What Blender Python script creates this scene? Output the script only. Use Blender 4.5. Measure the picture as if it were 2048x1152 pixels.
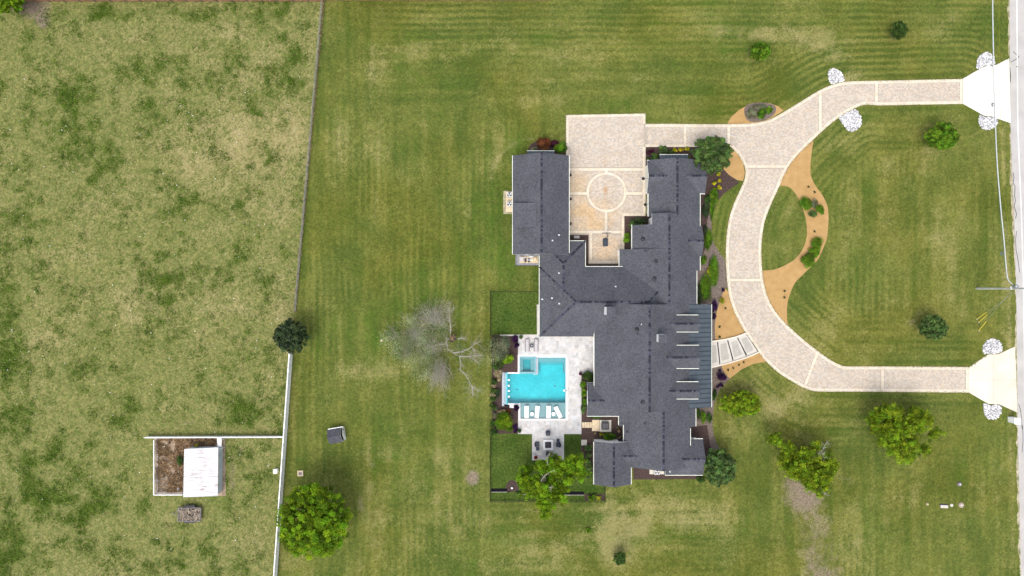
import bpy, math, random
import numpy as np
from mathutils import Vector, geometry

random.seed(7)
R = math.radians
sc = bpy.context.scene
for o in list(bpy.data.objects):
    bpy.data.objects.remove(o)

# ---------------------------------------------------------------- camera
S = 12.5            # photograph pixels per metre on the ground (photograph 2048 px wide)
H = 109.2           # camera height, metres
cam_d = bpy.data.cameras.new('camera')
cam = bpy.data.objects.new('camera', cam_d)
sc.collection.objects.link(cam)
cam.location = (0, 0, H)
cam.rotation_euler = (0, 0, 0)
cam_d.sensor_width = 36
cam_d.lens = 36 * (S * H) / 2048
cam_d.clip_start = 1
cam_d.clip_end = 9000
sc.camera = cam
sc.render.resolution_x, sc.render.resolution_y = 1024, 576

# ---------------------------------------------------------------- light
SUN_EL, SUN_AZ = 66, 205        # bright overcast, sun high in the south-south-west behind thin cloud
w = bpy.data.worlds.new('World')
sc.world = w
w.use_nodes = True
wn = w.node_tree.nodes
wl = w.node_tree.links
bg = wn['Background']
sky = wn.new('ShaderNodeTexSky')
sky.sky_type = 'NISHITA'
sky.sun_disc = False
sky.sun_elevation = R(SUN_EL)
sky.sun_rotation = R(SUN_AZ)
sky.air_density = 1.0
sky.dust_density = 4.0
sky.ozone_density = 1.0
hs = wn.new('ShaderNodeHueSaturation')
hs.inputs['Saturation'].default_value = 0.42
wl.new(sky.outputs[0], hs.inputs['Color'])
wl.new(hs.outputs[0], bg.inputs['Color'])
bg.inputs['Strength'].default_value = 0.15
sun_d = bpy.data.lights.new('sun', 'SUN')
sun_d.energy = 0.62
sun_d.angle = R(26)
sun_d.color = (1.0, 0.95, 0.87)
sun = bpy.data.objects.new('sun', sun_d)
sc.collection.objects.link(sun)
az = R(SUN_AZ)
d = Vector((math.sin(az) * math.cos(R(SUN_EL)), math.cos(az) * math.cos(R(SUN_EL)), math.sin(R(SUN_EL))))
sun.rotation_euler = d.to_track_quat('Z', 'Y').to_euler()
sun.location = (0, 0, 60)
sc.view_settings.view_transform = 'Standard'
sc.view_settings.look = 'None'
sc.view_settings.exposure = 0.98
sc.view_settings.gamma = 1
sc.render.engine = 'CYCLES'

# ---------------------------------------------------------------- helpers
def P(u, v, z=0.0):
    """photograph pixel at height z -> metres"""
    k = (H - z) / H / S
    return ((u - 1024) * k, (576 - v) * k)

def PL(pts, z=0.0):
    return [P(a, b, z) for a, b in pts]

def pl(t, z):       # offset from the picture centre seen at height z -> plan offset (ground pixels)
    return t * (1 - z / H)

def link(o, parent=None):
    sc.collection.objects.link(o)
    if parent is not None:
        o.parent = parent
    return o

def tag(o, label=None, cat=None, group=None, kind=None):
    if label: o['label'] = label
    if cat: o['category'] = cat
    if group: o['group'] = group
    if kind: o['kind'] = kind
    return o

def empty(name, loc, label=None, cat=None, group=None, rz=0):
    o = bpy.data.objects.new(name, None)
    o.location = loc if len(loc) == 3 else (loc[0], loc[1], 0)
    o.rotation_euler = (0, 0, rz)
    o.empty_display_size = 0.3
    link(o)
    return tag(o, label, cat, group)

def origin_of(o):
    t = Vector((0, 0, 0))
    while o is not None:
        t = t + o.location
        o = o.parent
    return t

def copy_tree(o, parent=None):
    c = o.copy()
    sc.collection.objects.link(c)
    if parent is not None:
        c.parent = parent
    for ch in list(o.children):
        copy_tree(ch, c)
    return c

class MB:
    def __init__(s):
        s.v = []; s.f = []; s.m = []; s.c = []
    def add(s, verts, faces, mat=0, col=(1, 1, 1)):
        n = len(s.v)
        s.v += [tuple(p) for p in verts]
        for f in faces:
            s.f.append([i + n for i in f]); s.m.append(mat); s.c.append(col)
        return s
    def box(s, c, size, rz=0, mat=0, col=(1, 1, 1), rx=0, ry=0):
        hx, hy, hz = size[0] / 2, size[1] / 2, size[2] / 2
        pts = []
        from mathutils import Euler
        e = Euler((rx, ry, rz)).to_matrix() if (rx or ry or rz) else None
        for x, y, z in ((-1,-1,-1),(1,-1,-1),(1,1,-1),(-1,1,-1),(-1,-1,1),(1,-1,1),(1,1,1),(-1,1,1)):
            p = Vector((x * hx, y * hy, z * hz))
            if e: p = e @ p
            pts.append((p.x + c[0], p.y + c[1], p.z + c[2]))
        return s.add(pts, [(0,3,2,1),(4,5,6,7),(0,1,5,4),(1,2,6,5),(2,3,7,6),(3,0,4,7)], mat, col)
    def prism(s, poly, z0, z1, mat=0, col=(1, 1, 1), side=None):
        n = len(poly)
        area = sum(poly[i][0] * poly[(i+1) % n][1] - poly[(i+1) % n][0] * poly[i][1] for i in range(n))
        if area < 0: poly = poly[::-1]
        tris = geometry.tessellate_polygon([[Vector((p[0], p[1], 0)) for p in poly]])
        top = []
        for t in tris:
            a, b, c = [poly[i] for i in t]
            if (b[0]-a[0])*(c[1]-a[1]) - (b[1]-a[1])*(c[0]-a[0]) < 0: t = t[::-1]
            top.append(tuple(t))
        s.add([(p[0], p[1], z1) for p in poly], top, mat, col)
        vs = [(p[0], p[1], z1) for p in poly] + [(p[0], p[1], z0) for p in poly]
        s.add(vs, [(i, i + n, (i+1) % n + n, (i+1) % n) for i in range(n)], mat if side is None else side, col)
        return s
    def tube(s, pts, rad, n=6, mat=0, col=(1, 1, 1), cap=True):
        pts = [Vector(p) for p in pts]
        if not hasattr(rad, '__len__'): rad = [rad] * len(pts)
        rings = []
        for i, p in enumerate(pts):
            t = (pts[min(i+1, len(pts)-1)] - pts[max(i-1, 0)])
            if t.length < 1e-6: t = Vector((0, 0, 1))
            t.normalize()
            a = t.cross(Vector((0, 0, 1)))
            if a.length < 0.05: a = t.cross(Vector((1, 0, 0)))
            a.normalize(); b = t.cross(a)
            rings.append([p + (a * math.cos(2*math.pi*k/n) + b * math.sin(2*math.pi*k/n)) * rad[i] for k in range(n)])
        vs = [q for r in rings for q in r]
        fs = []
        for i in range(len(pts) - 1):
            for k in range(n):
                fs.append((i*n+k, (i+1)*n+k, (i+1)*n+(k+1) % n, i*n+(k+1) % n))
        if cap and n > 2:
            fs.append(tuple(range(n))); fs.append(tuple(range((len(pts)-1)*n + n - 1, (len(pts)-1)*n - 1, -1)))
        return s.add(vs, fs, mat, col)
    def lathe(s, c, prof, n=16, mat=0, col=(1, 1, 1)):
        vs = []
        for r, z in prof:
            for k in range(n):
                vs.append((c[0] + r * math.cos(2*math.pi*k/n), c[1] + r * math.sin(2*math.pi*k/n), c[2] + z))
        fs = []
        for i in range(len(prof) - 1):
            for k in range(n):
                fs.append((i*n+k, i*n+(k+1) % n, (i+1)*n+(k+1) % n, (i+1)*n+k))
        fs.append(tuple(range(n-1, -1, -1)))
        fs.append(tuple(range((len(prof)-1)*n, len(prof)*n)))
        return s.add(vs, fs, mat, col)
    def mesh(s, name, mats, off=(0, 0, 0), smooth=False):
        me = bpy.data.meshes.new(name)
        me.from_pydata([(p[0]-off[0], p[1]-off[1], p[2]-off[2]) for p in s.v], [], s.f)
        if not isinstance(mats, (list, tuple)): mats = [mats]
        for m in mats: me.materials.append(m)
        me.polygons.foreach_set('material_index', s.m)
        if True:
            at = me.color_attributes.new('col', 'FLOAT_COLOR', 'CORNER')
            buf = []
            for f, c in zip(s.f, s.c): buf += [c[0], c[1], c[2], 1.0] * len(f)
            at.data.foreach_set('color', buf)
        if smooth: me.polygons.foreach_set('use_smooth', [True] * len(me.polygons))
        me.update()
        return me
    def build(s, name, mats, parent=None, smooth=False, local=False):
        off = Vector((0, 0, 0)) if (parent is None or local) else origin_of(parent)
        o = bpy.data.objects.new(name, s.mesh(name, mats, off, smooth))
        return link(o, parent)

def np_mesh(name, verts, quads, mat, cols=None, smooth=False, tris=False):
    """verts (N,3), quads (M,4) numpy; cols (N,3) per vertex"""
    k = 3 if tris else 4
    me = bpy.data.meshes.new(name)
    me.vertices.add(len(verts)); me.vertices.foreach_set('co', np.asarray(verts, np.float32).ravel())
    nq = len(quads)
    me.loops.add(nq * k); me.loops.foreach_set('vertex_index', np.asarray(quads, np.int32).ravel())
    me.polygons.add(nq)
    me.polygons.foreach_set('loop_start', np.arange(0, nq * k, k, dtype=np.int32))
    me.polygons.foreach_set('loop_total', np.full(nq, k, np.int32))
    me.polygons.foreach_set('use_smooth', np.full(nq, bool(smooth)))
    if cols is not None:
        at = me.color_attributes.new('col', 'FLOAT_COLOR', 'POINT')
        c4 = np.ones((len(verts), 4), np.float32); c4[:, :cols.shape[1]] = cols
        at.data.foreach_set('color', c4.ravel())
    me.update(calc_edges=True)
    me.materials.append(mat)
    return me

def np_boxes(name, cx, cy, sx, sy, ang, z0, z1, mat, cols):
    """many upright blocks: top and four sides"""
    n = len(cx)
    z0 = np.broadcast_to(z0, n); z1 = np.broadcast_to(z1, n); ang = np.broadcast_to(ang, n)
    ca, sa = np.cos(ang), np.sin(ang)
    V = np.zeros((n, 8, 3), np.float32)
    for i, (a, b) in enumerate(((-1,-1),(1,-1),(1,1),(-1,1))):
        lx, ly = a * sx / 2, b * sy / 2
        x = cx + lx * ca - ly * sa; y = cy + lx * sa + ly * ca
        V[:, i, 0] = x; V[:, i, 1] = y; V[:, i, 2] = z0
        V[:, i+4, 0] = x; V[:, i+4, 1] = y; V[:, i+4, 2] = z1
    base = (np.arange(n) * 8)[:, None, None]
    F = np.array([(4,5,6,7),(0,1,5,4),(1,2,6,5),(2,3,7,6),(3,0,4,7)])[None] + base
    C = np.repeat(cols[:, None, :], 8, axis=1).reshape(-1, 3)
    return np_mesh(name, V.reshape(-1, 3), F.reshape(-1, 4), mat, C)

def inside(px, py, poly):
    poly = np.asarray(poly); r = np.zeros(px.shape, bool)
    x0, y0 = poly[:, 0], poly[:, 1]; x1, y1 = np.roll(x0, -1), np.roll(y0, -1)
    for a, b, c, e in zip(x0, y0, x1, y1):
        if b == e: continue
        k = ((b > py) != (e > py)) & (px < (c - a) * (py - b) / (e - b) + a)
        r ^= k
    return r

def crom(pts, n=6):
    """smooth a polyline through its points"""
    p = [np.array(q, float) for q in pts]
    p = [2*p[0]-p[1]] + p + [2*p[-1]-p[-2]]
    out = []
    for i in range(1, len(p) - 2):
        for k in range(n):
            t = k / n
            out.append(tuple(0.5 * ((2*p[i]) + (-p[i-1]+p[i+1])*t + (2*p[i-1]-5*p[i]+4*p[i+1]-p[i+2])*t*t + (-p[i-1]+3*p[i]-3*p[i+1]+p[i+2])*t**3)))
    out.append(tuple(p[-2]))
    return out

def croml(pts, n=5):   # closed
    m = len(pts); out = []
    p = [np.array(q, float) for q in pts]
    for i in range(m):
        a, b, c, e = p[i-1], p[i], p[(i+1) % m], p[(i+2) % m]
        for k in range(n):
            t = k / n
            out.append(tuple(0.5 * ((2*b) + (-a+c)*t + (2*a-5*b+4*c-e)*t*t + (-a+3*b-3*c+e)*t**3)))
    return out

def resample(pts, step):
    pts = np.asarray(pts, float)
    seg = np.hypot(*np.diff(pts, axis=0).T); s = np.concatenate([[0], np.cumsum(seg)])
    n = max(2, int(round(s[-1] / step)) + 1)
    t = np.linspace(0, s[-1], n)
    return np.stack([np.interp(t, s, pts[:, 0]), np.interp(t, s, pts[:, 1])], 1)

_lat = {}
def vnoise(x, y, scale, seed=0):
    g = _lat.setdefault(seed, np.random.RandomState(seed + 11).rand(256, 256))
    x = x / scale + 1000.37; y = y / scale + 1000.71
    xi = np.floor(x).astype(int); yi = np.floor(y).astype(int)
    fx = x - xi; fy = y - yi
    fx = fx*fx*(3-2*fx); fy = fy*fy*(3-2*fy)
    a = g[xi % 256, yi % 256]; b = g[(xi+1) % 256, yi % 256]; c = g[xi % 256, (yi+1) % 256]; e = g[(xi+1) % 256, (yi+1) % 256]
    return a*(1-fx)*(1-fy) + b*fx*(1-fy) + c*(1-fx)*fy + e*fx*fy

def fbm(x, y, scale, seed=0, oc=4):
    t = 0; amp = 0.5; tot = 0
    for i in range(oc):
        t = t + amp * vnoise(x, y, scale / 2**i, seed + i); tot += amp; amp *= 0.55
    return t / tot

def sstep(a, b, x):
    t = np.clip((x - a) / (b - a), 0, 1)
    return t*t*(3-2*t)

# ---------------------------------------------------------------- materials
def mat(name, c1, c2=None, scale=4.0, rough=0.85, bump=0.0, attr=False, metal=0.0, detail=4, fine=None, spec=0.3, bscale=None):
    m = bpy.data.materials.new(name); m.use_nodes = True
    N = m.node_tree.nodes; L = m.node_tree.links
    b = N['Principled BSDF']
    b.inputs['Roughness'].default_value = rough; b.inputs['Metallic'].default_value = metal
    b.inputs['Specular IOR Level'].default_value = spec
    pos = N.new('ShaderNodeNewGeometry')
    col = None
    if c2 is None:
        rgb = N.new('ShaderNodeRGB'); rgb.outputs[0].default_value = (*c1, 1); col = rgb.outputs[0]
    else:
        nz = N.new('ShaderNodeTexNoise'); nz.inputs['Scale'].default_value = scale; nz.inputs['Detail'].default_value = detail
        L.new(pos.outputs['Position'], nz.inputs['Vector'])
        rp = N.new('ShaderNodeValToRGB')
        rp.color_ramp.elements[0].position = 0.3; rp.color_ramp.elements[1].position = 0.7
        rp.color_ramp.elements[0].color = (*c1, 1); rp.color_ramp.elements[1].color = (*c2, 1)
        L.new(nz.outputs['Fac'], rp.inputs['Fac']); col = rp.outputs['Color']
    if fine:
        nf = N.new('ShaderNodeTexNoise'); nf.inputs['Scale'].default_value = fine[0]; nf.inputs['Detail'].default_value = 2
        L.new(pos.outputs['Position'], nf.inputs['Vector'])
        mr = N.new('ShaderNodeMapRange'); mr.inputs['From Min'].default_value = 0.3; mr.inputs['From Max'].default_value = 0.7
        mr.inputs['To Min'].default_value = 1 - fine[1]; mr.inputs['To Max'].default_value = 1 + fine[1]
        L.new(nf.outputs['Fac'], mr.inputs['Value'])
        mx = N.new('ShaderNodeMix'); mx.data_type = 'RGBA'; mx.blend_type = 'MULTIPLY'; mx.inputs['Factor'].default_value = 1
        L.new(col, mx.inputs['A']); L.new(mr.outputs[0], mx.inputs['B']); col = mx.outputs['Result']
    if attr:
        at = N.new('ShaderNodeAttribute'); at.attribute_name = 'col'
        mx = N.new('ShaderNodeMix'); mx.data_type = 'RGBA'; mx.blend_type = 'MULTIPLY'; mx.inputs['Factor'].default_value = 1
        L.new(col, mx.inputs['A']); L.new(at.outputs['Color'], mx.inputs['B']); col = mx.outputs['Result']
    L.new(col, b.inputs['Base Color'])
    if bump:
        nb = N.new('ShaderNodeTexNoise'); nb.inputs['Scale'].default_value = bscale or scale * 3; nb.inputs['Detail'].default_value = 4
        L.new(pos.outputs['Position'], nb.inputs['Vector'])
        bp = N.new('ShaderNodeBump'); bp.inputs['Strength'].default_value = bump; bp.inputs['Distance'].default_value = 0.05
        L.new(nb.outputs['Fac'], bp.inputs['Height']); L.new(bp.outputs[0], b.inputs['Normal'])
    return m

def leafmat(name, c1, c2, scale=1.2):
    m = mat(name, c1, c2, scale, rough=0.65, attr=True, spec=0.12)
    N = m.node_tree.nodes; L = m.node_tree.links
    b = N['Principled BSDF']; out = N['Material Output']
    tr = N.new('ShaderNodeBsdfTranslucent')
    src = b.inputs['Base Color'].links[0].from_socket
    L.new(src, tr.inputs['Color'])
    mx = N.new('ShaderNodeMixShader'); mx.inputs[0].default_value = 0.3
    L.new(b.outputs[0], mx.inputs[1]); L.new(tr.outputs[0], mx.inputs[2]); L.new(mx.outputs[0], out.inputs['Surface'])
    return m

M = {}
M['paver'] = mat('paver', (0.415, 0.357, 0.292), (0.462, 0.398, 0.330), 0.4, 0.9, attr=True, fine=(5, 0.07), bump=0.25, bscale=20)
M['border'] = mat('border_stone', (0.54, 0.465, 0.36), (0.59, 0.515, 0.41), 0.6, 0.9, attr=True, fine=(9, 0.08))
M['joint'] = mat('joint_sand', (0.30, 0.26, 0.21), (0.38, 0.33, 0.27), 6, 0.95)
M['conc_n'] = mat('pale_concrete', (0.66, 0.63, 0.57), (0.78, 0.75, 0.69), 0.35, 0.85, fine=(14, 0.05), bump=0.1, bscale=30)
M['conc_s'] = mat('cream_concrete', (0.52, 0.46, 0.37), (0.64, 0.58, 0.49), 0.3, 0.85, fine=(14, 0.06), bump=0.1, bscale=30)
M['landing'] = mat('landing_stone', (0.44, 0.41, 0.36), (0.50, 0.47, 0.42), 1.5, 0.85, fine=(10, 0.06))
M['inlay'] = mat('inlay_stone', (0.31, 0.295, 0.26), (0.37, 0.35, 0.31), 1.5, 0.85, fine=(10, 0.08))
M['conc'] = mat('grey_concrete', (0.42, 0.39, 0.34), (0.52, 0.49, 0.43), 1.5, 0.85, fine=(20, 0.06))
M['road'] = mat('worn_road', (0.34, 0.325, 0.305), (0.42, 0.40, 0.38), 0.35, 0.9, fine=(18, 0.1), bump=0.2, bscale=30)
M['shoulder'] = mat('gravel_shoulder', (0.15, 0.15, 0.065), (0.44, 0.38, 0.28), 1.2, 0.95, fine=(12, 0.3), bump=0.5, bscale=12)
M['paint'] = mat('road_paint', (0.62, 0.61, 0.58), (0.75, 0.74, 0.7), 3, 0.7)
M['tar'] = mat('crack_tar', (0.03, 0.035, 0.04), rough=0.6)
M['dg'] = mat('decomposed_granite', (0.325, 0.198, 0.074), (0.40, 0.252, 0.104), 0.9, 0.95, fine=(16, 0.16), bump=0.5, bscale=16)
M['soil'] = mat('black_soil', (0.006, 0.006, 0.010), (0.014, 0.012, 0.016), 5, 1.0, spec=0.0)
M['mulch'] = mat('brown_mulch', (0.030, 0.018, 0.016), (0.085, 0.055, 0.048), 5, 0.95, fine=(14, 0.5), bump=1.0, bscale=14)
M['mulch_g'] = mat('weathered_mulch', (0.10, 0.075, 0.062), (0.19, 0.15, 0.125), 4, 0.95, fine=(14, 0.4), bump=1.0, bscale=14)
M['chip'] = mat('mulch_chip', (1, 1, 1), attr=True, rough=0.95)
M['rock'] = mat('white_rock', (0.52, 0.52, 0.53), (0.78, 0.78, 0.79), 3, 0.8, attr=True)
M['rockbed'] = mat('rock_bed', (0.16, 0.16, 0.17), (0.34, 0.34, 0.36), 8, 0.95)
M['turf'] = mat('dense_turf', (0.034, 0.064, 0.010), (0.072, 0.100, 0.020), 0.30, 0.95, fine=(3, 0.38), bump=0.5, bscale=8, spec=0.05, detail=7)
M['trav'] = mat('travertine', (0.415, 0.40, 0.385), (0.51, 0.495, 0.485), 0.9, 0.7, attr=True, fine=(4, 0.08))
M['trav_joint'] = mat('travertine_grout', (0.34, 0.325, 0.31), (0.42, 0.405, 0.39), 2, 0.9)
M['coping'] = mat('pool_coping', (0.60, 0.59, 0.58), (0.68, 0.67, 0.66), 2, 0.7)
M['white'] = mat('white_paint', (0.82, 0.82, 0.81), (0.86, 0.86, 0.85), 1.5, 0.55)
M['trim'] = mat('trim_paint', (0.56, 0.58, 0.50), (0.64, 0.65, 0.57), 1.5, 0.55)
M['vinyl'] = mat('white_vinyl', (0.82, 0.82, 0.81), (0.86, 0.86, 0.85), 1.5, 0.45)
M['black'] = mat('black_metal', (0.015, 0.016, 0.02), (0.03, 0.03, 0.036), 5, 0.45, metal=0.3)
M['dark'] = mat('dark_plastic', (0.02, 0.026, 0.04), (0.035, 0.042, 0.06), 5, 0.5)
M['navy'] = mat('navy_wicker', (0.018, 0.024, 0.045), (0.045, 0.055, 0.085), 14, 0.8)
M['galv'] = mat('galvanized_steel', (0.34, 0.36, 0.38), (0.46, 0.48, 0.50), 2, 0.45, metal=0.6)
M['glass'] = mat('window_glass', (0.03, 0.04, 0.05), rough=0.08, spec=0.6)
M['wood'] = mat('weathered_wood', (0.22, 0.17, 0.12), (0.36, 0.29, 0.22), 3, 0.9, attr=True)
M['bark'] = mat('bark', (0.10, 0.075, 0.055), (0.20, 0.16, 0.12), 6, 0.95, bump=0.8, bscale=12)
M['deadbark'] = mat('bleached_wood', (0.22, 0.20, 0.17), (0.36, 0.33, 0.28), 5, 0.9)
M['fencewood'] = mat('red_brown_fence', (0.17, 0.085, 0.050), (0.27, 0.145, 0.09), 2, 0.9, attr=True, fine=(10, 0.2))
M['red'] = mat('terracotta', (0.22, 0.050, 0.032), (0.30, 0.075, 0.045), 5, 0.8)
M['teal'] = mat('teal_glaze', (0.02, 0.09, 0.08), (0.04, 0.13, 0.11), 5, 0.3, spec=0.5)
M['tan'] = mat('tan_stone', (0.50, 0.39, 0.25), (0.60, 0.49, 0.34), 2, 0.85, fine=(14, 0.1))
M['cushion'] = mat('grey_sling', (0.36, 0.34, 0.345), (0.44, 0.42, 0.425), 6, 0.85)
M['frame'] = mat('taupe_frame', (0.14, 0.125, 0.13), (0.20, 0.18, 0.19), 6, 0.5)
M['acgrille'] = mat('condenser_paint', (0.45, 0.44, 0.41), (0.55, 0.54, 0.50), 4, 0.6)
M['yellow'] = mat('yellow_guard', (0.62, 0.50, 0.05), rough=0.6)

def shingle():
    m = bpy.data.materials.new('charcoal_shingle'); m.use_nodes = True
    N = m.node_tree.nodes; L = m.node_tree.links; b = N['Principled BSDF']
    pos = N.new('ShaderNodeNewGeometry')
    v1 = N.new('ShaderNodeTexVoronoi'); v1.inputs['Scale'].default_value = 6.5
    mp = N.new('ShaderNodeMapping'); mp.inputs['Scale'].default_value = (1, 1, 0.3)
    L.new(pos.outputs['Position'], mp.inputs['Vector']); L.new(mp.outputs[0], v1.inputs['Vector'])
    r1 = N.new('ShaderNodeValToRGB'); e = r1.color_ramp.elements
    e[0].position = 0.0; e[0].color = (0.051, 0.053, 0.062, 1); e[1].position = 1.0; e[1].color = (0.086, 0.089, 0.102, 1)
    bw = N.new('ShaderNodeSeparateColor'); L.new(v1.outputs['Color'], bw.inputs[0]); L.new(bw.outputs[0], r1.inputs['Fac'])
    n1 = N.new('ShaderNodeTexNoise'); n1.inputs['Scale'].default_value = 22; n1.inputs['Detail'].default_value = 3
    L.new(pos.outputs['Position'], n1.inputs['Vector'])
    n2 = N.new('ShaderNodeTexNoise'); n2.inputs['Scale'].default_value = 0.35; n2.inputs['Detail'].default_value = 5
    L.new(pos.outputs['Position'], n2.inputs['Vector'])
    def mul(a, fac, lo, hi):
        mr = N.new('ShaderNodeMapRange'); mr.inputs['From Min'].default_value = 0.3; mr.inputs['From Max'].default_value = 0.7
        mr.inputs['To Min'].default_value = lo; mr.inputs['To Max'].default_value = hi
        L.new(fac, mr.inputs['Value'])
        x = N.new('ShaderNodeMix'); x.data_type = 'RGBA'; x.blend_type = 'MULTIPLY'; x.inputs['Factor'].default_value = 1
        L.new(a, x.inputs['A']); L.new(mr.outputs[0], x.inputs['B']); return x.outputs['Result']
    c = mul(r1.outputs['Color'], n1.outputs['Fac'], 0.85, 1.15)
    c = mul(c, n2.outputs['Fac'], 0.88, 1.12)
    L.new(c, b.inputs['Base Color'])
    b.inputs['Roughness'].default_value = 0.9; b.inputs['Specular IOR Level'].default_value = 0.25
    bp = N.new('ShaderNodeBump'); bp.inputs['Strength'].default_value = 0.5; bp.inputs['Distance'].default_value = 0.03
    L.new(bw.outputs[0], bp.inputs['Height']); L.new(bp.outputs[0], b.inputs['Normal'])
    return m
M['shingle'] = shingle()
M['cap'] = mat('ridge_shingle', (0.055, 0.058, 0.075), rough=0.9, attr=True, spec=0.2)
M['metalroof'] = mat('slate_blue_metal', (0.062, 0.080, 0.096), (0.080, 0.098, 0.114), 0.8, 0.42, metal=0.25, fine=(3, 0.07))
M['board'] = mat('white_board', (0.82, 0.82, 0.80), (0.86, 0.86, 0.84), 2, 0.6)

def ground_mat():
    m = bpy.data.materials.new('grassland'); m.use_nodes = True
    N = m.node_tree.nodes; L = m.node_tree.links; b = N['Principled BSDF']
    b.inputs['Roughness'].default_value = 0.95; b.inputs['Specular IOR Level'].default_value = 0.08
    pos = N.new('ShaderNodeNewGeometry')
    def noise(s, d=4, rgh=0.6):
        n = N.new('ShaderNodeTexNoise'); n.inputs['Scale'].default_value = s; n.inputs['Detail'].default_value = d
        n.inputs['Roughness'].default_value = rgh
        L.new(pos.outputs['Position'], n.inputs['Vector']); return n.outputs['Fac']
    def math_(op, a, c, clamp=False):
        x = N.new('ShaderNodeMath'); x.operation = op; x.use_clamp = clamp
        for i, t in enumerate((a, c)):
            if isinstance(t, (int, float)): x.inputs[i].default_value = t
            else: L.new(t, x.inputs[i])
        return x.outputs[0]
    def mix(f, a, c, bl='MIX'):
        x = N.new('ShaderNodeMix'); x.data_type = 'RGBA'; x.blend_type = bl
        L.new(f, x.inputs['Factor']) if not isinstance(f, float) else setattr(x.inputs['Factor'], 'default_value', f)
        for k, t in (('A', a), ('B', c)):
            if isinstance(t, tuple): x.inputs[k].default_value = (*t, 1)
            else: L.new(t, x.inputs[k])
        return x.outputs['Result']
    def smooth(x, a, c):
        r = N.new('ShaderNodeMapRange'); r.interpolation_type = 'SMOOTHSTEP'
        r.inputs['From Min'].default_value = a; r.inputs['From Max'].default_value = c
        L.new(x, r.inputs['Value']); return r.outputs[0]
    at = N.new('ShaderNodeAttribute'); at.attribute_name = 'col'
    sp = N.new('ShaderNodeSeparateColor'); L.new(at.outputs['Color'], sp.inputs[0])
    dry, weed, stripe = sp.outputs[0], sp.outputs[1], sp.outputs[2]
    dirt = at.outputs['Alpha']
    at2 = N.new('ShaderNodeAttribute'); at2.attribute_name = 'pasture'
    past = at2.outputs['Fac']
    nf = noise(4.2, 3, 0.7); nm = noise(1.1, 5, 0.65); nl = noise(0.2, 5, 0.6)
    vo = N.new('ShaderNodeTexVoronoi'); vo.inputs['Scale'].default_value = 4.4; L.new(pos.outputs['Position'], vo.inputs['Vector'])
    vs_ = N.new('ShaderNodeSeparateColor'); L.new(vo.outputs['Color'], vs_.inputs[0])
    cell, cell2 = vs_.outputs[0], vs_.outputs[1]
    nff = math_('ADD', math_('MULTIPLY', cell, 0.28), math_('MULTIPLY', noise(2.6, 4, 0.75), 0.72))
    # lawn
    t = math_('ADD', math_('MULTIPLY', stripe, 0.85), math_('MULTIPLY', math_('SUBTRACT', nl, 0.5), 1.2))
    t = math_('ADD', t, math_('MULTIPLY', math_('SUBTRACT', cell2, 0.5), 0.32))
    t = math_('ADD', t, math_('MULTIPLY', math_('SUBTRACT', nm, 0.5), 0.9), True)
    lawn = mix(t, (0.058, 0.083, 0.015), (0.144, 0.150, 0.034))
    wm = smooth(noise(0.055, 3, 0.55), 0.42, 0.66)
    lawn = mix(math_('MULTIPLY', wm, 0.8), lawn, mix(t, (0.066, 0.080, 0.011), (0.150, 0.144, 0.029)))
    # rough pasture sward
    pg = mix(smooth(math_('ADD', math_('MULTIPLY', nm, 0.75), math_('MULTIPLY', cell2, 0.25)), 0.28, 0.72), (0.088, 0.110, 0.028), (0.190, 0.182, 0.064))
    base = mix(past, lawn, pg)
    # dry grass
    fd = math_('ADD', dry, math_('MULTIPLY', math_('SUBTRACT', nf, 0.5), 1.3))
    fd = math_('ADD', fd, math_('MULTIPLY', math_('SUBTRACT', nm, 0.5), 0.7))
    fd = math_('ADD', fd, math_('MULTIPLY', math_('SUBTRACT', cell2, 0.5), 0.34))
    fd = smooth(fd, 0.22, 1.15)
    base = mix(fd, base, mix(past, (0.225, 0.203, 0.080), (0.268, 0.226, 0.106)))
    # lush weeds
    fw = math_('ADD', weed, math_('MULTIPLY', math_('SUBTRACT', nf, 0.5), 1.1))
    fw = math_('ADD', fw, math_('MULTIPLY', math_('SUBTRACT', cell, 0.5), 0.3))
    fw = math_('MULTIPLY', smooth(fw, 0.02, 1.35), math_('SUBTRACT', 1.0, math_('MULTIPLY', past, 0.2)))
    base = mix(fw, base, mix(past, (0.050, 0.098, 0.010), (0.080, 0.122, 0.018)))
    # bare soil
    fs = math_('ADD', dirt, math_('MULTIPLY', math_('SUBTRACT', nf, 0.5), 1.0))
    fs = math_('ADD', fs, math_('MULTIPLY', math_('SUBTRACT', nm, 0.5), 0.9))
    fs = smooth(fs, 0.25, 1.1)
    base = mix(fs, base, mix(smooth(nf, 0.4, 0.7), (0.165, 0.130, 0.092), (0.23, 0.188, 0.135)))
    k = N.new('ShaderNodeMapRange'); k.inputs['From Min'].default_value = 0.3; k.inputs['From Max'].default_value = 0.7
    k.inputs['To Min'].default_value = 0.74; k.inputs['To Max'].default_value = 1.26; L.new(nff, k.inputs['Value'])
    base = mix(1.0, base, k.outputs[0], 'MULTIPLY')
    L.new(base, b.inputs['Base Color'])
    bp = N.new('ShaderNodeBump'); bp.inputs['Strength'].default_value = 0.8; bp.inputs['Distance'].default_value = 0.08
    L.new(nf, bp.inputs['Height']); L.new(bp.outputs[0], b.inputs['Normal'])
    return m
M['ground'] = ground_mat()

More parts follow.
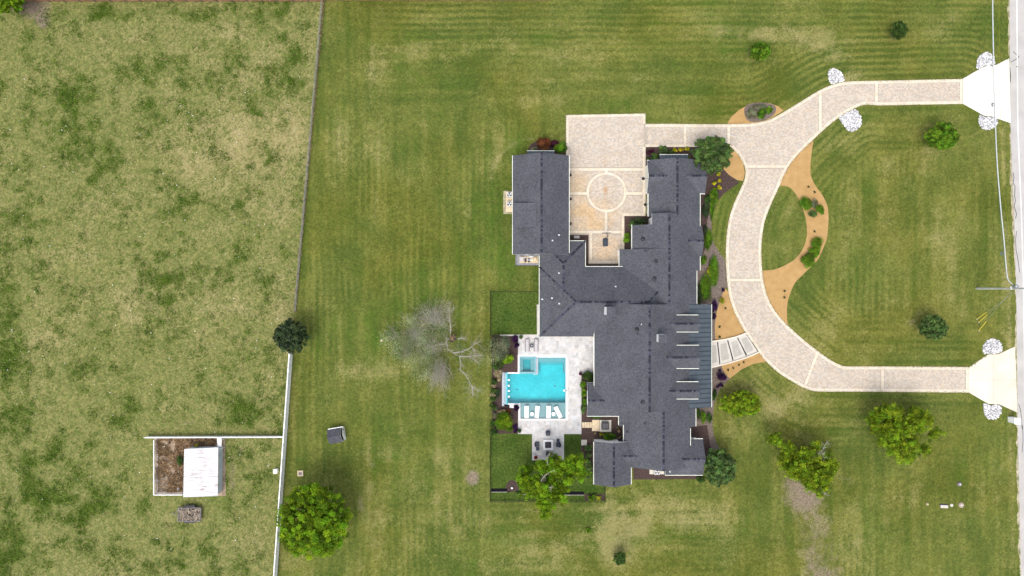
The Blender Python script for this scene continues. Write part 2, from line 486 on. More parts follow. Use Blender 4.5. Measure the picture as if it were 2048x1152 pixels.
def water_mat():
    m = bpy.data.materials.new('pool_water'); m.use_nodes = True
    N = m.node_tree.nodes; L = m.node_tree.links; out = N['Material Output']
    N.remove(N['Principled BSDF'])
    tr = N.new('ShaderNodeBsdfTransparent'); tr.inputs['Color'].default_value = (0.80, 0.955, 0.96, 1)
    gl = N.new('ShaderNodeBsdfGlossy'); gl.inputs['Roughness'].default_value = 0.06
    fr = N.new('ShaderNodeFresnel'); fr.inputs['IOR'].default_value = 1.33
    nz = N.new('ShaderNodeTexNoise'); nz.inputs['Scale'].default_value = 2.2; nz.inputs['Detail'].default_value = 3
    g = N.new('ShaderNodeNewGeometry'); L.new(g.outputs['Position'], nz.inputs['Vector'])
    bp = N.new('ShaderNodeBump'); bp.inputs['Strength'].default_value = 0.25; bp.inputs['Distance'].default_value = 0.05
    L.new(nz.outputs['Fac'], bp.inputs['Height']); L.new(bp.outputs[0], gl.inputs['Normal']); L.new(bp.outputs[0], fr.inputs['Normal'])
    mx = N.new('ShaderNodeMixShader'); L.new(fr.outputs[0], mx.inputs[0]); L.new(tr.outputs[0], mx.inputs[1]); L.new(gl.outputs[0], mx.inputs[2])
    L.new(mx.outputs[0], out.inputs['Surface'])
    return m
M['water'] = water_mat()
M['plaster'] = mat('pool_plaster', (0.0, 0.39, 0.46), (0.035, 0.54, 0.61), 0.22, 0.7, fine=(2.2, 0.09))
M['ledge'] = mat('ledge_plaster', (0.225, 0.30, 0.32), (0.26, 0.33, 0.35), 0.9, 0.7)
M['step'] = mat('step_plaster', (0.155, 0.33, 0.365), (0.19, 0.36, 0.39), 0.9, 0.7)  # water's depth tint is painted into the three step colours, bluer when lower
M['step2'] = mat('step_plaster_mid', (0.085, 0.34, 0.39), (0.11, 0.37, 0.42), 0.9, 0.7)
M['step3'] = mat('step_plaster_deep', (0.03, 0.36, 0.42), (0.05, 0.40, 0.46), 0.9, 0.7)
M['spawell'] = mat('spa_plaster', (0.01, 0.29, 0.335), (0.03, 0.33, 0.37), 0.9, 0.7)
M['spill'] = mat('spillway_stone', (0.30, 0.33, 0.37), (0.40, 0.44, 0.48), 3, 0.6)
# ---------------------------------------------------------------- driveway outlines (photograph pixels on the ground)
T_edge = crom([(1291,248),(1350,248),(1400,248.5),(1460,248.5),(1504,247),(1535,240.6),(1561,228),(1595,207.5),(1621,191.5),(1647,177),(1673,167.5),(1700,163),(1760,161.7),(1840,160),(1925,158)])
I_edge = crom([(1925,207.6),(1840,209),(1760,210.7),(1733,209),(1712,215),(1686,229.5),(1660,248.5),(1634,272),(1608,296.5),(1590,315.5),(1577,333),(1566.5,353),(1556,378),(1542,408.6),(1530,440),(1525,466),(1522.4,497),(1523.7,536),(1527.6,567),(1533,588),(1543,611),(1556,630),(1575,651),(1606,679),(1636,702.6),(1662,721),(1687,732),(1716,733),(1760,733),(1937,734)])
O_edge = crom([(1938,785),(1760,783.5),(1691,783),(1633,782.5),(1609,776),(1584.7,763),(1558,746),(1538.5,729),(1521.5,710),(1504.5,686),(1490,664),(1477.8,642),(1470,627),(1462.5,606.6),(1456.8,583),(1453.4,549),(1451.6,510),(1453.4,471),(1458.6,437),(1467.7,408.6),(1479.5,382),(1488,362),(1491,346),(1488,330),(1476,308.5),(1462.5,293.5)])
COURT = [(1132,230),(1291,227),(1291,432),(1248,432),(1248,500),(1240.5,500),(1240.5,528),(1177,528),(1177,470),(1132,470)]
DRIVE = T_edge + I_edge + O_edge + [(1291,294)]
APRON_N = [(1926,157),(1968,133),(1987,132),(2018,117),(2021,246),(1996,237.5),(1985,233),(1968,231),(1926,207.5)]
APRON_S = [(1937.5,735),(1976,708.6),(1997,708.6),(2030,693),(2034.5,825),(1999,808.7),(1976.5,807.6),(1937.8,785)]
POOLCUT = [(1004,714),(1039,714),(1039,713),(1132,713),(1132,838),(1039,838),(1039,810),(1004,810)]

# ---------------------------------------------------------------- ground
def make_ground():
    xs = np.concatenate([[-5000,-1500,-400,-180,-120], np.arange(-92, 92.01, 0.25), [120,180,400,1500,5000]])
    ys = np.concatenate([[-5000,-1500,-400,-180,-100], np.arange(-52, 52.01, 0.25), [100,180,400,1500,5000]])
    X, Y = np.meshgrid(xs, ys)
    nx, ny = len(xs), len(ys)
    x, y = X.ravel(), Y.ravel()
    u, v = 1024 + x * S, 576 - y * S
    un, vn = np.clip(u, -300, 2350), np.clip(v, -300, 1450)
    # fence line between pasture and lawn
    fx = np.interp(vn, [-300, 0, 620, 710, 1152, 1450], [676, 648, 590, 577, 545, 524])
    past = sstep(1.5, -1.5, un - fx)
    n1 = fbm(un, vn, 120, 1); n2 = fbm(un, vn, 45, 5); n3 = fbm(un, vn, 22, 9)
    # distance to the drive
    dp = np.array(resample(DRIVE + [DRIVE[0]], 6))
    near = (un > 1200)
    dist = np.full(u.shape, 400.0)
    idx = np.where(near)[0]
    for ch in np.array_split(idx, 40):
        dd = (un[ch][:, None] - dp[:, 0])**2 + (vn[ch][:, None] - dp[:, 1])**2
        dist[ch] = np.sqrt(dd.min(1))
    arc = np.zeros_like(u)
    for ch in np.array_split(idx, 40):
        dd = (un[ch][:, None] - dp[:, 0])**2 + (vn[ch][:, None] - dp[:, 1])**2
        arc[ch] = dd.argmin(1) * 6.0
    wob = (fbm(un, vn, 60, 21) - 0.5) * 16
    per = 13.0
    sv = np.sin(2*np.pi*(un + wob*0.6) / per); sh = np.sin(2*np.pi*(vn + wob*0.6) / per); sd = np.sin(2*np.pi*(dist + wob*0.3) / per)
    wn_ = sstep(260, 170, vn) * sstep(680, 800, un)          # northern strip, mown east-west
    wd = sstep(150, 60, dist) * sstep(1260, 1330, un)         # round the drive
    ws = sstep(960, 1000, vn) * sstep(960, 1010, un) * sstep(1500, 1380, un)
    st = sv.copy()
    st = st*(1-wn_) + sh*wn_
    st = st*(1-ws) + sh*ws
    st = st*(1-wd) + sd*wd
    kv = fbm(un, vn/9, 14, 33, 3) - 0.5; kh = fbm(un/9, vn, 14, 36, 3) - 0.5; kd = fbm(dist, arc/9, 14, 39, 3) - 0.5
    sk = kv*(1-wn_) + kh*wn_; sk = sk*(1-ws) + kh*ws; sk = sk*(1-wd) + kd*wd
    amp = 0.26 * sstep(0.45, 0.72, fbm(un, vn, 110, 31)) + 0.05 + 0.20*wn_*sstep(150, 90, vn)
    amp = amp * (1 + 0.9*wd)
    stripe = 0.45 + amp * st * (0.4 + 0.9*n2) + sk * 0.95 + (n1 - 0.5) * 0.9 + (n2 - 0.5) * 0.5
    # narrow secondary streaks
    dry = np.zeros_like(u); weed = np.zeros_like(u); dirt = np.zeros_like(u)
    def g(cu, cv, ru, rv, p=1.0):
        return np.exp(-(((un-cu)/ru)**2 + ((vn-cv)/rv)**2)**p)
    # ---- pasture
    pd = 0.27 + 0.6*(n1-0.5) + 0.8*(n2-0.5) + 1.3*(n3-0.5)
    pd += 0.36*g(560,180,120,170) + 0.32*g(430,330,170,130) + 0.15*g(300,620,200,90) + 0.15*g(330,120,160,90) - 0.25*g(20,100,40,160) - 0.22*g(120,900,220,260) - 0.1*g(480,950,80,120)
    pd += 0.2*g(560,600,50,160) + 0.22*g(60,700,70,60) - 0.1*g(480,500,60,60)
    pw = 0.9*(fbm(un, vn, 55, 65)-0.5) + 1.7*(n3-0.5) + 0.14
    for cu, cv, ru, rv, a in [(120,200,70,60,.45),(190,260,60,70,.5),(330,190,60,60,.35),(520,330,25,35,.6),(330,440,40,80,.4),(200,350,45,50,.5),(20,700,25,110,.8),(490,830,60,45,.6),(330,940,20,40,.2),(330,560,60,50,.45),(410,560,70,45,.35),(470,540,35,25,.4),
                              (340,30,200,14,.5),(60,900,60,70,.45),(120,1000,70,60,.5),(240,1040,60,50,.4),(330,1100,80,40,.35),(430,1060,40,50,.4),(440,900,30,30,.25),(250,820,60,40,.3),(560,30,50,40,.35),(150,640,40,40,.3),(60,420,40,60,.35),(500,210,40,35,.35),(590,120,25,40,.2),(20,1100,50,50,.5)]:
        pw = pw + 0.7 * a * g(cu, cv, ru*1.1, rv*1.1) * (0.4 + 1.2*n3)
    dry += past * np.clip(pd, 0, 1); weed += past * np.clip(pw, 0, 1)
    # ---- lawn
    ld = 0.08 + 0.75*(n1-0.5) + 0.75*(n2-0.5) + 0.5*sk + 0.4*(n3-0.5)
    for cu, cv, ru, rv, a in [(1655,100,55,26,.5),(1560,70,90,18,.35),(1700,150,40,12,.3),(935,415,16,26,.55),(700,740,110,22,.4),(1230,1055,60,40,.42),(1340,1040,90,40,.35),(1450,990,50,60,.12),(1590,960,40,30,.35),(1640,1010,50,40,.35),(1720,1040,60,60,.12),
                              (760,900,50,30,.3),(720,960,40,40,.3),(1030,1030,120,14,.18),(960,1130,200,20,.3),(990,330,16,70,.38),(1035,285,40,10,.25),(740,230,14,110,.32),(760,160,20,60,.22),(850,110,140,30,.2),(1000,70,120,30,.25),(1080,170,60,30,.1),(1900,60,30,60,.30),
                              (1560,800,70,50,.32),(1640,780,60,30,.2),(1720,870,25,50,.25),(1850,1000,90,60,.18),(1930,960,60,30,.2),(2006,600,16,600,.18),(600,860,20,200,.1),(880,40,40,30,.2),(1620,930,25,20,.3),(1700,440,60,90,.10),(1830,640,26,20,.3),(1880,480,80,150,.1),(810,870,60,60,.15),(1480,130,60,12,.2),(1548,125,25,10,.3),(1860,300,25,10,.3),(1548,460,12,40,.25),(1080,1085,210,45,.38),(800,1000,130,90,.22),(1330,1030,140,60,.36),(1500,1110,120,40,.28),(900,930,60,60,.15),(1180,1110,90,40,.3),(680,260,30,140,.22),(900,150,140,40,.2),(1720,1100,80,50,.2),(1590,840,60,60,.25)]:
        ld = ld + 0.85 * a * g(cu, cv, ru, rv) * (0.4 + 1.2*n3)
    def pline(pts, wpx):
        q = np.array(resample(pts, 3)); k = np.where((un > q[:,0].min()-60) & (un < q[:,0].max()+60) & (vn > q[:,1].min()-60) & (vn < q[:,1].max()+60))[0]
        out = np.zeros_like(un)
        for ch in np.array_split(k, 6):
            if len(ch): out[ch] = np.exp(-((((un[ch][:, None]-q[:,0])**2 + (vn[ch][:, None]-q[:,1])**2).min(1))/wpx**2))
        return out
    for pts, wpx, a in [([(1440,62),(1540,68),(1620,84),(1675,106),(1700,135),(1694,162)],17,.42),([(1560,52),(1660,62),(1740,92)],10,.18),([(984,420),(982,360),(996,318),(1030,286),(1062,276)],5,.42),([(996,400),(997,360),(1010,325),(1034,296)],3,.3),
                        ([(765,120),(760,200),(756,330),(748,470)],3.5,.34),([(745,60),(742,180)],5,.25),([(1216,985),(1222,1040),(1215,1100)],14,.35),([(1000,1018),(1100,1022),(1210,1016)],5,.35),([(976,660),(976,820),(977,1000)],3.5,.25),([(1385,968),(1440,968),(1485,930),(1490,880)],6,.2),([(660,800),(690,760),(800,742),(900,748)],16,.25),
                        ([(2004,260),(2010,420),(2018,600),(2022,900),(2026,1152)],4.5,.45),([(1975,850),(1985,1150)],5,-.3),([(1990,260),(2000,420),(2008,560)],6,-.25),([(650,20),(645,200),(632,420),(606,620)],5,-.2)]:
        ld = ld + 0.8 * a * pline(crom(pts, 5), wpx) * (0.4 + 1.2*n3)
    lw = 0.10 + 1.3*(fbm(un, vn, 70, 61)-0.5) + 0.6*(n3-0.5) - 0.8*sk
    for cu, cv, ru, rv, a in [(1000,480,40,130,.55),(1010,300,60,40,.2),(1060,270,40,16,.3),(1090,200,80,30,.15),(930,560,60,90,.25),(880,700,60,30,.25),(880,30,25,60,.4),(1000,870,18,80,.25),(820,870,90,60,.2),(1500,740,40,16,.35),(1440,790,16,20,.3),(1480,1000,40,40,.35),(1460,930,50,40,.2),(1580,560,60,60,.15),(1700,590,40,40,.15),(1740,880,30,60,.1),(1980,900,12,200,.25),(1990,640,14,90,.25),(1330,1080,10,10,.1),(1540,720,70,12,.35),(1700,230,40,12,.2),(1900,215,120,8,.2),(1440,400,16,60,.35),(1570,400,30,30,.2),(800,640,80,60,.12),(700,60,60,60,.2),(620,690,26,30,.5),(670,980,50,50,.3)]:
        lw = lw + a * g(cu, cv, ru, rv)
    dry += (1-past) * np.clip(ld, 0, 1); weed += (1-past) * np.clip(lw, 0, 1) * 0.8
    # ---- bare soil
    for cu, cv, ru, rv, a in [(70,14,40,26,1.15),(85,45,14,14,.9),(1602,990,46,34,.55),(1585,960,25,20,.5),(1612,1000,55,34,.30),(1628,1050,46,46,.42),(1640,1105,46,44,.5),(1648,1150,44,30,.55),(1690,960,40,20,.3),(945,956,15,17,1.0),(1245,1075,35,40,.35),(1240,1030,20,12,.3),(1370,1060,60,14,.3),(430,875,80,8,.5),(380,1000,60,6,.3),(465,960,9,60,.5),(720,1010,10,24,.45),(740,930,20,10,.4),(1720,855,20,30,.3),(1830,645,16,12,.5),(1470,20,1,1,0),(1785,75,14,8,.4),(1500,105,8,10,.4),(760,30,40,25,.25),(905,690,25,16,.45),(1905,60,12,50,.25),(346,620,18,10,.3),(370,850,30,12,.4),(480,900,10,20,.4),(1955,640,5,24,.35)]:
        dirt += a * g(cu, cv, ru, rv, 1.3)
    dirt *= (0.1 + 1.1*n3 + 0.8*n2)
    # worn strip under the wire fence, unmown
    fl = np.exp(-((un - fx)/2.6)**2) * (vn < 640)
    dirt += 0.55 * fl
    far = (np.abs(x) > 95) | (np.abs(y) > 55)
    stripe[far] = 0.5; dry[far] = 0.3; weed[far] = 0.3; dirt[far] = 0; past[far] = 0.6
    V = np.stack([x, y, np.zeros_like(x)], 1)
    i = np.arange(nx*ny).reshape(ny, nx)
    Q = np.stack([i[:-1,:-1], i[:-1,1:], i[1:,1:], i[1:,:-1]], -1).reshape(-1, 4)
    cu = (u[Q].mean(1)); cv = (v[Q].mean(1))
    # leave the ground open where the pool and its patio are dug in
    keep = ~(inside(cu, cv, [(1011,708),(1136,708),(1136,842),(1034,842),(1034,812),(1009,812),(1009,742),(1034,742)]))
    me = np_mesh('ground', V, Q[keep], M['ground'], np.clip(np.stack([dry, weed, stripe], 1), 0, 1))
    c = me.color_attributes['col']
    buf = np.zeros(len(V)*4, np.float32); c.data.foreach_get('color', buf); buf = buf.reshape(-1, 4); buf[:, 3] = np.clip(dirt, 0, 1.2)
    c.data.foreach_set('color', buf.ravel())
    a = me.attributes.new('pasture', 'FLOAT', 'POINT'); a.data.foreach_set('value', past.astype(np.float32))
    o = link(bpy.data.objects.new('ground', me)); tag(o, 'mown lawn and rough pasture ground', kind='structure')
    return (xs, ys, dry.reshape(ny, nx), weed.reshape(ny, nx), past.reshape(ny, nx))
GR = make_ground()

def grid_at(arr, u, v):
    xs, ys = GR[0], GR[1]
    xi = np.clip(np.searchsorted(xs, (u-1024)/S), 0, len(xs)-1); yi = np.clip(np.searchsorted(ys, (576-v)/S), 0, len(ys)-1)
    return arr[yi, xi]

# ---- leafy weeds standing in the pasture, grass tufts along edges (uncountable)
M['weed'] = leafmat('weed_leaf', (0.075, 0.135, 0.014), (0.140, 0.195, 0.026), 0.5)
M['blade'] = leafmat('grass_blade', (0.075, 0.11, 0.022), (0.13, 0.15, 0.04), 0.5)
M['straw'] = leafmat('straw_blade', (0.24, 0.20, 0.09), (0.34, 0.28, 0.14), 0.5)

def leaves_np(rs, P0, size, up=0.6, spread=None, aspect=0.55):
    """one bent leaf quad per row of P0; returns verts, quads"""
    n = len(P0)
    nrm = rs.normal(size=(n, 3)); nrm /= np.linalg.norm(nrm, axis=1)[:, None]
    if spread is not None: nrm = nrm * 0.75 + spread
    nrm[:, 2] += up
    nrm /= np.linalg.norm(nrm, axis=1)[:, None]
    a = np.cross(nrm, rs.normal(size=(n, 3))); a /= np.linalg.norm(a, axis=1)[:, None] + 1e-9
    b = np.cross(nrm, a)
    s = np.broadcast_to(size, n)[:, None] * (0.7 + 0.6*rs.rand(n, 1))
    V = np.zeros((n, 4, 3), np.float32)
    V[:, 0] = P0 - a*s; V[:, 1] = P0 - b*s*aspect + nrm*s*0.12; V[:, 2] = P0 + a*s; V[:, 3] = P0 + b*s*aspect + nrm*s*0.12
    Q = np.arange(n*4).reshape(n, 4)
    return V.reshape(-1, 3), Q

def scatter_weeds():
    rs = np.random.RandomState(4)
    u = rs.uniform(-60, 640, 90000); v = rs.uniform(-60, 1210, 90000)
    w_ = grid_at(GR[3], u, v) * grid_at(GR[4], u, v)
    k = rs.rand(len(u)) < np.clip(w_*1.1 - 0.12, 0, 1)**1.3
    k &= ~((u > 300) & (u < 452) & (v > 868) & (v < 1046))
    u, v = u[k][:15000], v[k][:15000]
    m = len(u); L = 8
    x = (u-1024)/S; y = (576-v)/S
    c = np.stack([x, y, np.zeros(m)], 1)
    c = np.repeat(c, L, 0)
    hh = np.repeat(0.10 + 0.28*rs.rand(m), L)
    off = rs.normal(size=(m*L, 3)) * 0.16
    c = c + off*1.5; c[:, 2] = hh * (0.25 + 0.75*rs.rand(m*L)) + 0.03
    V, Q = leaves_np(rs, c, 0.10, 0.9)
    val = np.repeat(np.repeat(0.75 + 0.6*rs.rand(m), L) * (0.8 + 0.4*rs.rand(m*L)), 4)
    cols = np.stack([val*(0.9+0.0*val), val, val*0.9], 1)
    o = link(bpy.data.objects.new('pasture_weeds', np_mesh('pasture_weeds', V, Q, M['weed'], cols)))
    tag(o, 'leafy green weeds spread in clumps over the rough pasture', 'weeds', kind='stuff')
    # tiny white wild flowers
    n = 260
    u = rs.uniform(0, 640, n); v = rs.uniform(150, 1150, n)
    k = grid_at(GR[4], u, v) > 0.5; u, v = u[k], v[k]
    P0 = np.stack([(u-1024)/S, (576-v)/S, 0.3 + 0.1*rs.rand(len(u))], 1)
    V, Q = leaves_np(rs, P0, 0.035 + 0.035*rs.rand(len(u)), 3.0, aspect=0.9)
    o = link(bpy.data.objects.new('wild_flowers', np_mesh('wild_flowers', V, Q, M['white'])))
    tag(o, 'tiny white wild flowers dotted over the pasture', 'flowers', kind='stuff')

def scatter_tufts():
    rs = np.random.RandomState(14)
    pts = []
    lines = [T_edge, I_edge[6:], O_edge[:-6], [(1132,470),(1132,230),(1291,227),(1291,248)], APRON_N[:2], APRON_N[3:0:-1], APRON_S[:2],
             [(981,583),(981,1003),(1211,1003)]]
    for ln in lines:
        p = resample(ln, 1.6)
        p = p + rs.normal(size=p.shape) * 1.0
        pts.append(p)
    fence = resample([(648,0),(590,620)], 0.55); fence = fence + rs.normal(size=fence.shape) * np.array([1.2, 1])
    both = [(np.concatenate(pts), M['blade'], 'grass_fringe', 'grass blades creeping over the paving edges', 0.10), (fence, M['straw'], 'fence_grass', 'dry unmown grass growing up through the wire fence', 0.20)]
    for p, mt, nm, lab, h in both:
        m = len(p); L = 5
        c = np.repeat(np.stack([(p[:, 0]-1024)/S, (576-p[:, 1])/S, np.zeros(m)], 1), L, 0)
        c[:, :2] += rs.normal(size=(m*L, 2)) * 0.06; c[:, 2] = h * (0.3 + 0.7*rs.rand(m*L)) + 0.02
        V, Q = leaves_np(rs, c, h*0.6, 0.5, aspect=0.3)
        val = np.repeat(0.75 + 0.5*rs.rand(m*L), 4)
        o = link(bpy.data.objects.new(nm, np_mesh(nm, V, Q, mt, np.stack([val]*3, 1))))
        tag(o, lab, 'grass', kind='stuff')
scatter_weeds(); scatter_tufts()

# ---------------------------------------------------------------- road and aprons
re_ = [(2005,-6000),(2019,-300),(2019,0),(2020,120),(2021,250),(2024,330),(2028,420),(2032,560),(2034,700),(2035,830),(2038,960),(2042,1152),(2050,1500),(2100,7000)]
road_poly = PL(re_) + [(P(*re_[-1])[0]+7.2, P(*re_[-1])[1]), (P(*re_[0])[0]+7.2, P(*re_[0])[1])]
mb = MB().prism(road_poly, -0.1, 0.012)
road = mb.build('road', M['road']); tag(road, 'pale worn road along the right edge', kind='structure')
sh = [(a-9-4*random.random(), b) for a, b in resample(re_, 9)] ; sh2 = [(a+6, b) for a, b in resample(re_, 9)]
shp = [(q[0]-2.5+5*(vnoise(np.array([i*3.0]),np.array([0.0]),11,80)[0]-.5)+4*(vnoise(np.array([i*3.0]),np.array([9.0]),40,81)[0]-.5)+1.5*random.random(), q[1]) for i, q in enumerate(resample(re_[1:-1], 3.5))]
shp = [(a-1, b) for a, b in shp]
mb = MB().prism(PL(shp) + PL([(a+14, b) for a, b in re_[1:-1]][::-1]), -0.1, 0.006)
o = mb.build('road_shoulder', M['shoulder']); tag(o, 'gravelly shoulder between road and lawn', kind='structure')
ln = resample([(a+14.5, b) for a, b in re_[1:-1]], 20)
lp = PL([(a-0.8, b) for a, b in ln]) + PL([(a+0.8, b) for a, b in ln][::-1])
MB().prism(lp, 0.013, 0.017).build('edge_line', M['paint'], road)
def crack(pts, wd=0.05):
    q = PL(pts); m = MB()
    for i in range(len(q)-1):
        a, b = Vector(q[i]), Vector(q[i+1]); t = (b-a).normalized(); n = Vector((-t.y, t.x)) * wd/2
        m.add([(*(a-n), 0.0165), (*(b-n), 0.0165), (*(b+n), 0.0165), (*(a+n), 0.0165)], [(0,1,2,3)])
    m.build('crack_sealant', M['tar'], road)
crack([(2026,103),(2031,108),(2038,113.5),(2031,119),(2022,124)], 0.09)
crack([(2019.5,135),(2021,150),(2020.5,165)], 0.1)
crack([(2026,345),(2028,355),(2026,366),(2030,372),(2029,392),(2031,402),(2028,412),(2033,428),(2031,437)], 0.1)
crack([(2033,462),(2031,480),(2032,500),(2036,520),(2039,545)], 0.09)
crack([(2037,808),(2041,820),(2043,838),(2044,858)], 0.09)
crack([(2045,850),(2046,880),(2044,905)], 0.08)
MB().lathe((*P(2034,133.5), 0.013), [(0.11, 0), (0.09, 0.006)], 10).build('crack_sealant', M['tar'], road)

def clip(poly, nx_, ny_, c):     # keep nx*x+ny*y <= c
    out = []
    for i in range(len(poly)):
        a, b = poly[i], poly[(i+1) % len(poly)]
        da, db = nx_*a[0]+ny_*a[1]-c, nx_*b[0]+ny_*b[1]-c
        if da <= 0: out.append(a)
        if (da < 0 < db) or (db < 0 < da):
            t = da/(da-db); out.append((a[0]+(b[0]-a[0])*t, a[1]+(b[1]-a[1])*t))
    return out
def apron(poly, cx, cy, mt, label):
    c = P(cx, cy)
    t = empty('driveway_apron', c); tag(t, label, kind='structure')
    p = PL(poly); g = 0.02
    for sx in (-1, 1):
        for sy in (-1, 1):
            q = clip(p, sx*-1, 0, -sx*c[0]-g) ; q = clip(q, 0, -sy, -sy*c[1]-g)
            if len(q) > 2: MB().prism(q, -0.1, 0.022 + 0.002*random.random()).build('concrete_panel', mt, t)
    MB().prism([(a*0.998+c[0]*0.002, b*0.998+c[1]*0.002) for a, b in p], -0.1, 0.010).build('joint_bed', M['joint'], t)
apron(APRON_N, 1985, 183, M['conc_n'], 'bleached white concrete apron joining the northern drive to the road')
apron(APRON_S, 1987, 760, M['conc_s'], 'cream concrete apron joining the southern drive to the road')

# ---------------------------------------------------------------- paved drive and court
def pip_all(cx, cy, hw, poly, ang=None):
    ok = np.ones(len(cx), bool)
    for a, b in ((-1,-1),(1,-1),(1,1),(-1,1)): ok &= inside(cx + a*hw, cy + b*hw, poly)
    return ok
BANDS = []     # (x, y, length, width, angle) boxes kept clear of pavers, filled with cream stone
def band(u0, v0, u1, v1, wpx=5.2):
    a, b = np.array(P(u0, v0)), np.array(P(u1, v1)); BANDS.append((a, b, wpx/S))
for b_ in [(1139,339,1287,339),(1139,387,1173.5,387),(1252.5,387,1287,387),(1212,423,1212,463),(1136,464,1246,464),(1212.5,341,1212.5,346),(1181.5,466,1181.5,526),(1236.5,500,1236.5,526),(1177,524,1240,524),
           (1370,250,1370,292),(1457.5,250,1457.5,292),(1491,333,1575,333),(1640.5,184,1640.5,262),(1753,164,1753,208),(1454,560,1523,560),(1635,705,1610.5,770),(1765,736,1765,781),(1922.5,160,1922.5,206),(1934.5,736,1934.5,783),(1246,430,1246,498)]:
    band(*b_)
RING = (P(1213, 384.5), 35.2/S, 40/S)
def clear_of_bands(x, y, pad):
    ok = np.ones(len(x), bool)
    for a, b, wd in BANDS:
        t = b - a; L_ = np.hypot(*t); t = t / L_
        dx, dy = x - a[0], y - a[1]
        s = dx*t[0] + dy*t[1]; q = np.abs(-dx*t[1] + dy*t[0])
        ok &= ~((s > -0.1) & (s < L_+0.1) & (q < wd/2 + pad))
    r = np.hypot(x - RING[0][0], y - RING[0][1])
    ok &= ~((r > RING[1]-pad) & (r < RING[2]+pad))
    return ok

def stones_along(line, width, off, step, rs, z, close=False):
    """blocks laid across a line; off shifts them to the left (+) of travel, metres"""
    p = resample(line, step)
    m = (p[:-1] + p[1:]) / 2; t = p[1:] - p[:-1]; L_ = np.hypot(*t.T); a = np.arctan2(t[:, 1], t[:, 0])
    n = np.stack([-np.sin(a), np.cos(a)], 1)
    m = m + n * off
    return m[:, 0], m[:, 1], L_ - 0.004, np.full(len(m), width), a

def pave(name, poly_px, border_lines, rs, parent, seam):
    poly = PL(poly_px)
    A = np.array(poly)
    MB().prism(poly, -0.12, 0.018).build('sand_bed', M['joint'], parent)
    x0, y0 = A.min(0); x1, y1 = A.max(0)
    gx, gy = 0.30, 0.22
    X, Y = np.meshgrid(np.arange(x0, x1, gx), np.arange(y0, y1, gy))
    X = X + (np.arange(X.shape[0]) % 2)[:, None] * gx/2 + rs.rand(X.shape[0])[:, None]*0.1
    x, y = X.ravel(), Y.ravel()
    k = pip_all(x, y, 0.34, poly) & clear_of_bands(x, y, 0.10)
    x, y = x[k], y[k]; n = len(x)
    base = 0.84 + 0.30*rs.rand(n)
    warm = rs.normal(size=n)*0.03
    cols = np.stack([base*(1+warm), base, base*(1-warm*1.2)], 1)
    # clay washed over the court and an iron stain on its middle (wear with its own shape)
    u, v = 1024+x*S, 576-y*S
    cl = np.exp(-(((u-1185)/50)**2 + ((v-432)/34)**2)**2)*0.9 + 0.55*np.exp(-(((u-1213)/34)**2 + ((v-500)/34)**2)**2) + 0.5*np.exp(-(((u-1160)/26)**2 + ((v-372)/30)**2)**2)
    cl *= 0.45 + 1.0*vnoise(u, v, 14, 50)
    cl = np.clip(cl, 0, 1)
    cols *= np.stack([1 + 0.10*cl, 1 - 0.09*cl, 1 - 0.36*cl], 1)
    ir = np.exp(-(((u-1211)/4.5)**2 + ((v-380)/8)**2)**1.2) + 0.5*np.exp(-(((u-1210)/3)**2 + ((v-326)/14)**2)) + 0.3*np.exp(-(((u-1211)/3)**2 + ((v-398)/8)**2))
    ir = np.clip(ir, 0, 1)
    cols *= np.stack([1 - 0.12*ir, 1 - 0.38*ir, 1 - 0.60*ir], 1)
    o = link(bpy.data.objects.new('paver', np_boxes('paver', x, y, np.full(n, gx-0.018), np.full(n, gy-0.018), 0.0, 0.0, 0.026 + 0.004*rs.rand(n), M['paver'], cols)), parent)
    o.location = -origin_of(parent); tag(o, kind='stuff')
    B = [[], [], [], [], []]
    for ln, wd, off in border_lines:
        for i, q in enumerate(stones_along(ln, wd, off, 0.30, rs, 0)): B[i].append(q)
    for i in range(5): B[i] = np.concatenate(B[i])
    n = len(B[0]); base = 0.91 + 0.16*rs.rand(n)
    cols = np.stack([base, base, base*(0.95+0.1*rs.rand(n))], 1)
    o = link(bpy.data.objects.new('border_stone', np_boxes('border_stone', B[0], B[1], B[2], B[3], B[4], 0.0, 0.032 + 0.004*rs.rand(n), M['border'], cols)), parent)
    o.location = -origin_of(parent); tag(o, kind='stuff')

rs = np.random.RandomState(3)
t = empty('driveway', P(1500, 400)); tag(t, 'curved paver drive with cream borders', kind='structure')
bl = [(PL(T_edge), 0.46, -0.21), (PL(I_edge), 0.46, -0.21), (PL(O_edge), 0.46, -0.21), ([P(1462, 294), P(1291, 294)], 0.40, -0.20)]
xmid = P(1291, 0)[0]
bl += [([tuple(a), tuple(b)], wd, 0.0) for a, b, wd in BANDS if (a[0]+b[0])/2 > xmid]
pave('driveway', DRIVE, bl, rs, t, None)
t = empty('motor_court', P(1213, 360)); tag(t, 'paved motor court with a cream ring', kind='structure')
cr = [P(1291,248), P(1291,227), P(1132,230), P(1132,470)]
bl = [(cr[::-1], 0.40, -0.2), ([P(1291,294), P(1291,432)], 0.42, -0.21)]
rc = [(RING[0][0]+math.cos(k/60*2*math.pi)*(RING[1]+RING[2])/2, RING[0][1]+math.sin(k/60*2*math.pi)*(RING[1]+RING[2])/2) for k in range(61)]
bl += [(rc, RING[2]-RING[1], 0)]
bl += [([tuple(a), tuple(b)], wd, 0.0) for a, b, wd in BANDS if (a[0]+b[0])/2 <= xmid]
bl += [([P(1291,432), P(1243,432)], 0.40, -0.2)]
pave('motor_court', COURT, bl, rs, t, None)

# ---------------------------------------------------------------- planting beds
def bed(poly_px, m, z, label, name='planting_bed', smooth=False):
    p = croml(poly_px, 4) if smooth else poly_px
    o = MB().prism(PL(p), -0.1, z).build(name, m); tag(o, label, kind='structure'); return o
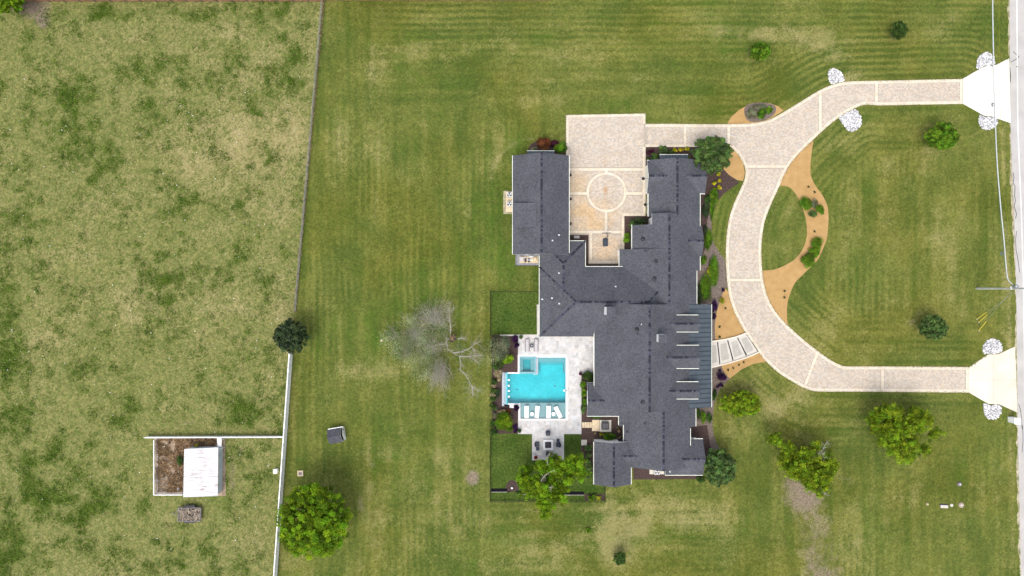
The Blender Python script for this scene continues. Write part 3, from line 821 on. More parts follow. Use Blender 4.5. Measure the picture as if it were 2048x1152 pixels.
# granite beds
bed([(1454,248.5),(1462,234),(1478,220),(1494,211),(1515,205),(1540,206.5),(1557,213),(1567,221),(1548,233),(1525,245),(1500,248.5)], M['dg'], 0.014, 'orange granite bed north of the drive fork', 'granite_bed')
bed([(1464,296),(1474,306),(1486,326),(1490,346),(1486,362),(1474,360),(1458,350),(1447,338),(1450,318)], M['dg'], 0.014, 'orange granite bed beside the round tree', 'granite_bed')
isl_out = crom([(1627,280),(1622,316),(1621,347),(1629,368),(1642,386.5),(1650,400),(1655.5,416),(1657,440),(1654,474),(1647,495),(1634,521),(1608,547),(1590,566),(1580,588),(1574.5,609),(1574,635),(1576,652)])
isl_in = crom([(1525,541.5),(1548,539),(1569,531),(1590,518),(1606,497),(1613.6,471),(1612,440),(1606,419),(1598,399),(1585,380),(1573,372.5),(1557,372)])
bed(isl_out + [(1573,650),(1556,630),(1543,611),(1533,588),(1527.6,567)] + isl_in + [(1566.5,353),(1577,333),(1590,315.5),(1608,296.5)], M['dg'], 0.014, 'crescent orange granite bed inside the loop of the drive', 'granite_bed')
bed(crom([(1449,577),(1439,606),(1432,631),(1430,655),(1431,685)]) + [(1470,678),(1492,668),(1478,642),(1470,627),(1462.5,606.6),(1456.8,583)], M['dg'], 0.014, 'orange granite bed between porch and drive', 'granite_bed')
bed([(1442,729),(1448,744),(1459.6,757.5)] + crom([(1482.6,739),(1507,728),(1533.7,723.3)]) + [(1519,704),(1497,713.6),(1468,722)], M['dg'], 0.014, 'narrow orange granite bed below the front walk', 'granite_bed')
# mulch round the house
bed([(1056,305),(1057,297),(1062,288),(1072,283),(1100,281),(1126,286),(1134,290),(1134,312),(1056,312)], M['mulch'], 0.010, 'mulch bed north of the west garage', 'mulch_bed')
bed([(1292,293),(1400,293),(1440,300),(1458,305),(1450,318),(1447,338),(1458,350),(1474,360),(1478,366),(1463,376),(1447,388),(1434,404),(1426,424),(1390,430),(1380,310),(1300,340),(1291,340)], M['mulch'], 0.008, 'mulch bed wrapping the north-east corner of the house', 'mulch_bed')
bed([(1390,400),(1428,410),(1424,430),(1423,450),(1424,470),(1429,490),(1440,507),(1450,520),(1451.6,540),(1455,575),(1449,577),(1439,606),(1432,631),(1430,655),(1431,685),(1400,690),(1380,600),(1390,540)], M['mulch_g'], 0.011, 'grey weathered mulch bed along the east front of the house', 'mulch_bed')
bed([(1391,378),(1424,408),(1418,425),(1413,452),(1410,500),(1391,540)], M['mulch'], 0.015, 'dark mulch strip against the east wall', 'mulch_bed')
bed([(1410,733),(1442,729),(1448,744),(1459.6,757.5)] + crom([(1447,770),(1437,785),(1430,805),(1426,830),(1425,850),(1428,870),(1436,892),(1448,912)]) + [(1400,930),(1370,900),(1370,800)], M['mulch_g'], 0.010, 'mulch bed south of the front walk', 'mulch_bed')
bed([(1370,855),(1414,850),(1420,890),(1430,915),(1395,940)], M['mulch'], 0.014, 'dark mulch corner by the south-east gable', 'mulch_bed')
bed([(1266,925),(1400,925),(1402,958),(1267,959)], M['mulch'], 0.012, 'mulch strip behind the south wall', 'mulch_bed')
bed([(1162,745),(1190,745),(1250,830),(1252,890),(1190,890),(1190,945),(1162,945)], M['mulch'], 0.009, 'dark mulch bed between patio and house', 'mulch_bed')
bed([(1139,468),(1179,468),(1179,534),(1139,534)], M['mulch'], 0.011, 'small mulch bed on the west side of the court', 'mulch_bed')
bed([(1176,526),(1250,526),(1250,540),(1176,540)], M['mulch'], 0.013, 'narrow mulch strip at the foot of the court', 'mulch_bed')
bed([(1248,431),(1304,431),(1304,505),(1240,505),(1240,533),(1250,533),(1249,500)], M['mulch'], 0.009, 'mulch bed in the inner corner of the court', 'mulch_bed')
bed([(983,670),(1036,671),(1036,745),(1004,745),(1004,812),(1041,812),(1037,866),(990,868),(984,830)], M['mulch'], 0.010, 'mulch bed west of the pool', 'mulch_bed')
sb = bed(croml([(1489,216),(1498,208),(1515,205.5),(1535,206),(1549,211),(1552,220),(1545,232),(1525,242),(1500,243),(1490,232)], 4), M['mulch_g'], 0.018, 'grey stone patch within the northern granite bed', 'stone_bed')
# turf yard behind the house
bed([(981,583),(1080,583),(1080,671),(981,671)], M['turf'], 0.007, 'dense dark turf west of the house', 'turf_lawn')
bed([(981,866),(1066,866),(1066,922),(1126,922),(1126,866),(1163,866),(1163,945),(1190,945),(1190,972),(1210,972),(1210,1003),(981,1003)], M['turf'], 0.0065, 'dense dark turf south of the patio', 'turf_lawn')
# path strip beside the west wall
o = MB().prism(PL([(1073.5,609),(1079.5,609),(1080.5,672),(1074,672)]), -0.1, 0.03).build('side_path', M['conc']); tag(o, 'narrow cream path beside the west wall', kind='structure')
o = MB().prism(PL([(1000,669),(1074,669),(1074,672),(1000,672)]), -0.1, 0.03).build('bed_kerb', M['conc']); tag(o, 'thin cream kerb at the head of the pool bed', kind='structure')
# stepped front walk
wt = empty('front_walk', P(1455, 700)); tag(wt, 'stepped front walk of pale landings', kind='structure')
tops = [(1418,684.5),(1434,682.5),(1454.5,679),(1474.5,674),(1492,667)]
bots = [(1418,734),(1438.5,729),(1465,722),(1492.5,713),(1516,703)]
for i in range(4):
    a, b, c, e = tops[i], tops[i+1], bots[i+1], bots[i]
    z = 0.30 - 0.07*i
    q = [(a[0]+0.7, a[1]), (b[0]-0.9, b[1]), (c[0]-0.9, c[1]), (e[0]+0.7, e[1])]
    cx, cy = sum(p[0] for p in q)/4, sum(p[1] for p in q)/4
    ld = MB().prism(PL(q), -0.1, z).build('landing', M['landing'], wt)
    q2 = [(cx+(p[0]-cx)*0.62, cy+(p[1]-cy)*0.72) for p in q]
    MB().prism(PL(q2), z-0.02, z+0.006).build('inlay', M['inlay'], ld)
    if i: MB().prism(PL([(a[0]-1.1,a[1]+2),(a[0]+1.1,a[1]+2),(e[0]+1.1,e[1]-3),(e[0]-1.1,e[1]-3)]), -0.1, z+0.072).build('riser_strip', M['black'], wt)
MB().prism(PL([(1490.6,668.5),(1492.4,668),(1516.5,702),(1514.5,703)]), -0.1, 0.05).build('riser_strip', M['black'], wt)
for ln in (tops, bots):
    p = PL(crom(ln, 4)); s_ = 1 if ln is tops else -1
    for j in range(len(p)-1):
        pass
    up = [(a, b + s_*0.22) for a, b in p]
    MB().prism(p + up[::-1], -0.1, 0.34).build('kerb', M['conc_s'], wt)

# ---------------------------------------------------------------- white rock aprons
def ico():
    t_ = (1+5**0.5)/2
    v = np.array([(-1,t_,0),(1,t_,0),(-1,-t_,0),(1,-t_,0),(0,-1,t_),(0,1,t_),(0,-1,-t_),(0,1,-t_),(t_,0,-1),(t_,0,1),(-t_,0,-1),(-t_,0,1)], float)
    v /= np.linalg.norm(v[0])
    f = np.array([(0,11,5),(0,5,1),(0,1,7),(0,7,10),(0,10,11),(1,5,9),(5,11,4),(11,10,2),(10,7,6),(7,1,8),(3,9,4),(3,4,2),(3,2,6),(3,6,8),(3,8,9),(4,9,5),(2,4,11),(6,2,10),(8,6,7),(9,8,1)])
    return v, f
IV, IF = ico()
def rocks(name, poly_px, label, step=0.2, size=0.13, seed=0, cat='rocks', lo=0.62):
    rs = np.random.RandomState(seed)
    poly = PL(croml(poly_px, 4)); A = np.array(poly)
    MB().prism(poly, -0.1, 0.012).build('rock_bed', M['rockbed'])  .__setitem__('kind', 'structure')
    X, Y = np.meshgrid(np.arange(A[:,0].min(), A[:,0].max(), step), np.arange(A[:,1].min(), A[:,1].max(), step))
    x = X.ravel() + rs.uniform(-.09, .09, X.size); y = Y.ravel() + rs.uniform(-.09, .09, X.size)
    k = inside(x, y, poly) & (rs.rand(len(x)) < 0.93); x, y = x[k], y[k]; n = len(x)
    V = IV[None] * (1 + 0.35*(rs.rand(n, 12, 1)-0.5)) * (size * (0.6 + 0.7*rs.rand(n, 1, 1))) * np.stack([np.ones((n,1)), np.ones((n,1)), np.full((n,1), 0.7)], -1)
    a = rs.rand(n)*6.28; c_, s_ = np.cos(a)[:, None], np.sin(a)[:, None]
    vx = V[:, :, 0]*c_ - V[:, :, 1]*s_; vy = V[:, :, 0]*s_ + V[:, :, 1]*c_
    V = np.stack([vx + x[:, None], vy + y[:, None], V[:, :, 2] + 0.07], -1)
    F = IF[None] + (np.arange(n)*12)[:, None, None]
    b = lo + (1.1-lo)*rs.rand(n); wm_ = 0.06*rs.rand(n); cols = np.repeat(np.stack([b, b*(1-wm_*.5), b*(1-wm_)], 1), 12, 0)
    o = link(bpy.data.objects.new(name, np_mesh(name, V.reshape(-1, 3), F.reshape(-1, 3), M['rock'], cols, tris=True)))
    tag(o, label, cat, 'white rock piles at the drive culverts' if cat == 'rocks' else None, 'stuff')
rocks('white_rocks', [(1656,146),(1662,138),(1670,137),(1680,143),(1686,153),(1689,162),(1676,165),(1664,168),(1658,160)], 'white rocks on the north side of the curving drive', seed=1)
rocks('white_rocks', [(1678,235),(1690,227),(1708,219),(1716,224),(1722,236),(1722,250),(1712,260),(1700,263),(1688,252)], 'white rocks on the inner side of the curving drive', seed=2)
rocks('white_rocks', [(1953,136),(1956,116),(1966,106),(1976,105),(1986,112),(1990,128),(1980,132),(1968,132),(1960,137)], 'white rocks above the northern apron', seed=3)
rocks('white_rocks', [(1960,229),(1968,233),(1985,234),(1995,239),(1993,250),(1982,258),(1970,260),(1960,252),(1957,240)], 'white rocks below the northern apron', seed=4)
rocks('white_rocks', [(1966,706),(1966,692),(1974,681),(1986,677),(1998,682),(2005,695),(2004,702),(1994,707),(1978,707)], 'white rocks above the southern apron', seed=5)
rocks('white_rocks', [(1967,806),(1978,810),(1996,810),(2003,814),(2002,826),(1994,836),(1983,839),(1972,834),(1967,820)], 'white rocks below the southern apron beside the mailbox pillar', seed=6)
# ---------------------------------------------------------------- the house
# plan coordinates of the house: ground pixels from the picture centre (x right, v down); /S gives metres
house = empty('house', (20, -8, 0), 'large white house under dark grey shingle roofs', 'house')
WINGS = []
OV = 0.38
def W3(axis, c, a, z):
    return (c/S, -a/S, z) if axis == 'y' else (a/S, -c/S, z)

def caps(m, axis, c, z, a0, a1, slope, rs):
    """folded ridge shingles along a level ridge"""
    L_ = abs(a1-a0)/S; n = max(1, int(L_/0.30)); wd = 2.2
    for i in range(n):
        s0 = a0 + (a1-a0)*(i/n); s1 = a0 + (a1-a0)*((i+0.92)/n)
        b = rs.choice([0.35, 0.45, 0.9, 1.15, 0.5, 1.0]) * rs.uniform(0.85, 1.15)
        dz = wd/S*slope
        pts = [W3(axis, c-wd, s0, z-dz+0.02), W3(axis, c, s0, z+0.035), W3(axis, c+wd, s0, z-dz+0.02),
               W3(axis, c-wd, s1, z-dz+0.02), W3(axis, c, s1, z+0.035), W3(axis, c+wd, s1, z-dz+0.02)]
        m.add(pts, [(0,1,4,3),(1,2,5,4)], 0, (b, b, b*1.05))

def hipcap(m, p0, p1, rs):
    a, b = Vector(p0), Vector(p1); L_ = (b-a).length; n = max(1, int(L_/0.30)); t = (b-a)/L_
    s = t.cross(Vector((0, 0, 1))).normalized()*0.17
    for i in range(n):
        q0 = a + (b-a)*(i/n); q1 = a + (b-a)*((i+0.92)/n)
        k = rs.choice([0.35, 0.45, 0.9, 1.15, 0.5, 1.0]) * rs.uniform(0.85, 1.15)
        up = Vector((0, 0, 0.045)); dn = Vector((0, 0, -0.03))
        m.add([q0-s+dn, q0+up, q0+s+dn, q1-s+dn, q1+up, q1+s+dn], [(0,1,4,3),(1,2,5,4)], 0, (k, k, k*1.05))

rsH = random.Random(5)
def gutter(parent, axis, c, z, a0, a1, side):
    cx = c + side*0.6
    x0 = W3(axis, cx, a0, z); x1 = W3(axis, cx, a1, z)
    m = MB(); L_ = abs(a1-a0)/S
    mid = ((x0[0]+x1[0])/2, (x0[1]+x1[1])/2, z-0.075)
    m.box(mid, (0.09, L_, 0.12) if axis == 'y' else (L_, 0.09, 0.12))
    m.build('gutter', M['trim'], parent)

def wing(axis, pts, a0, a1, gut=(), cap=None, walls=True, inset=(OV, OV), t=0.2, name='roof', top=None, wallname='wall', endm=1):
    """roof slab following the profile pts [(cross, z)], extruded from a0 to a1, with walls under it"""
    n = len(pts)
    vs = []
    for a in (a0, a1):
        vs += [W3(axis, c, a, z) for c, z in pts] + [W3(axis, c, a, z-t) for c, z in pts]
    m = MB()
    def quad(i, j, k, l, mt, up):
        p = [Vector(vs[q]) for q in (i, j, k, l)]
        nz = (p[1]-p[0]).cross(p[2]-p[0])
        f = (i, j, k, l)
        if (nz.z > 0) != up: f = f[::-1]
        m.add([vs[q] for q in f], [(0,1,2,3)], mt)
    for i in range(n-1):
        quad(i, i+1, 2*n+i+1, 2*n+i, 0, True)
        quad(n+i, n+i+1, 3*n+i+1, 3*n+i, 1, False)
        for e in (0, 2*n):
            m.add([vs[e+i], vs[e+i+1], vs[e+n+i+1], vs[e+n+i]], [(0,1,2,3)], endm)
    for e in (0, n-1):
        m.add([vs[e], vs[n+e], vs[3*n+e], vs[2*n+e]], [(0,1,2,3)], 1)
    ro = m.build(name, [top or M['shingle'], M['white']], house)
    if n == 3 and cap is not False:
        c0, c1 = cap if cap else (a0, a1)
        mc = MB(); caps(mc, axis, pts[1][0], pts[1][1], c0, c1, abs(pts[1][1]-pts[0][1])/max(1e-3, abs(pts[1][0]-pts[0][0]))*S, rsH)
        if mc.f: tag(mc.build('ridge_cap', M['cap'], ro), kind='stuff')
    for gsd, g0, g1 in gut:
        p = pts[0] if gsd < 0 else pts[-1]
        gutter(ro, axis, p[0], p[1], g0, g1, gsd)
    for i in range(n-1):
        WINGS.append((axis, pts[i], pts[i+1], min(a0, a1), max(a0, a1)))
    if walls:
        s = 1 if a1 > a0 else -1
        b0, b1 = a0 + s*inset[0]*S, a1 - s*inset[1]*S
        o = OV*S
        def zat(c):
            for i in range(n-1):
                if pts[i][0] <= c <= pts[i+1][0]:
                    f = (c-pts[i][0])/(pts[i+1][0]-pts[i][0]); return pts[i][1]*(1-f)+pts[i+1][1]*f
        cs = [pts[0][0]+o] + [p[0] for p in pts[1:-1]] + [pts[-1][0]-o]
        prof = [(c, zat(c)-t-0.01) for c in cs]
        k = len(prof); vv = []
        for a in (b0, b1):
            vv += [W3(axis, c, a, z) for c, z in prof] + [W3(axis, c, a, 0) for c, z in prof]
        mw = MB()
        for e in (0, 2*k):
            mw.add(vv[e:e+2*k], [tuple(range(k)) + tuple(range(2*k-1, k-1, -1))])
        for e in (0, k-1):
            mw.add([vv[e], vv[k+e], vv[3*k+e], vv[2*k+e]], [(0,1,2,3)])
        mw.build(wallname, M['board'], house)
    return ro

def hip(x0, x1, v0, v1, ze, slope, gut=()):
    """hip roof over a plan rectangle"""
    wx, wv = x1-x0, v1-v0; r = min(wx, wv)/2; zr = ze + r/S*slope
    C = [(x0,v0),(x1,v0),(x1,v1),(x0,v1)]
    c = [(p[0]/S, -p[1]/S, ze) for p in C]
    if wx >= wv: e = [((x0+r)/S, -(v0+r)/S, zr), ((x1-r)/S, -(v0+r)/S, zr)]; F = [(0,3,4),(3,2,5,4),(2,1,5),(1,0,4,5)]
    else: e = [((x0+r)/S, -(v0+r)/S, zr), ((x0+r)/S, -(v1-r)/S, zr)]; F = [(1,0,4),(0,3,5,4),(3,2,5),(2,1,4,5)]
    m = MB(); vs = c + e; m.add(vs, F, 0)
    lo = [(p[0], p[1], ze-0.18) for p in c]
    m.add(c + lo, [(0,1,5,4),(1,2,6,5),(2,3,7,6),(3,0,4,7)], 1); m.add(lo, [(0,1,2,3)], 1)
    ro = m.build('roof', [M['shingle'], M['white']], house)
    mc = MB()
    pairs = [(0,4),(3,4),(1,5),(2,5)] if wx >= wv else [(0,4),(1,4),(2,5),(3,5)]
    for a, b in pairs + [(4,5)]: hipcap(mc, vs[a], vs[b], rsH)
    tag(mc.build('ridge_cap', M['cap'], ro), kind='stuff')
    for axis, cc, a0, a1, sd in gut: gutter(ro, axis, cc, ze, a0, a1, sd)
    WINGS.append(('hip', (x0, x1, v0, v1), (ze, slope, r), 0, 0))
    o = OV*S
    MB().prism([((x0+o)/S, -(v0+o)/S), ((x1-o)/S, -(v0+o)/S), ((x1-o)/S, -(v1-o)/S), ((x0+o)/S, -(v1-o)/S)], 0, ze-0.1).build('wall', M['board'], house)
    return ro

def roof_z(c, v):
    best = 0
    for wv in WINGS:
        if wv[0] == 'hip':
            x0, x1, v0, v1 = wv[1]; ze, sl, r = wv[2]
            if x0 <= c <= x1 and v0 <= v <= v1: best = max(best, ze + min(c-x0, x1-c, v-v0, v1-v)/S*sl)
        else:
            ax, p, q, a0, a1 = wv
            cc, aa = (c, v) if ax == 'y' else (v, c)
            if a0 <= aa <= a1 and p[0] <= cc <= q[0]:
                f = (cc-p[0])/(q[0]-p[0]); best = max(best, p[1]*(1-f)+q[1]*f)
    return best
def on_roof(u, v):
    z = 5.0
    for _ in range(8):
        z = roof_z(pl(u-1024, z), pl(v-576, z)) or 4.0
    return pl(u-1024, z), pl(v-576, z), z

def gable(axis, x0, x1, v0, v1, ze, sl):
    """pixel rectangle of the eaves as seen -> (profile, a0, a1)"""
    X0, X1, V0, V1 = pl(x0-1024, ze), pl(x1-1024, ze), pl(v0-576, ze), pl(v1-576, ze)
    c0, c1, a0, a1 = (X0, X1, V0, V1) if axis == 'y' else (V0, V1, X0, X1)
    h = (c1-c0)/2
    return [(c0, ze), (c0+h, ze+h/S*sl), (c1, ze)], a0, a1

# west garage wing
pA, a0, a1 = gable('y', 1025.5, 1138, 311, 509, 4.1, 0.55)
rA = wing('y', pA, a0, a1, [(-1, a0, a1), (1, a0, a1-3)])
# family-room hips
rC = hip(pl(55,3.0), pl(336,3.0), pl(-42.5,3.0), pl(97,3.0), 3.0, 0.55, [('x', pl(-42.5,3), pl(147,3), pl(224,3), -1), ('y', pl(55,3), pl(-64,3), pl(97,3), -1)])
rB = hip(pl(55.6,2.98), pl(146.5,2.98), pl(-94,2.98), pl(60,2.98), 2.975, 0.55, [('x', pl(-94,3), pl(114,3), pl(147,3), -1), ('y', pl(146.5,3), pl(-94,3), pl(-43,3), 1)])
# main gable over the living hall, continuing as metal porch roof
D_v0, D_v1 = 31.0, 231.5
rD = wing('y', [(159.3, 3.56), (256.3, 7.6), (341.5, 4.06)], D_v0, D_v1, [(-1, 88, 189)], inset=(OV, OV))
# east bedroom wing
e0, e1, e2, e3 = pl(427-576, 4.5), pl(449-576, 4.2), pl(541-576, 4), 60
eE = (365.4, 3.06)
wing('y', [(268.2, 4.57), (298.1, 5.82), (365.4, 3.04)], e0, e1+6, [(1, e0-36, e1)], cap=(e0, e1), endm=0)
wing('y', [(233.2, 3.14), (298.1, 5.84), eE], e1, e2, [(-1, pl(449-576,3.2), pl(498-576,3.2)), (1, e1, pl(452-576,3.1)), (1, pl(513-576,3.1), pl(541-576,3.1))], endm=0)
rE = wing('y', [(209.2, 2.78), (298.1, 5.82), (358, 3.33)], pl(498-576, 4), e3, [(-1, pl(500-576,2.8), pl(533-576,2.8)), (1, pl(541-576,3.3), D_v0)], cap=(e2, D_v0-0.5), endm=0)
# north-east garage wing, its cross gable
pG, g0, g1 = gable('y', 1297, 1400, 320, 433, 3.07, 0.52)
rG = wing('y', pG, g0, g1, [(-1, pl(388-576,3.1), g1), (1, pl(387-576,3.1), g1)], endm=0)
pG2, h0, h1 = gable('x', 1294, 1410, 321, 387, 3.1, 0.52)
rG2 = wing('x', pG2, h0, h1, [(1, pl(1395-1024,3.1), h1), (-1, h0, pl(1310-1024,3.1)), (-1, pl(1392-1024,3.1), h1)])
# small gable bay on the east front
pF, f0, f1 = gable('x', 1330, 1404, 452, 513, 3.1, 0.5)
wing('x', pF, f0+10, f1, [], cap=(pl(352,4.3), f1))
# west bay of the hall
pH, k0, k1 = gable('x', 1174, 1270, 765, 832, 3.0, 0.52)
rH = wing('x', pH, k0, k1, [(1, k0, pl(1238-1024,3))], cap=(k0, pl(1216-1024,4.3)))
# south wings
i_end = 347.0
rI = wing('y', [(217.3, 2.99), (287, 5.9), (345.2, 3.48)], D_v1-12, i_end, [(-1, pl(850-576,3), pl(884-576,3)), (1, pl(857-576,3.5), pl(893-576,3.5))], cap=(D_v1+1, i_end))
wing('y', [(208.6, 2.61), (287, 5.875), (357.5, 2.93)], D_v1-14, pl(853-576, 3), [(-1, pl(832-576,2.7), pl(850-576,2.7)), (1, pl(817-576,3), pl(853-576,3))], cap=False)
pJ, j0, j1 = gable('x', 1330, 1406, 878, 950, 3.0, 0.52)
rJ = wing('x', pJ, j0, j1, [(-1, pl(1388-1024,3), j1), (1, j0, j1)], cap=(pl(1364-1024,4.4), j1))
pK, _, _ = gable('y', 1188, 1262, 880, 969, 3.1, 0.52)
rK = wing('y', pK, 297.5, pl(969-576,3.1), [(-1, 299, pl(969-576,3.1)), (1, pl(934-576,3.1), pl(969-576,3.1))])
pL, _, _ = gable('x', 1200, 1300, 885, 934, 3.0, 0.52)
wing('x', pL, 196, 286, [], cap=(pl(1237-1024,4), pl(1277-1024,4)))

# ---- standing-seam metal porch roof
def pans(parent, axis, c0, z0, c1, z1, a0, a1, n):
    """n metal pans side by side, each with its upstanding seam, sloping from (c0,z0) to (c1,z1)"""
    wpan = (a1-a0)/n/S; run = abs(c1-c0)/S
    m = MB()
    th = 0.03
    lo, hi = -wpan/2, wpan/2
    def pt(l, s, dz):
        x = s*(c1-c0)/S; z = z0 + (z1-z0)*s + dz
        return (x, l, z) if axis == 'y' else (l, -x, z)
    prof = [(lo+0.03, 0.075), (lo+0.06, 0.075), (lo+0.061, 0.0), (hi-0.03, 0.0)]
    vs = []
    for s in (0, 1):
        vs += [pt(l, s, dz) for l, dz in prof] + [pt(lo+0.03, s, -th), pt(hi-0.03, s, -th)]
    k = 6
    fs = [(0,1,7,6),(1,2,8,7),(2,3,9,8),(3,5,11,9),(5,4,10,11),(4,0,6,10)]
    fs = [f[::-1] for f in fs] + [(0,1,2,3,5,4), (10,11,9,8,7,6)]
    m.add(vs, fs)
    me = m.mesh('metal_pan', M['metalroof'])
    og = origin_of(parent)
    for i in range(n):
        a = a0 + (a1-a0)*(i+0.5)/n
        o = bpy.data.objects.new('metal_pan', me)
        w_ = (c0/S, -a/S, 0) if axis == 'y' else (a/S, -c0/S, 0)
        o.location = Vector(w_) - Vector((og.x, og.y, og.z))
        link(o, parent)
pm = MB()
px0, pz0, px1, pz1 = 339.5, 4.10, 388.6, 2.80
pv0, pv1 = pl(609-576, 3.2), pl(815.5-576, 3.2)
pm.add([(px0/S, -pv0/S, pz0-0.06), (px1/S, -pv0/S, pz1-0.06), (px1/S, -pv1/S, pz1-0.06), (px0/S, -pv1/S, pz0-0.06),
        (px0/S, -pv0/S, pz0-0.2), (px1/S, -pv0/S, pz1-0.2), (px1/S, -pv1/S, pz1-0.2), (px0/S, -pv1/S, pz0-0.2)],
       [(3,2,1,0),(4,5,6,7),(0,1,5,4),(1,2,6,5),(2,3,7,6),(3,0,4,7)])
porch = pm.build('porch_roof', M['black'], house)  # near-black underlay, showing in the pan gaps as painted seam shadow lines
pans(porch, 'y', px0, pz0, px1, pz1, pv0, pv1, 22)
gutter(porch, 'y', px1, pz1, pv0, pv1, 1)
WINGS.append(('y', (px0, pz0), (px1, pz1), pv0, pv1))
for k in range(6):
    v_ = pv0 + 6 + (pv1-pv0-12)*k/5
    m = MB().box((px1/S-0.45, -v_/S, 1.3), (0.22, 0.22, 2.4)).box((px1/S-0.45, -v_/S, 0.2), (0.32, 0.32, 0.4)).box((px1/S-0.45, -v_/S, 2.46), (0.32, 0.32, 0.1))
    m.build('porch_post', M['white'], house)
MB().prism([(338/S, -pv0/S), (390/S, -pv0/S), (390/S, -pv1/S), (338/S, -pv1/S)], 0, 0.30).build('porch_floor', M['conc'], house)
# pent roofs over the garage windows
def pent(x0, x1, v_eave, v_wall, ze, zw, n):
    X0, X1 = pl(x0-1024, ze), pl(x1-1024, ze); A, B = pl(v_eave-576, ze), v_wall
    m = MB()
    m.add([(X0/S, -B/S, zw-0.05), (X1/S, -B/S, zw-0.05), (X1/S, -A/S, ze-0.05), (X0/S, -A/S, ze-0.05), (X0/S, -B/S, zw-0.5), (X1/S, -B/S, zw-0.5), (X1/S, -A/S, ze-0.18), (X0/S, -A/S, ze-0.18)],
          [(0,3,2,1),(4,5,6,7),(0,1,5,4),(1,2,6,5),(2,3,7,6),(3,0,4,7)])
    p = m.build('pent_roof', M['black'], house)  # near-black base again paints shadow lines between the pans
    pans(p, 'x', B, zw, A, ze, X0, X1, n)
    gutter(p, 'x', A, ze, X0, X1, -1)
pent(1319, 1376, 309.5, pl(321-576, 3.1)+4, 2.55, 3.05, 9)
pent(1054, 1109, 302, pl(311-576, 4.1)+4, 2.9, 3.6, 9)

# ---- dormers on the east slope
def dormer(v0, v1, uw=1397, name='dormer'):
    ze = 5.24; hw = (pl(v1-576, ze)-pl(v0-576, ze))/2; mid = (pl(v1-576, ze)+pl(v0-576, ze))/2
    x1 = pl(uw-1024, ze); zr = ze + hw/S*0.6
    xb = 256.3 + (7.6-zr)/0.52*S - 6
    vs = []
    m = MB()
    n0 = len(WINGS)
    pts = [(mid-hw, ze), (mid, zr), (mid+hw, ze)]
    for a in (xb, x1):
        vs += [W3('x', c, a, z) for c, z in pts] + [W3('x', c, a, z-0.12) for c, z in pts]
    m.add(vs, [(6,7,1,0),(7,8,2,1)], 0); m.add(vs, [(3,4,10,9),(4,5,11,10),(6,9,10,7),(7,10,11,8),(0,3,9,6),(2,8,11,5)], 1)
    dm = m.build(name, [M['shingle'], M['white']], house)
    mc = MB(); caps(mc, 'x', mid, zr, pl((1339 if hw < 18 else 1333)-1024, zr), x1, 0.6, rsH); tag(mc.build('ridge_cap', M['cap'], dm), kind='stuff')
    for sd in (-1, 1): gutter(dm, 'x', mid+sd*hw, ze, pl(1353-1024, ze), x1, sd)
    i = 3.0
    wv = []
    prof = [(mid-hw+i, 3.2), (mid-hw+i, ze+0.03), (mid, zr-0.16), (mid+hw-i, ze+0.03), (mid+hw-i, 3.2)]
    for a in (xb+20, x1-3): wv += [W3('x', c, a, z) for c, z in prof]
    mw = MB(); mw.add(wv, [(0,1,2,3,4), (9,8,7,6,5), (0,5,6,1), (3,8,9,4)])
    mw.build('dormer_wall', M['board'], dm)
    xw = (x1-3)/S + 0.02
    MB().box((xw, -mid/S, 4.75), (0.05, hw/S*1.1, 0.75)).build('window_frame', M['white'], dm)
    MB().box((xw+0.02, -mid/S, 4.75), (0.04, hw/S*0.95, 0.62)).build('pane', M['glass'], dm)
dormer(630.5, 663.5); dormer(691, 736.5, 1398); dormer(764, 797.5)
# shed dormer on the west garage slope
m = MB(); X0, X1, z0_, z1_ = 2.0, 46.0, 5.35, 6.12
V0, V1 = pl(406-576, 5.5), pl(455-576, 5.5)
vs = [(X0/S,-V0/S,z0_),(X1/S,-V0/S,z1_),(X1/S,-V1/S,z1_),(X0/S,-V1/S,z0_)]
m.add(vs + [(a,b,c-0.14) for a,b,c in vs], [(3,2,1,0)], 0); m.add(vs + [(a,b,c-0.14) for a,b,c in vs], [(4,5,6,7),(0,1,5,4),(1,2,6,5),(2,3,7,6),(3,0,4,7)], 0)
sdm = m.build('shed_dormer', [M['shingle']], house)
m = MB(); q = [(6/S,-(V0+4)/S),(50/S,-(V0+4)/S),(50/S,-(V1-0.4)/S),(6/S,-(V1-0.4)/S)]
m.add([(q[0][0],q[0][1],4.3),(q[1][0],q[1][1],5.6),(q[2][0],q[2][1],5.6),(q[3][0],q[3][1],4.3),(q[0][0],q[0][1],5.26),(q[1][0],q[1][1],6.02),(q[2][0],q[2][1],6.02),(q[3][0],q[3][1],5.26)], [(0,1,5,4),(1,2,6,5),(2,3,7,6),(3,0,4,7)])
m.build('dormer_wall', M['shingle'], sdm)
MB().box((6/S-0.03, -(V0+V1)/2/S, 4.85), (0.05, 2.0, 0.6)).build('pane', M['glass'], sdm)

# ---- chimneys
def chimney(u0, u1, v0, v1, zt, capm, hcap):
    X0, X1, V0, V1 = pl(u0-1024, zt), pl(u1-1024, zt), pl(v0-576, zt), pl(v1-576, zt)
    cx, cv = (X0+X1)/2/S, -(V0+V1)/2/S; sx, sy = (X1-X0)/S, (V1-V0)/S
    ch = MB().box((cx, cv, (zt+4)/2), (sx-0.10, sy-0.10, zt-4)).build('chimney', M['white'], house)
    MB().box((cx, cv, zt+hcap/2), (sx, sy, hcap)).box((cx, cv, zt+hcap+0.04), (sx*0.55, sy*0.55, 0.08)).build('chimney_cap', capm, ch)
chimney(1213.3, 1230.3, 614, 631, 8.4, M['shingle'], 0.12)
chimney(1317, 1333.5, 669, 685.5, 8.6, M['shingle'], 0.06)

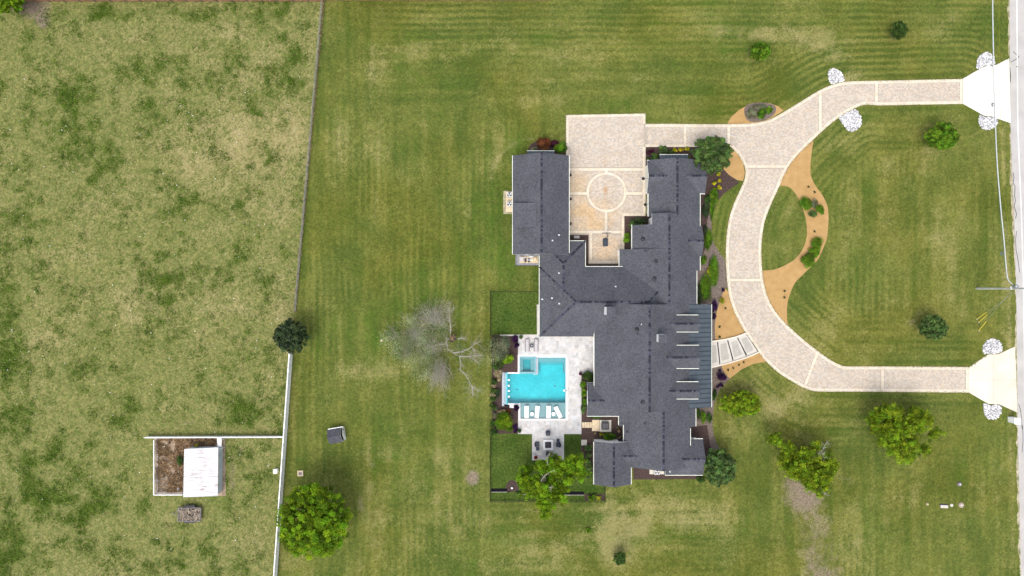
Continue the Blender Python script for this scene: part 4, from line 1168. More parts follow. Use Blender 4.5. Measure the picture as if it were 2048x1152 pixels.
# ---- roof vents and flues
def vent(u, v, kind):
    c, a, z = on_roof(u, v); x, y = c/S, -a/S
    m = MB()
    if kind == 'dark': m.lathe((x, y, z-0.1), [(0.30, 0), (0.30, 0.22), (0.22, 0.32), (0.05, 0.36)], 12); mt = M['black']
    elif kind == 'box': m.box((x, y, z+0.05), (0.42, 0.42, 0.3)); m.box((x, y, z+0.22), (0.5, 0.5, 0.05)); mt = M['black']
    elif kind == 'pipe': m.lathe((x, y, z-0.15), [(0.22, 0), (0.1, 0.16), (0.09, 0.5), (0.03, 0.5)], 10); mt = M['dark']
    elif kind == 'ring': m.lathe((x, y, z-0.15), [(0.32, 0), (0.26, 0.2), (0.24, 0.45), (0.1, 0.45)], 12); mt = M['black']
    else: m.box((x, y, z+0.03), (0.26, 0.24, 0.16)); m.lathe((x, y, z), [(0.09, 0), (0.08, 0.35)], 8); mt = M['galv']
    m.build('roof_vent', mt, house)
for u_, v_, k_ in [(1286,478,'dark'),(1291,502,'pipe'),(1311.6,523,'box'),(1299,533,'pipe'),(1309,557,'dark'),(1231,573,'white'),(1281,648.5,'pipe'),(1274,659,'dark'),(1275,668,'pipe'),(1286,804.5,'ring'),(1105,481,'white'),(1118,470,'white'),
                   (1118,546,'white'),(1104,596,'white'),(1118.5,607,'white'),(1084.5,598.5,'white'),(1290,846.5,'pipe'),(1254,864.5,'pipe'),(1340,943,'white'),(1282,648.5,'white')]:
    vent(u_, v_, k_)

# ---- windows and doors in the walls: centre in plan pixels, facing direction
def opening(kind, c, v, face, wd, h, zc):
    """face: 'n','s','e','w'; flat piece set on the wall"""
    dx, dy = {'n': (0, 1), 's': (0, -1), 'e': (1, 0), 'w': (-1, 0)}[face]
    x, y = c/S, -v/S
    def bx(w_, h_, th, off):
        sz = (w_, th, h_) if dx == 0 else (th, w_, h_)
        return (x+dx*off, y+dy*off, zc), sz
    f = MB().box(*bx(wd, h, 0.08, 0.02)).build(kind, M['white'], house)
    if kind == 'window':
        p, sz = bx(wd-0.16, h-0.16, 0.05, 0.055); MB().box(p, sz).build('pane', M['glass'], f)
        m = MB(); p, sz = bx(0.05, h-0.16, 0.04, 0.075); m.box(p, sz); p, sz = bx(wd-0.16, 0.05, 0.04, 0.0755); m.box(p, sz); m.build('glazing_bar', M['white'], f)
        p, sz = bx(wd+0.1, 0.06, 0.16, 0.06); MB().box((p[0], p[1], zc-h/2-0.03), sz).build('sill', M['white'], f)
    elif kind == 'garage_door':
        for k in range(4):
            p, sz = bx(wd-0.2, h/4-0.04, 0.05, 0.05); MB().box((p[0], p[1], zc-h/2+h*(k+0.5)/4), sz).build('door_panel', M['trim'], f)
    else:
        p, sz = bx(wd-0.14, h-0.14, 0.05, 0.05); MB().box(p, sz).build('door_leaf', M['dark'], f)
        p, sz = bx(0.05, 0.2, 0.06, 0.1); MB().box((p[0]+(0 if dx else wd*0.3), p[1]+(wd*0.3 if dx else 0), zc-0.1), sz).build('handle', M['galv'], f)
o5 = OV*S
AE = pA[2][0]-o5; AW = pA[0][0]+o5
for v_ in (-228, -180, -132): opening('garage_door', AE, v_, 'e', 2.7, 2.3, 1.2)
for v_ in (-205, -120): opening('window', AW, v_, 'w', 1.2, 1.3, 1.8)
GW = pG2[0][0]; opening('garage_door', h0+o5, pl(354-576, 3), 'w', 4.2, 2.3, 1.2)
opening('garage_door', pG[0][0]+o5, pl(409-576, 3), 'w', 2.4, 2.3, 1.2)
for c_ in (318,): opening('window', c_, g0+o5, 'n', 2.4, 1.4, 1.6)
opening('window', h1-o5, pl(354-576, 3), 'e', 1.8, 1.6, 1.7)
opening('window', f1-o5, pl(482-576, 3), 'e', 2.0, 1.8, 1.7)
for v_ in (-45, -5): opening('window', 358-o5, v_+8, 'e', 1.3, 1.5, 1.7) if v_ > -10 else opening('window', 365.4-o5, v_, 'e', 1.2, 1.5, 1.7)
for c_ in (75, 105, 135): opening('window', c_, pl(97,3)-o5, 's', 2.0, 2.2, 1.3)
for v_ in (10, 50): opening('window', pl(55,3)+o5, v_, 'w', 1.4, 1.5, 1.7)
for v_ in (115, 150): opening('window', 159.3+o5, v_, 'w', 2.4, 2.3, 1.35)
opening('window', k0+o5, 218, 'w', 2.2, 1.6, 1.7)
for v_ in (60, 90, 175, 205): opening('window', 341.5-o5, v_, 'e', 1.4, 1.7, 1.6)
opening('front_door', 341.5-o5, 130, 'e', 1.8, 2.4, 1.5)
opening('window', j1-o5, 330, 'e', 1.8, 1.6, 1.7)
for c_ in (315, 345): opening('window', c_, pJ[2][0]-o5, 's', 1.2, 1.3, 1.8)
opening('window', 195, pl(969-576,3.1)-o5, 's', 1.8, 1.5, 1.7)
for v_ in (322, 352): opening('window', pK[0][0]+o5, v_, 'w', 1.2, 1.4, 1.7)
opening('back_door', 215, 297.5+o5, 'n', 1.0, 2.1, 1.1)
# ---- gooseneck lamps over the garage doors
def barn_lamp(u, v, face):
    x, y = P(u, v, 2.75); s = 1 if face == 'e' else -1
    wx = (AE/S if face == 'e' else (pG2 and (h0+o5)/S))
    if face == 'w2': wx = (pG[0][0]+o5)/S
    m = MB().tube([(wx, y, 2.7), (wx+s*0.25, y, 3.0), (x-s*0.1, y, 3.02), (x, y, 2.9)], 0.025, 6)
    o = m.build('barn_lamp', M['black'], house)
    MB().lathe((x, y, 2.62), [(0.26, 0), (0.25, 0.04), (0.10, 0.2), (0.05, 0.28)], 14).build('lamp_shade', M['black'], o)
for v_ in (349.5, 397.5, 447): barn_lamp(1140.6, v_, 'e')
barn_lamp(1287, 357, 'w'); barn_lamp(1291, 409, 'w2')
# ---------------------------------------------------------------- patio and pool
rs = np.random.RandomState(8)
PATIO = [(1036,672),(1194,672),(1194,746),(1163,746),(1163,868),(1128,868),(1128,920.5),(1064,920.5),(1064,868),(1043,868),(1036,852)]
POOLS = [(1037,711,1133.5,840),(1002,742,1040,812)]
def slabs():
    poly = PL(PATIO); mod = 0.21
    A = np.array(poly); x0, y0 = A.min(0); x1, y1 = A.max(0)
    nx, ny = int((x1-x0)/mod)+1, int((y1-y0)/mod)+1
    occ = np.zeros((ny, nx), bool)
    X = x0 + (np.arange(nx)+0.5)*mod; Y = y0 + (np.arange(ny)+0.5)*mod
    XX, YY = np.meshgrid(X, Y)
    ok = inside(XX.ravel(), YY.ravel(), poly).reshape(ny, nx)
    u, v = 1024+XX*S, 576-YY*S
    for a, b, c, e in POOLS: ok &= ~((u > a) & (u < c) & (v > b) & (v < e))
    occ = ~ok
    out = []
    for j in range(ny):
        for i in range(nx):
            if occ[j, i]: continue
            for w_, h_ in random.sample([(3,2),(2,3),(2,2),(3,3),(4,2)], 5) + [(2,1),(1,2),(1,1)]:
                if j+h_ <= ny and i+w_ <= nx and not occ[j:j+h_, i:i+w_].any():
                    occ[j:j+h_, i:i+w_] = True; out.append((x0+(i+w_/2)*mod, y0+(j+h_/2)*mod, w_*mod, h_*mod)); break
    q = np.array(out); n = len(q)
    b = rs.choice([1.08, 1.05, 1.03, 1.0, 0.95, 0.86], n) * (0.95+0.08*rs.rand(n)); wm = rs.normal(size=n)*0.02
    cols = np.stack([b*(1+wm), b, b*(1-wm)], 1)
    return np_boxes('travertine_slab', q[:,0], q[:,1], q[:,2]-0.008, q[:,3]-0.008, 0.0, 0.0, 0.05+0.003*rs.rand(n), M['trav'], cols)
pat = empty('patio', P(1100, 860)); tag(pat, 'pale travertine patio round the pool', kind='structure')
o = bpy.data.objects.new('travertine_slab', slabs()); link(o, pat)
og = origin_of(pat); o.location = (-og.x, -og.y, 0); tag(o, kind='stuff')
def rect(a, b, c, e): return PL([(a,b),(c,b),(c,e),(a,e)])
m = MB()
for r_ in [(1036,672,1194,711),(1133.5,711,1194,746),(1133.5,746,1163,868),(1036,840,1133.5,868),(1064,868,1128,920.5)]:
    m.prism(rect(*r_), -0.1, 0.047)
m.build('mortar_bed', M['trav_joint'], pat)

pool = empty('swimming_pool', P(1075, 775), 'turquoise L-shaped swimming pool with raised spa and shallow tanning ledge', 'swimming pool')
def pbox(u0, v0, u1, v1, z0, z1, m, name, parent=pool):
    return MB().prism(rect(u0, v0, u1, v1), z0, z1).build(name, m, parent)
# shell: floor and walls
sh_ = MB()
sh_.prism(rect(1012,711,1133,840), -2.0, -1.55)
for r_ in [(1131,713,1133.4,839),(1013.2,745,1015,808),(1015,745.5,1040,747.5),(1015,806.4,1041,808)]:
    sh_.prism(rect(*r_), -1.8, -0.01)
sh_.build('basin', M['plaster'], pool)
pbox(1041, 806.2, 1131, 837, -1.8, -0.24, M['ledge'], 'tanning_ledge')
# broad steps in the north arm
pbox(1072.5,715,1131,722.5,-1.8,-0.30,M['step'],'pool_step'); pbox(1078.5,722.6,1128,727.2,-1.8,-0.55,M['step2'],'pool_step'); pbox(1080,727.3,1127.5,731.5,-1.8,-0.85,M['step3'],'pool_step')
pbox(1072.6,722.6,1078.4,747.5,-1.8,-0.42,M['step2'],'pool_bench'); pbox(1127.6,722.6,1131,746,-1.8,-0.5,M['step'],'pool_bench')
# spa: raised walls, bench and well
spa = MB()
for r_ in [(1039,713,1072,715.5),(1039,715.5,1041,747.5),(1069,715.5,1072,747.5),(1041,743.5,1069,747.5)]: spa.prism(rect(*r_), -1.8, 0.10)
sp_ = spa.build('spa_wall', M['step'], pool)
b_ = MB()
for r_ in [(1041,715.5,1069,719.5),(1041,719.5,1046,743.5),(1061.5,719.5,1069,743.5),(1046,742.5,1061.5,743.5)]: b_.prism(rect(*r_), -1.8, -0.35)
b_.build('spa_bench', M['step'], sp_)
pbox(1046,719.5,1061.5,742.5,-1.8,-0.9,M['spawell'],'spa_floor', sp_)
pbox(1041,715.5,1069,743.5,0.03,0.035,M['water'],'spa_water', sp_)
pbox(1066.5,747.5,1075.5,749.2,-1.8,-0.02,M['spill'],'spa_spillway', sp_)
pbox(1072.1,716,1076,747.4,-1.8,-0.06,M['spill'],'spa_spillway', sp_)
wp = PL([(1015,747.5),(1072.1,747.5),(1072.1,715),(1131,715),(1131,837),(1041,837),(1041,806.4),(1015,806.4)])
MB().prism(wp, -0.075, -0.07).build('water_surface', M['water'], pool)
# coping
for r_ in [(1072.2,709.5,1133.6,714.9),(1131.2,715,1136,840.5),(1036.5,837.2,1131.1,840.5),(1036.5,809.4,1040.8,837.1),(1035.5,709.5,1038.9,744.4),(1015.5,744.5,1040,747.4),(1015.5,806.5,1040.9,809.3),(1039,709.5,1072.1,712.9)]:
    pbox(*r_, -0.2, 0.06, M['coping'], 'coping')
# vanishing edge wall on the west
pbox(1004,744.5,1008.5,812,-0.5,0.03,M['spill'],'spillway_wall'); pbox(1008.6,745.5,1015.2,809,-0.5,-0.045,M['spill'],'spillway_shelf')
pbox(1008.6,745.5,1015.2,809,-0.03,-0.025,M['water'],'spillway_water')
pbox(1019,809.5,1028,816,-0.1,0.05,M['coping'],'stepping_slab')
for v_ in (760, 771.5, 782, 793.3):
    x, y = P(1017.6, v_)
    MB().lathe((x, y, -0.068), [(0.17, 0), (0.13, 0.05), (0.05, 0.10), (0.02, 0.12)], 10).build('bubbler', M['white'], pool)
for u_, v_ in [(1111,775),(1034,782)]:
    MB().lathe((*P(u_, v_), -1.549), [(0.12, 0), (0.1, 0.02)], 10).build('floor_drain', M['dark'], pool)
sk = MB().lathe((*P(1128.6, 781), -0.06), [(0.16, 0), (0.16, 0.06), (0.1, 0.1)], 12).build('skimmer', M['white'], pool)
MB().tube([(*P(1131,781), 0.08), (*P(1134,781), 0.12)], 0.06, 6).tube([(*P(1134,779), 0.12), (*P(1138,778), 0.08)], 0.02, 5).tube([(*P(1134,783), 0.12), (*P(1138,784), 0.08)], 0.02, 5).build('cleaner_arm', M['dark'], pool)

# ---- pool furniture
def ledge_lounger(u, v, rz, label):
    x, y = P(u, v)
    t = empty('pool_lounger', (x, y, -0.20), label, 'lounger', 'white loungers standing on the tanning ledge', R(rz))
    m = MB(); prof = [(-1.0, 0.20), (-0.35, 0.22), (0.25, 0.30), (1.0, 0.62)]
    for sgn in (0,):
        pts = []
        for yy, zz in prof: pts += [(-0.32, yy, zz), (0.32, yy, zz), (-0.32, yy, zz-0.09), (0.32, yy, zz-0.09)]
        fs = []
        for i in range(3):
            b = i*4; fs += [(b, b+1, b+5, b+4), (b+2, b+6, b+7, b+3), (b, b+4, b+6, b+2), (b+1, b+3, b+7, b+5)]
        fs += [(0,2,3,1), (12,13,15,14)]
        m.add(pts, fs)
    m.build('seat', M['vinyl'], t, local=True)
    MB().box((0, -0.5, 0.06), (0.5, 0.3, 0.12)).build('foot', M['vinyl'], t, local=True)
    MB().box((0, 0.55, 0.12), (0.5, 0.3, 0.24)).build('foot', M['vinyl'], t, local=True)
ledge_lounger(1053, 823.5, 0, 'white pool lounger at the west end of the ledge')
ledge_lounger(1074.2, 823.5, -4, 'white pool lounger, second from the west on the ledge')
ledge_lounger(1097, 823.5, 0, 'white pool lounger, third from the west on the ledge')
ledge_lounger(1116, 824, 26, 'white pool lounger turned askew at the east end of the ledge')
def ledge_table(u, v, label):
    x, y = P(u, v, 0.2)
    t = empty('side_table', (x, y, -0.20), label, 'side table', 'round white tables on the tanning ledge')
    MB().lathe((0, 0, 0.36), [(0.30, 0), (0.31, 0.03), (0.30, 0.06)], 20).build('table_top', M['vinyl'], t, local=True)
    MB().lathe((0, 0, 0), [(0.2, 0), (0.12, 0.1), (0.1, 0.36)], 14).build('pedestal', M['vinyl'], t, local=True)
ledge_table(1064, 828, 'round white table between the two western pool loungers')
ledge_table(1107, 828, 'round white table between the two eastern pool loungers')
def sling_lounger(u, v, label):
    x, y = P(u, v)
    t = empty('sun_lounger', (x, y, 0.052), label, 'sun lounger', 'grey sling sun loungers north of the pool')
    MB().add([(-0.26,-0.98,0.30),(0.26,-0.98,0.30),(0.26,0.35,0.30),(-0.26,0.35,0.30),(0.26,0.95,0.62),(-0.26,0.95,0.62)], [(0,1,2,3),(3,2,4,5)]).build('sling', M['cushion'], t, local=True)
    m = MB()
    for s_ in (-0.3, 0.3): m.tube([(s_,-1.0,0.31),(s_,0.36,0.31),(s_,0.98,0.64)], 0.05, 6)
    m.tube([(-0.3,0.98,0.64),(0.3,0.98,0.64)], 0.03, 6).tube([(-0.3,0.66,0.47),(0.3,0.66,0.47)], 0.03, 6)
    m.build('frame', M['frame'], t, local=True)
    for sx in (-0.3, 0.3):
        for yy in (-0.8, 0.4): MB().tube([(sx, yy, 0.0), (sx, yy, 0.30)], 0.028, 6).build('leg', M['frame'], t, local=True)
sling_lounger(1054.2, 690.5, 'grey sling sun lounger nearest the purple bushes'); sling_lounger(1072, 690.5, 'grey sling sun lounger nearest the house corner')
x, y = P(1063.3, 691); t = empty('patio_table', (x, y, 0.052), 'small dark square table between the two grey sun loungers', 'side table')
MB().box((0,0,0.42),(0.52,0.55,0.05)).build('table_top', M['dark'], t, local=True)
MB().box((0,0.02,0.45),(0.22,0.16,0.02)).build('tray', M['cushion'], t, local=True)
for sx in (-0.2,0.2):
    for sy in (-0.2,0.2): MB().box((sx,sy,0.2),(0.05,0.05,0.4)).build('leg', M['dark'], t, local=True)
# fire table with four chairs
x, y = P(1096, 888.5); t = empty('fire_table', (x, y, 0.053), 'square white fire table filled with dark lava rock', 'fire pit')
m = MB()
for a, b, c, e in [(-0.8,0.5,0.8,0.8),(-0.8,-0.8,0.8,-0.5),(-0.8,-0.5,-0.5,0.5),(0.5,-0.5,0.8,0.5)]: m.box(((a+c)/2,(b+e)/2,0.22),(c-a,e-b,0.44))
m.build('surround', M['coping'], t, local=True)
MB().box((0,0,0.17),(0.98,0.98,0.34)).build('burner_pan', M['dark'], t, local=True)
V = []; F = []; rr = np.random.RandomState(2)
for k in range(90):
    c_ = np.array([rr.uniform(-.43,.43), rr.uniform(-.43,.43), 0.36]); n_ = len(V)
    for q_ in IV: V.append(tuple(c_ + q_*0.06*(0.7+0.5*rr.rand())))
    F += [tuple(i+n_ for i in f) for f in IF]
M['lava'] = mat('lava_rock', (0.045,0.035,0.04), (0.12,0.09,0.10), 9, 0.9)
mm = MB(); mm.add(V, F); tag(mm.build('lava_rock', M['lava'], t, local=True), kind='stuff')
def armchair(u, v, rz, label):
    x, y = P(u, v, 0.3); t = empty('patio_chair', (x, y, 0.053), label, 'armchair', 'navy wicker armchairs around the fire table', R(rz))
    MB().box((0,0.02,0.26),(0.66,0.68,0.22)).build('seat', M['navy'], t, local=True)
    MB().box((0,-0.02,0.41),(0.54,0.56,0.10)).build('cushion', M['dark'], t, local=True)
    # curved back facing -y
    m = MB(); n_ = 9
    pts = []
    for k in range(n_):
        a = math.pi*(k/(n_-1)); px_, py_ = math.cos(a)*0.40, 0.12+math.sin(a)*0.34
        qx, qy = math.cos(a)*0.31, 0.12+math.sin(a)*0.25
        pts += [(px_,py_,0.1),(px_,py_,0.78 if 1 < k < n_-2 else 0.6),(qx,qy,0.78 if 1 < k < n_-2 else 0.6),(qx,qy,0.1)]
    fs = []
    for k in range(n_-1):
        b = k*4; fs += [(b,b+4,b+5,b+1),(b+1,b+5,b+6,b+2),(b+2,b+6,b+7,b+3)]
    fs += [(0,1,2,3),((n_-1)*4+3,(n_-1)*4+2,(n_-1)*4+1,(n_-1)*4)]
    m.add(pts, fs); m.build('backrest', M['navy'], t, local=True)
    for sx in (-0.28,0.28):
        for sy in (-0.26,0.3): MB().box((sx,sy,0.08),(0.05,0.05,0.16)).build('leg', M['black'], t, local=True)
armchair(1096, 867, 0, 'navy armchair on the pool side of the fire table')
armchair(1074.5, 888.5, 90, 'navy armchair on the west side of the fire table')
armchair(1116.5, 889.5, -90, 'navy armchair on the east side of the fire table, near the lawn strip')
armchair(1096.5, 907, 180, 'navy armchair half hidden under the tree boughs')
def ottoman(u, v, label):
    x, y = P(u, v, 0.2); t = empty('ottoman', (x, y, 0.053), label, 'ottoman', 'navy ottomans beside the fire table')
    MB().box((0,0,0.2),(0.46,0.46,0.2)).build('base', M['navy'], t, local=True); MB().box((0,0,0.335),(0.48,0.48,0.07)).build('cushion', M['navy'], t, local=True)
    for sx in (-0.18,0.18):
        for sy in (-0.18,0.18): MB().box((sx,sy,0.05),(0.05,0.05,0.1)).build('leg', M['black'], t, local=True)
ottoman(1075, 897.5, 'navy ottoman south of the western armchair'); ottoman(1116, 880.5, 'navy ottoman north of the eastern armchair')

# ---------------------------------------------------------------- fences
def vinyl_run(name, pts_px, h, label, n_panels, group=None, z=0):
    a, b = Vector(P(*pts_px[0])), Vector(P(*pts_px[1]))
    t = empty(name, (a.x, a.y, 0), label, 'fence', group)
    d_ = b-a; ang = math.atan2(d_.y, d_.x); L_ = d_.length/n_panels
    pm_ = MB().box((L_/2,0,h/2+0.04),(L_-0.13,0.03,h-0.2))
    rail = MB().box((L_/2,0,h-0.06),(L_-0.12,0.15,0.14)); rail2 = MB().box((L_/2,0,0.12),(L_-0.12,0.06,0.14))
    for k in range(1, 15):
        pm_.box((L_*k/15,0.02,h/2+0.04),(0.012,0.012,h-0.3)).box((L_*k/15,-0.02,h/2+0.04),(0.012,0.012,h-0.3))
    pme = pm_.mesh('fence_panel', M['vinyl']); rme = rail.mesh('top_rail', M['vinyl']); rme2 = rail2.mesh('bottom_rail', M['vinyl'])
    pom = MB().box((0,0,h/2+0.03),(0.13,0.13,h+0.06)).lathe((0,0,h+0.06),[(0.1,0),(0.1,0.03),(0.02,0.09)],4).mesh('post', M['vinyl'])
    for i in range(n_panels+1):
        p = a + d_*(i/n_panels) - a
        o = bpy.data.objects.new('post', pom); o.location = (p.x, p.y, 0); o.rotation_euler = (0,0,ang); link(o, t)
        if i < n_panels:
            po = bpy.data.objects.new('fence_panel', pme); po.location = (p.x, p.y, 0); po.rotation_euler = (0,0,ang); link(po, t)
            ro = bpy.data.objects.new('top_rail', rme); link(ro, po)
            ro = bpy.data.objects.new('bottom_rail', rme2); link(ro, po)
    return t
vinyl_run('vinyl_fence', [(585.5,703),(553.5,1160)], 1.75, 'long white solid vinyl fence from the dark tree down to the bottom edge', 15)
vinyl_run('vinyl_fence', [(297,872.5),(570,871.5)], 1.05, 'white vinyl fence running from the pen to the long fence', 9)
# wire boundary fence with timber posts
a, b = Vector(P(650,-40)), Vector(P(592,622)); t = empty('wire_fence', (a.x,a.y,0), 'thin wire fence with timber posts between pasture and lawn', 'fence')
d_ = b-a; n_ = 18; pm_ = MB().tube([(0,0,0),(0.01,0,1.25)], [0.07,0.06], 7).mesh('post', M['wood'])
for i in range(n_+1):
    o = bpy.data.objects.new('post', pm_); p = d_*(i/n_); o.location = (p.x,p.y,0); link(o, t)
for k in range(5):
    z = 0.22+0.23*k; MB().tube([(a.x,a.y,z),(b.x,b.y,z)], 0.012, 4).build('wire', M['galv'], t)
ang = math.atan2(d_.y,d_.x)
m = MB()
for i in range(int(d_.length/0.3)):
    p = a + d_*(i*0.3/d_.length); m.tube([(p.x,p.y,0.2),(p.x,p.y,1.15)], 0.007, 3)
tag(m.build('wire_mesh', M['galv'], t), kind='stuff')
# timber fence on the north boundary
def timber_fence(u0, u1, v, label):
    a, b = Vector(P(u0,v)), Vector(P(u1,v)); L_ = (b-a).length; n_ = int(L_/2.4); step = L_/n_
    t = empty('timber_fence', (a.x,a.y,0), label, 'fence', 'red brown timber fence along the north boundary')
    pm_ = MB(); k = 0; x = 0.03
    while x < step-0.12:
        c_ = 0.75+0.5*random.random(); pm_.box((x+0.065,0.03,0.92),(0.135,0.018,1.75),col=(c_,c_,c_)); x += 0.142
    pme = pm_.mesh('board_panel', M['fencewood'])
    rme = MB().box((step/2,-0.0,0.45),(step-0.1,0.05,0.09)).mesh('bottom_rail', M['fencewood']); rme2 = MB().box((step/2,0,1.45),(step-0.1,0.05,0.09)).mesh('top_rail', M['fencewood'])
    pom = MB().box((0,-0.04,0.93),(0.1,0.1,1.86)).mesh('post', M['bark'])
    for i in range(n_):
        o = bpy.data.objects.new('board_panel', pme); o.location = (i*step,0,0); link(o, t); tag(o, kind='stuff')
        r_ = bpy.data.objects.new('bottom_rail', rme); link(r_, o)
        r_ = bpy.data.objects.new('top_rail', rme2); link(r_, o)
        o = bpy.data.objects.new('post', pom); o.location = (i*step,0,0); link(o, t)
timber_fence(-20, 648, 3.6, 'red brown timber fence behind the pasture'); timber_fence(652, 1100, 1.6, 'red brown timber fence behind the lawn')
# black steel yard fence
def steel_fence(pts, label, h=1.2):
    a = P(*pts[0]); t = empty('steel_fence', (a[0],a[1],0), label, 'fence', 'slim black steel fence round the back yard')
    for (p0, p1) in zip(pts[:-1], pts[1:]):
        q0, q1 = Vector(P(*p0)), Vector(P(*p1)); L_ = (q1-q0).length; n_ = max(1,int(L_/2.2))
        for z in (0.15, h-0.1): MB().tube([(q0.x,q0.y,z),(q1.x,q1.y,z)], 0.02, 4).build('rail', M['black'], t)
        for i in range(n_+1):
            p = q0+(q1-q0)*(i/n_); MB().box((p.x,p.y,h/2),(0.06,0.06,h)).build('post', M['black'], t)
        m = MB(); k = int(L_/0.13)
        for i in range(k):
            p = q0+(q1-q0)*(i/k); m.box((p.x,p.y,h/2),(0.016,0.016,h-0.1))
        tag(m.build('baluster', M['black'], t), kind='stuff')
steel_fence([(1078,583),(981,583),(981,669)], 'black steel fence around the upper turf square')
steel_fence([(981,872),(981,1000),(1209,1000),(1209,968)], 'black steel fence along the south side of the back yard')
# low black retaining edge with planting trench
t = empty('retaining_edge', P(1070,982), 'dark retaining edge stepping across the back lawn', 'retaining wall')
for r_ in [(982,977,1014,983.5),(1031,981.5,1060,988),(1060,984,1129,989.5),(1129,983,1168,989.5)]:
    MB().prism(rect(*r_), -0.1, 0.06).build('trench', M['soil'] if 'soil' in M else M['black'], t)
    MB().prism(rect(r_[0],r_[3],r_[2],r_[3]+0.6), -0.1, 0.10).build('edging', M['conc'], t)
bed([(1169,988),(1209,988),(1209,1001),(1169,1001)], M['mulch'], 0.012, 'mulch patch in the south-east yard corner', 'mulch_bed')
hb = [(1024.5+14*math.cos(k/12*math.pi), 981-21*math.sin(k/12*math.pi)) for k in range(13)]
bed(hb+[(1010.5,984),(1038,984)][::-1], M['mulch'], 0.013, 'half round mulch bed in the back lawn', 'mulch_bed')
m = MB(); V=[tuple(np.array([*P(1024,975.5),0.15])+q_*np.array([.22,.2,.18])) for q_ in IV]; m.add(V,[tuple(f) for f in IF])
o = m.build('garden_boulder', M['rock']); tag(o, 'pale boulder in the half round mulch bed', 'boulder')
# ---------------------------------------------------------------- basketball hoop
t = empty('basketball_hoop', (*P(1211,484.5),0.03), 'portable basketball hoop with black base in the court', 'basketball hoop')
bx_, by_ = P(1210.5,484.5)
m = MB(); m.prism([(bx_-0.40,by_-0.62),(bx_-0.34,by_-0.66),(bx_+0.34,by_-0.66),(bx_+0.40,by_-0.62),(bx_+0.42,by_+0.52),(bx_+0.32,by_+0.62),(bx_-0.32,by_+0.62),(bx_-0.42,by_+0.52)],0.03,0.28)
m.box((bx_,by_,0.30),(0.6,0.9,0.05)); m.build('base', M['dark'], t)
hx, hy = P(1213,466,3.0)
MB().tube([(bx_,by_+0.5,0.2),(bx_+0.02,by_+0.6,1.6),(bx_+0.05,by_+0.75,3.0)],0.05,8).build('pole', M['black'], t)
MB().tube([(bx_+0.04,by_+0.7,2.4),(hx,hy-0.02,2.8)],0.03,6).tube([(bx_+0.05,by_+0.75,2.95),(hx,hy-0.02,3.25)],0.03,6).build('arm', M['black'], t)
bb = MB().box((hx,hy,3.05),(1.35,0.04,0.82)).build('backboard', M['glass'], t)
MB().box((hx,hy,3.48),(1.38,0.06,0.05)).box((hx,hy,2.62),(1.38,0.06,0.05)).build('backboard_frame', M['black'], bb)
rim = [(hx+0.23*math.cos(k/14*6.2832),hy+0.30+0.23*math.sin(k/14*6.2832),2.9) for k in range(15)]
MB().tube(rim,0.012,5,cap=False).build('rim', M['red'], t)
nt = MB()
for k in range(12):
    a_=k/12*6.2832; nt.tube([(hx+0.23*math.cos(a_),hy+0.30+0.23*math.sin(a_),2.9),(hx+0.16*math.cos(a_+.3),hy+0.30+0.16*math.sin(a_+.3),2.65),(hx+0.13*math.cos(a_),hy+0.30+0.13*math.sin(a_),2.45)],0.014,4)
nt.build('net', M['white'], t)

# ---------------------------------------------------------------- air conditioners and service areas
def condenser(u, v, label):
    x, y = P(u, v, 0.8); t = empty('air_conditioner', (x, y, 0.1), label, 'air conditioner', 'round-top air conditioner units')
    MB().box((0,0,0.4),(0.84,0.84,0.8)).build('cabinet', M['acgrille'], t, local=True)
    MB().lathe((0,0,0.8),[(0.40,0),(0.40,0.05),(0.36,0.06)],20).build('fan_ring', M['acgrille'], t, local=True)
    m = MB()
    MB().lathe((0,0,0.861),[(0.35,0),(0.35,0.004)],20).build('fan_well', M['black'], t, local=True)
    for k in range(3):
        a_ = k*2.0944+0.5
        m.add([(0.05*math.cos(a_-.3),0.05*math.sin(a_-.3),0.875),(0.33*math.cos(a_-.42),0.33*math.sin(a_-.42),0.872),(0.33*math.cos(a_+.42),0.33*math.sin(a_+.42),0.884),(0.05*math.cos(a_+.3),0.05*math.sin(a_+.3),0.88)],[(0,1,2,3)])
    m.build('fan_blade', M['white'], t, local=True)
    g_ = MB()
    for rr_ in (0.12,0.2,0.28,0.355): g_.tube([(rr_*math.cos(k/16*6.2832),rr_*math.sin(k/16*6.2832),0.90) for k in range(17)],0.006,4,cap=False)
    g_.build('guard', M['galv'], t, local=True)
o = MB().prism(rect(1006.5,382,1027,428),-0.1,0.03).build('gravel_bed', M['shoulder']); tag(o,'gravel bed beside the west garage wall',kind='structure')
o = MB().prism(rect(1012,384,1027,424),-0.1,0.10).build('equipment_pad', M['tan']); tag(o,'pale pad under the two west wall air conditioners',kind='structure')
condenser(1018.7,389.5,'northern air conditioner of the pair by the west garage wall'); condenser(1018.7,408,'southern air conditioner of the pair by the west garage wall')
o = MB().prism(rect(1299,938,1328,948),-0.1,0.10).build('equipment_pad', M['conc']); tag(o,'pale pad under the south wall air conditioner',kind='structure')
condenser(1314,944,'single air conditioner on a pad behind the south wall')
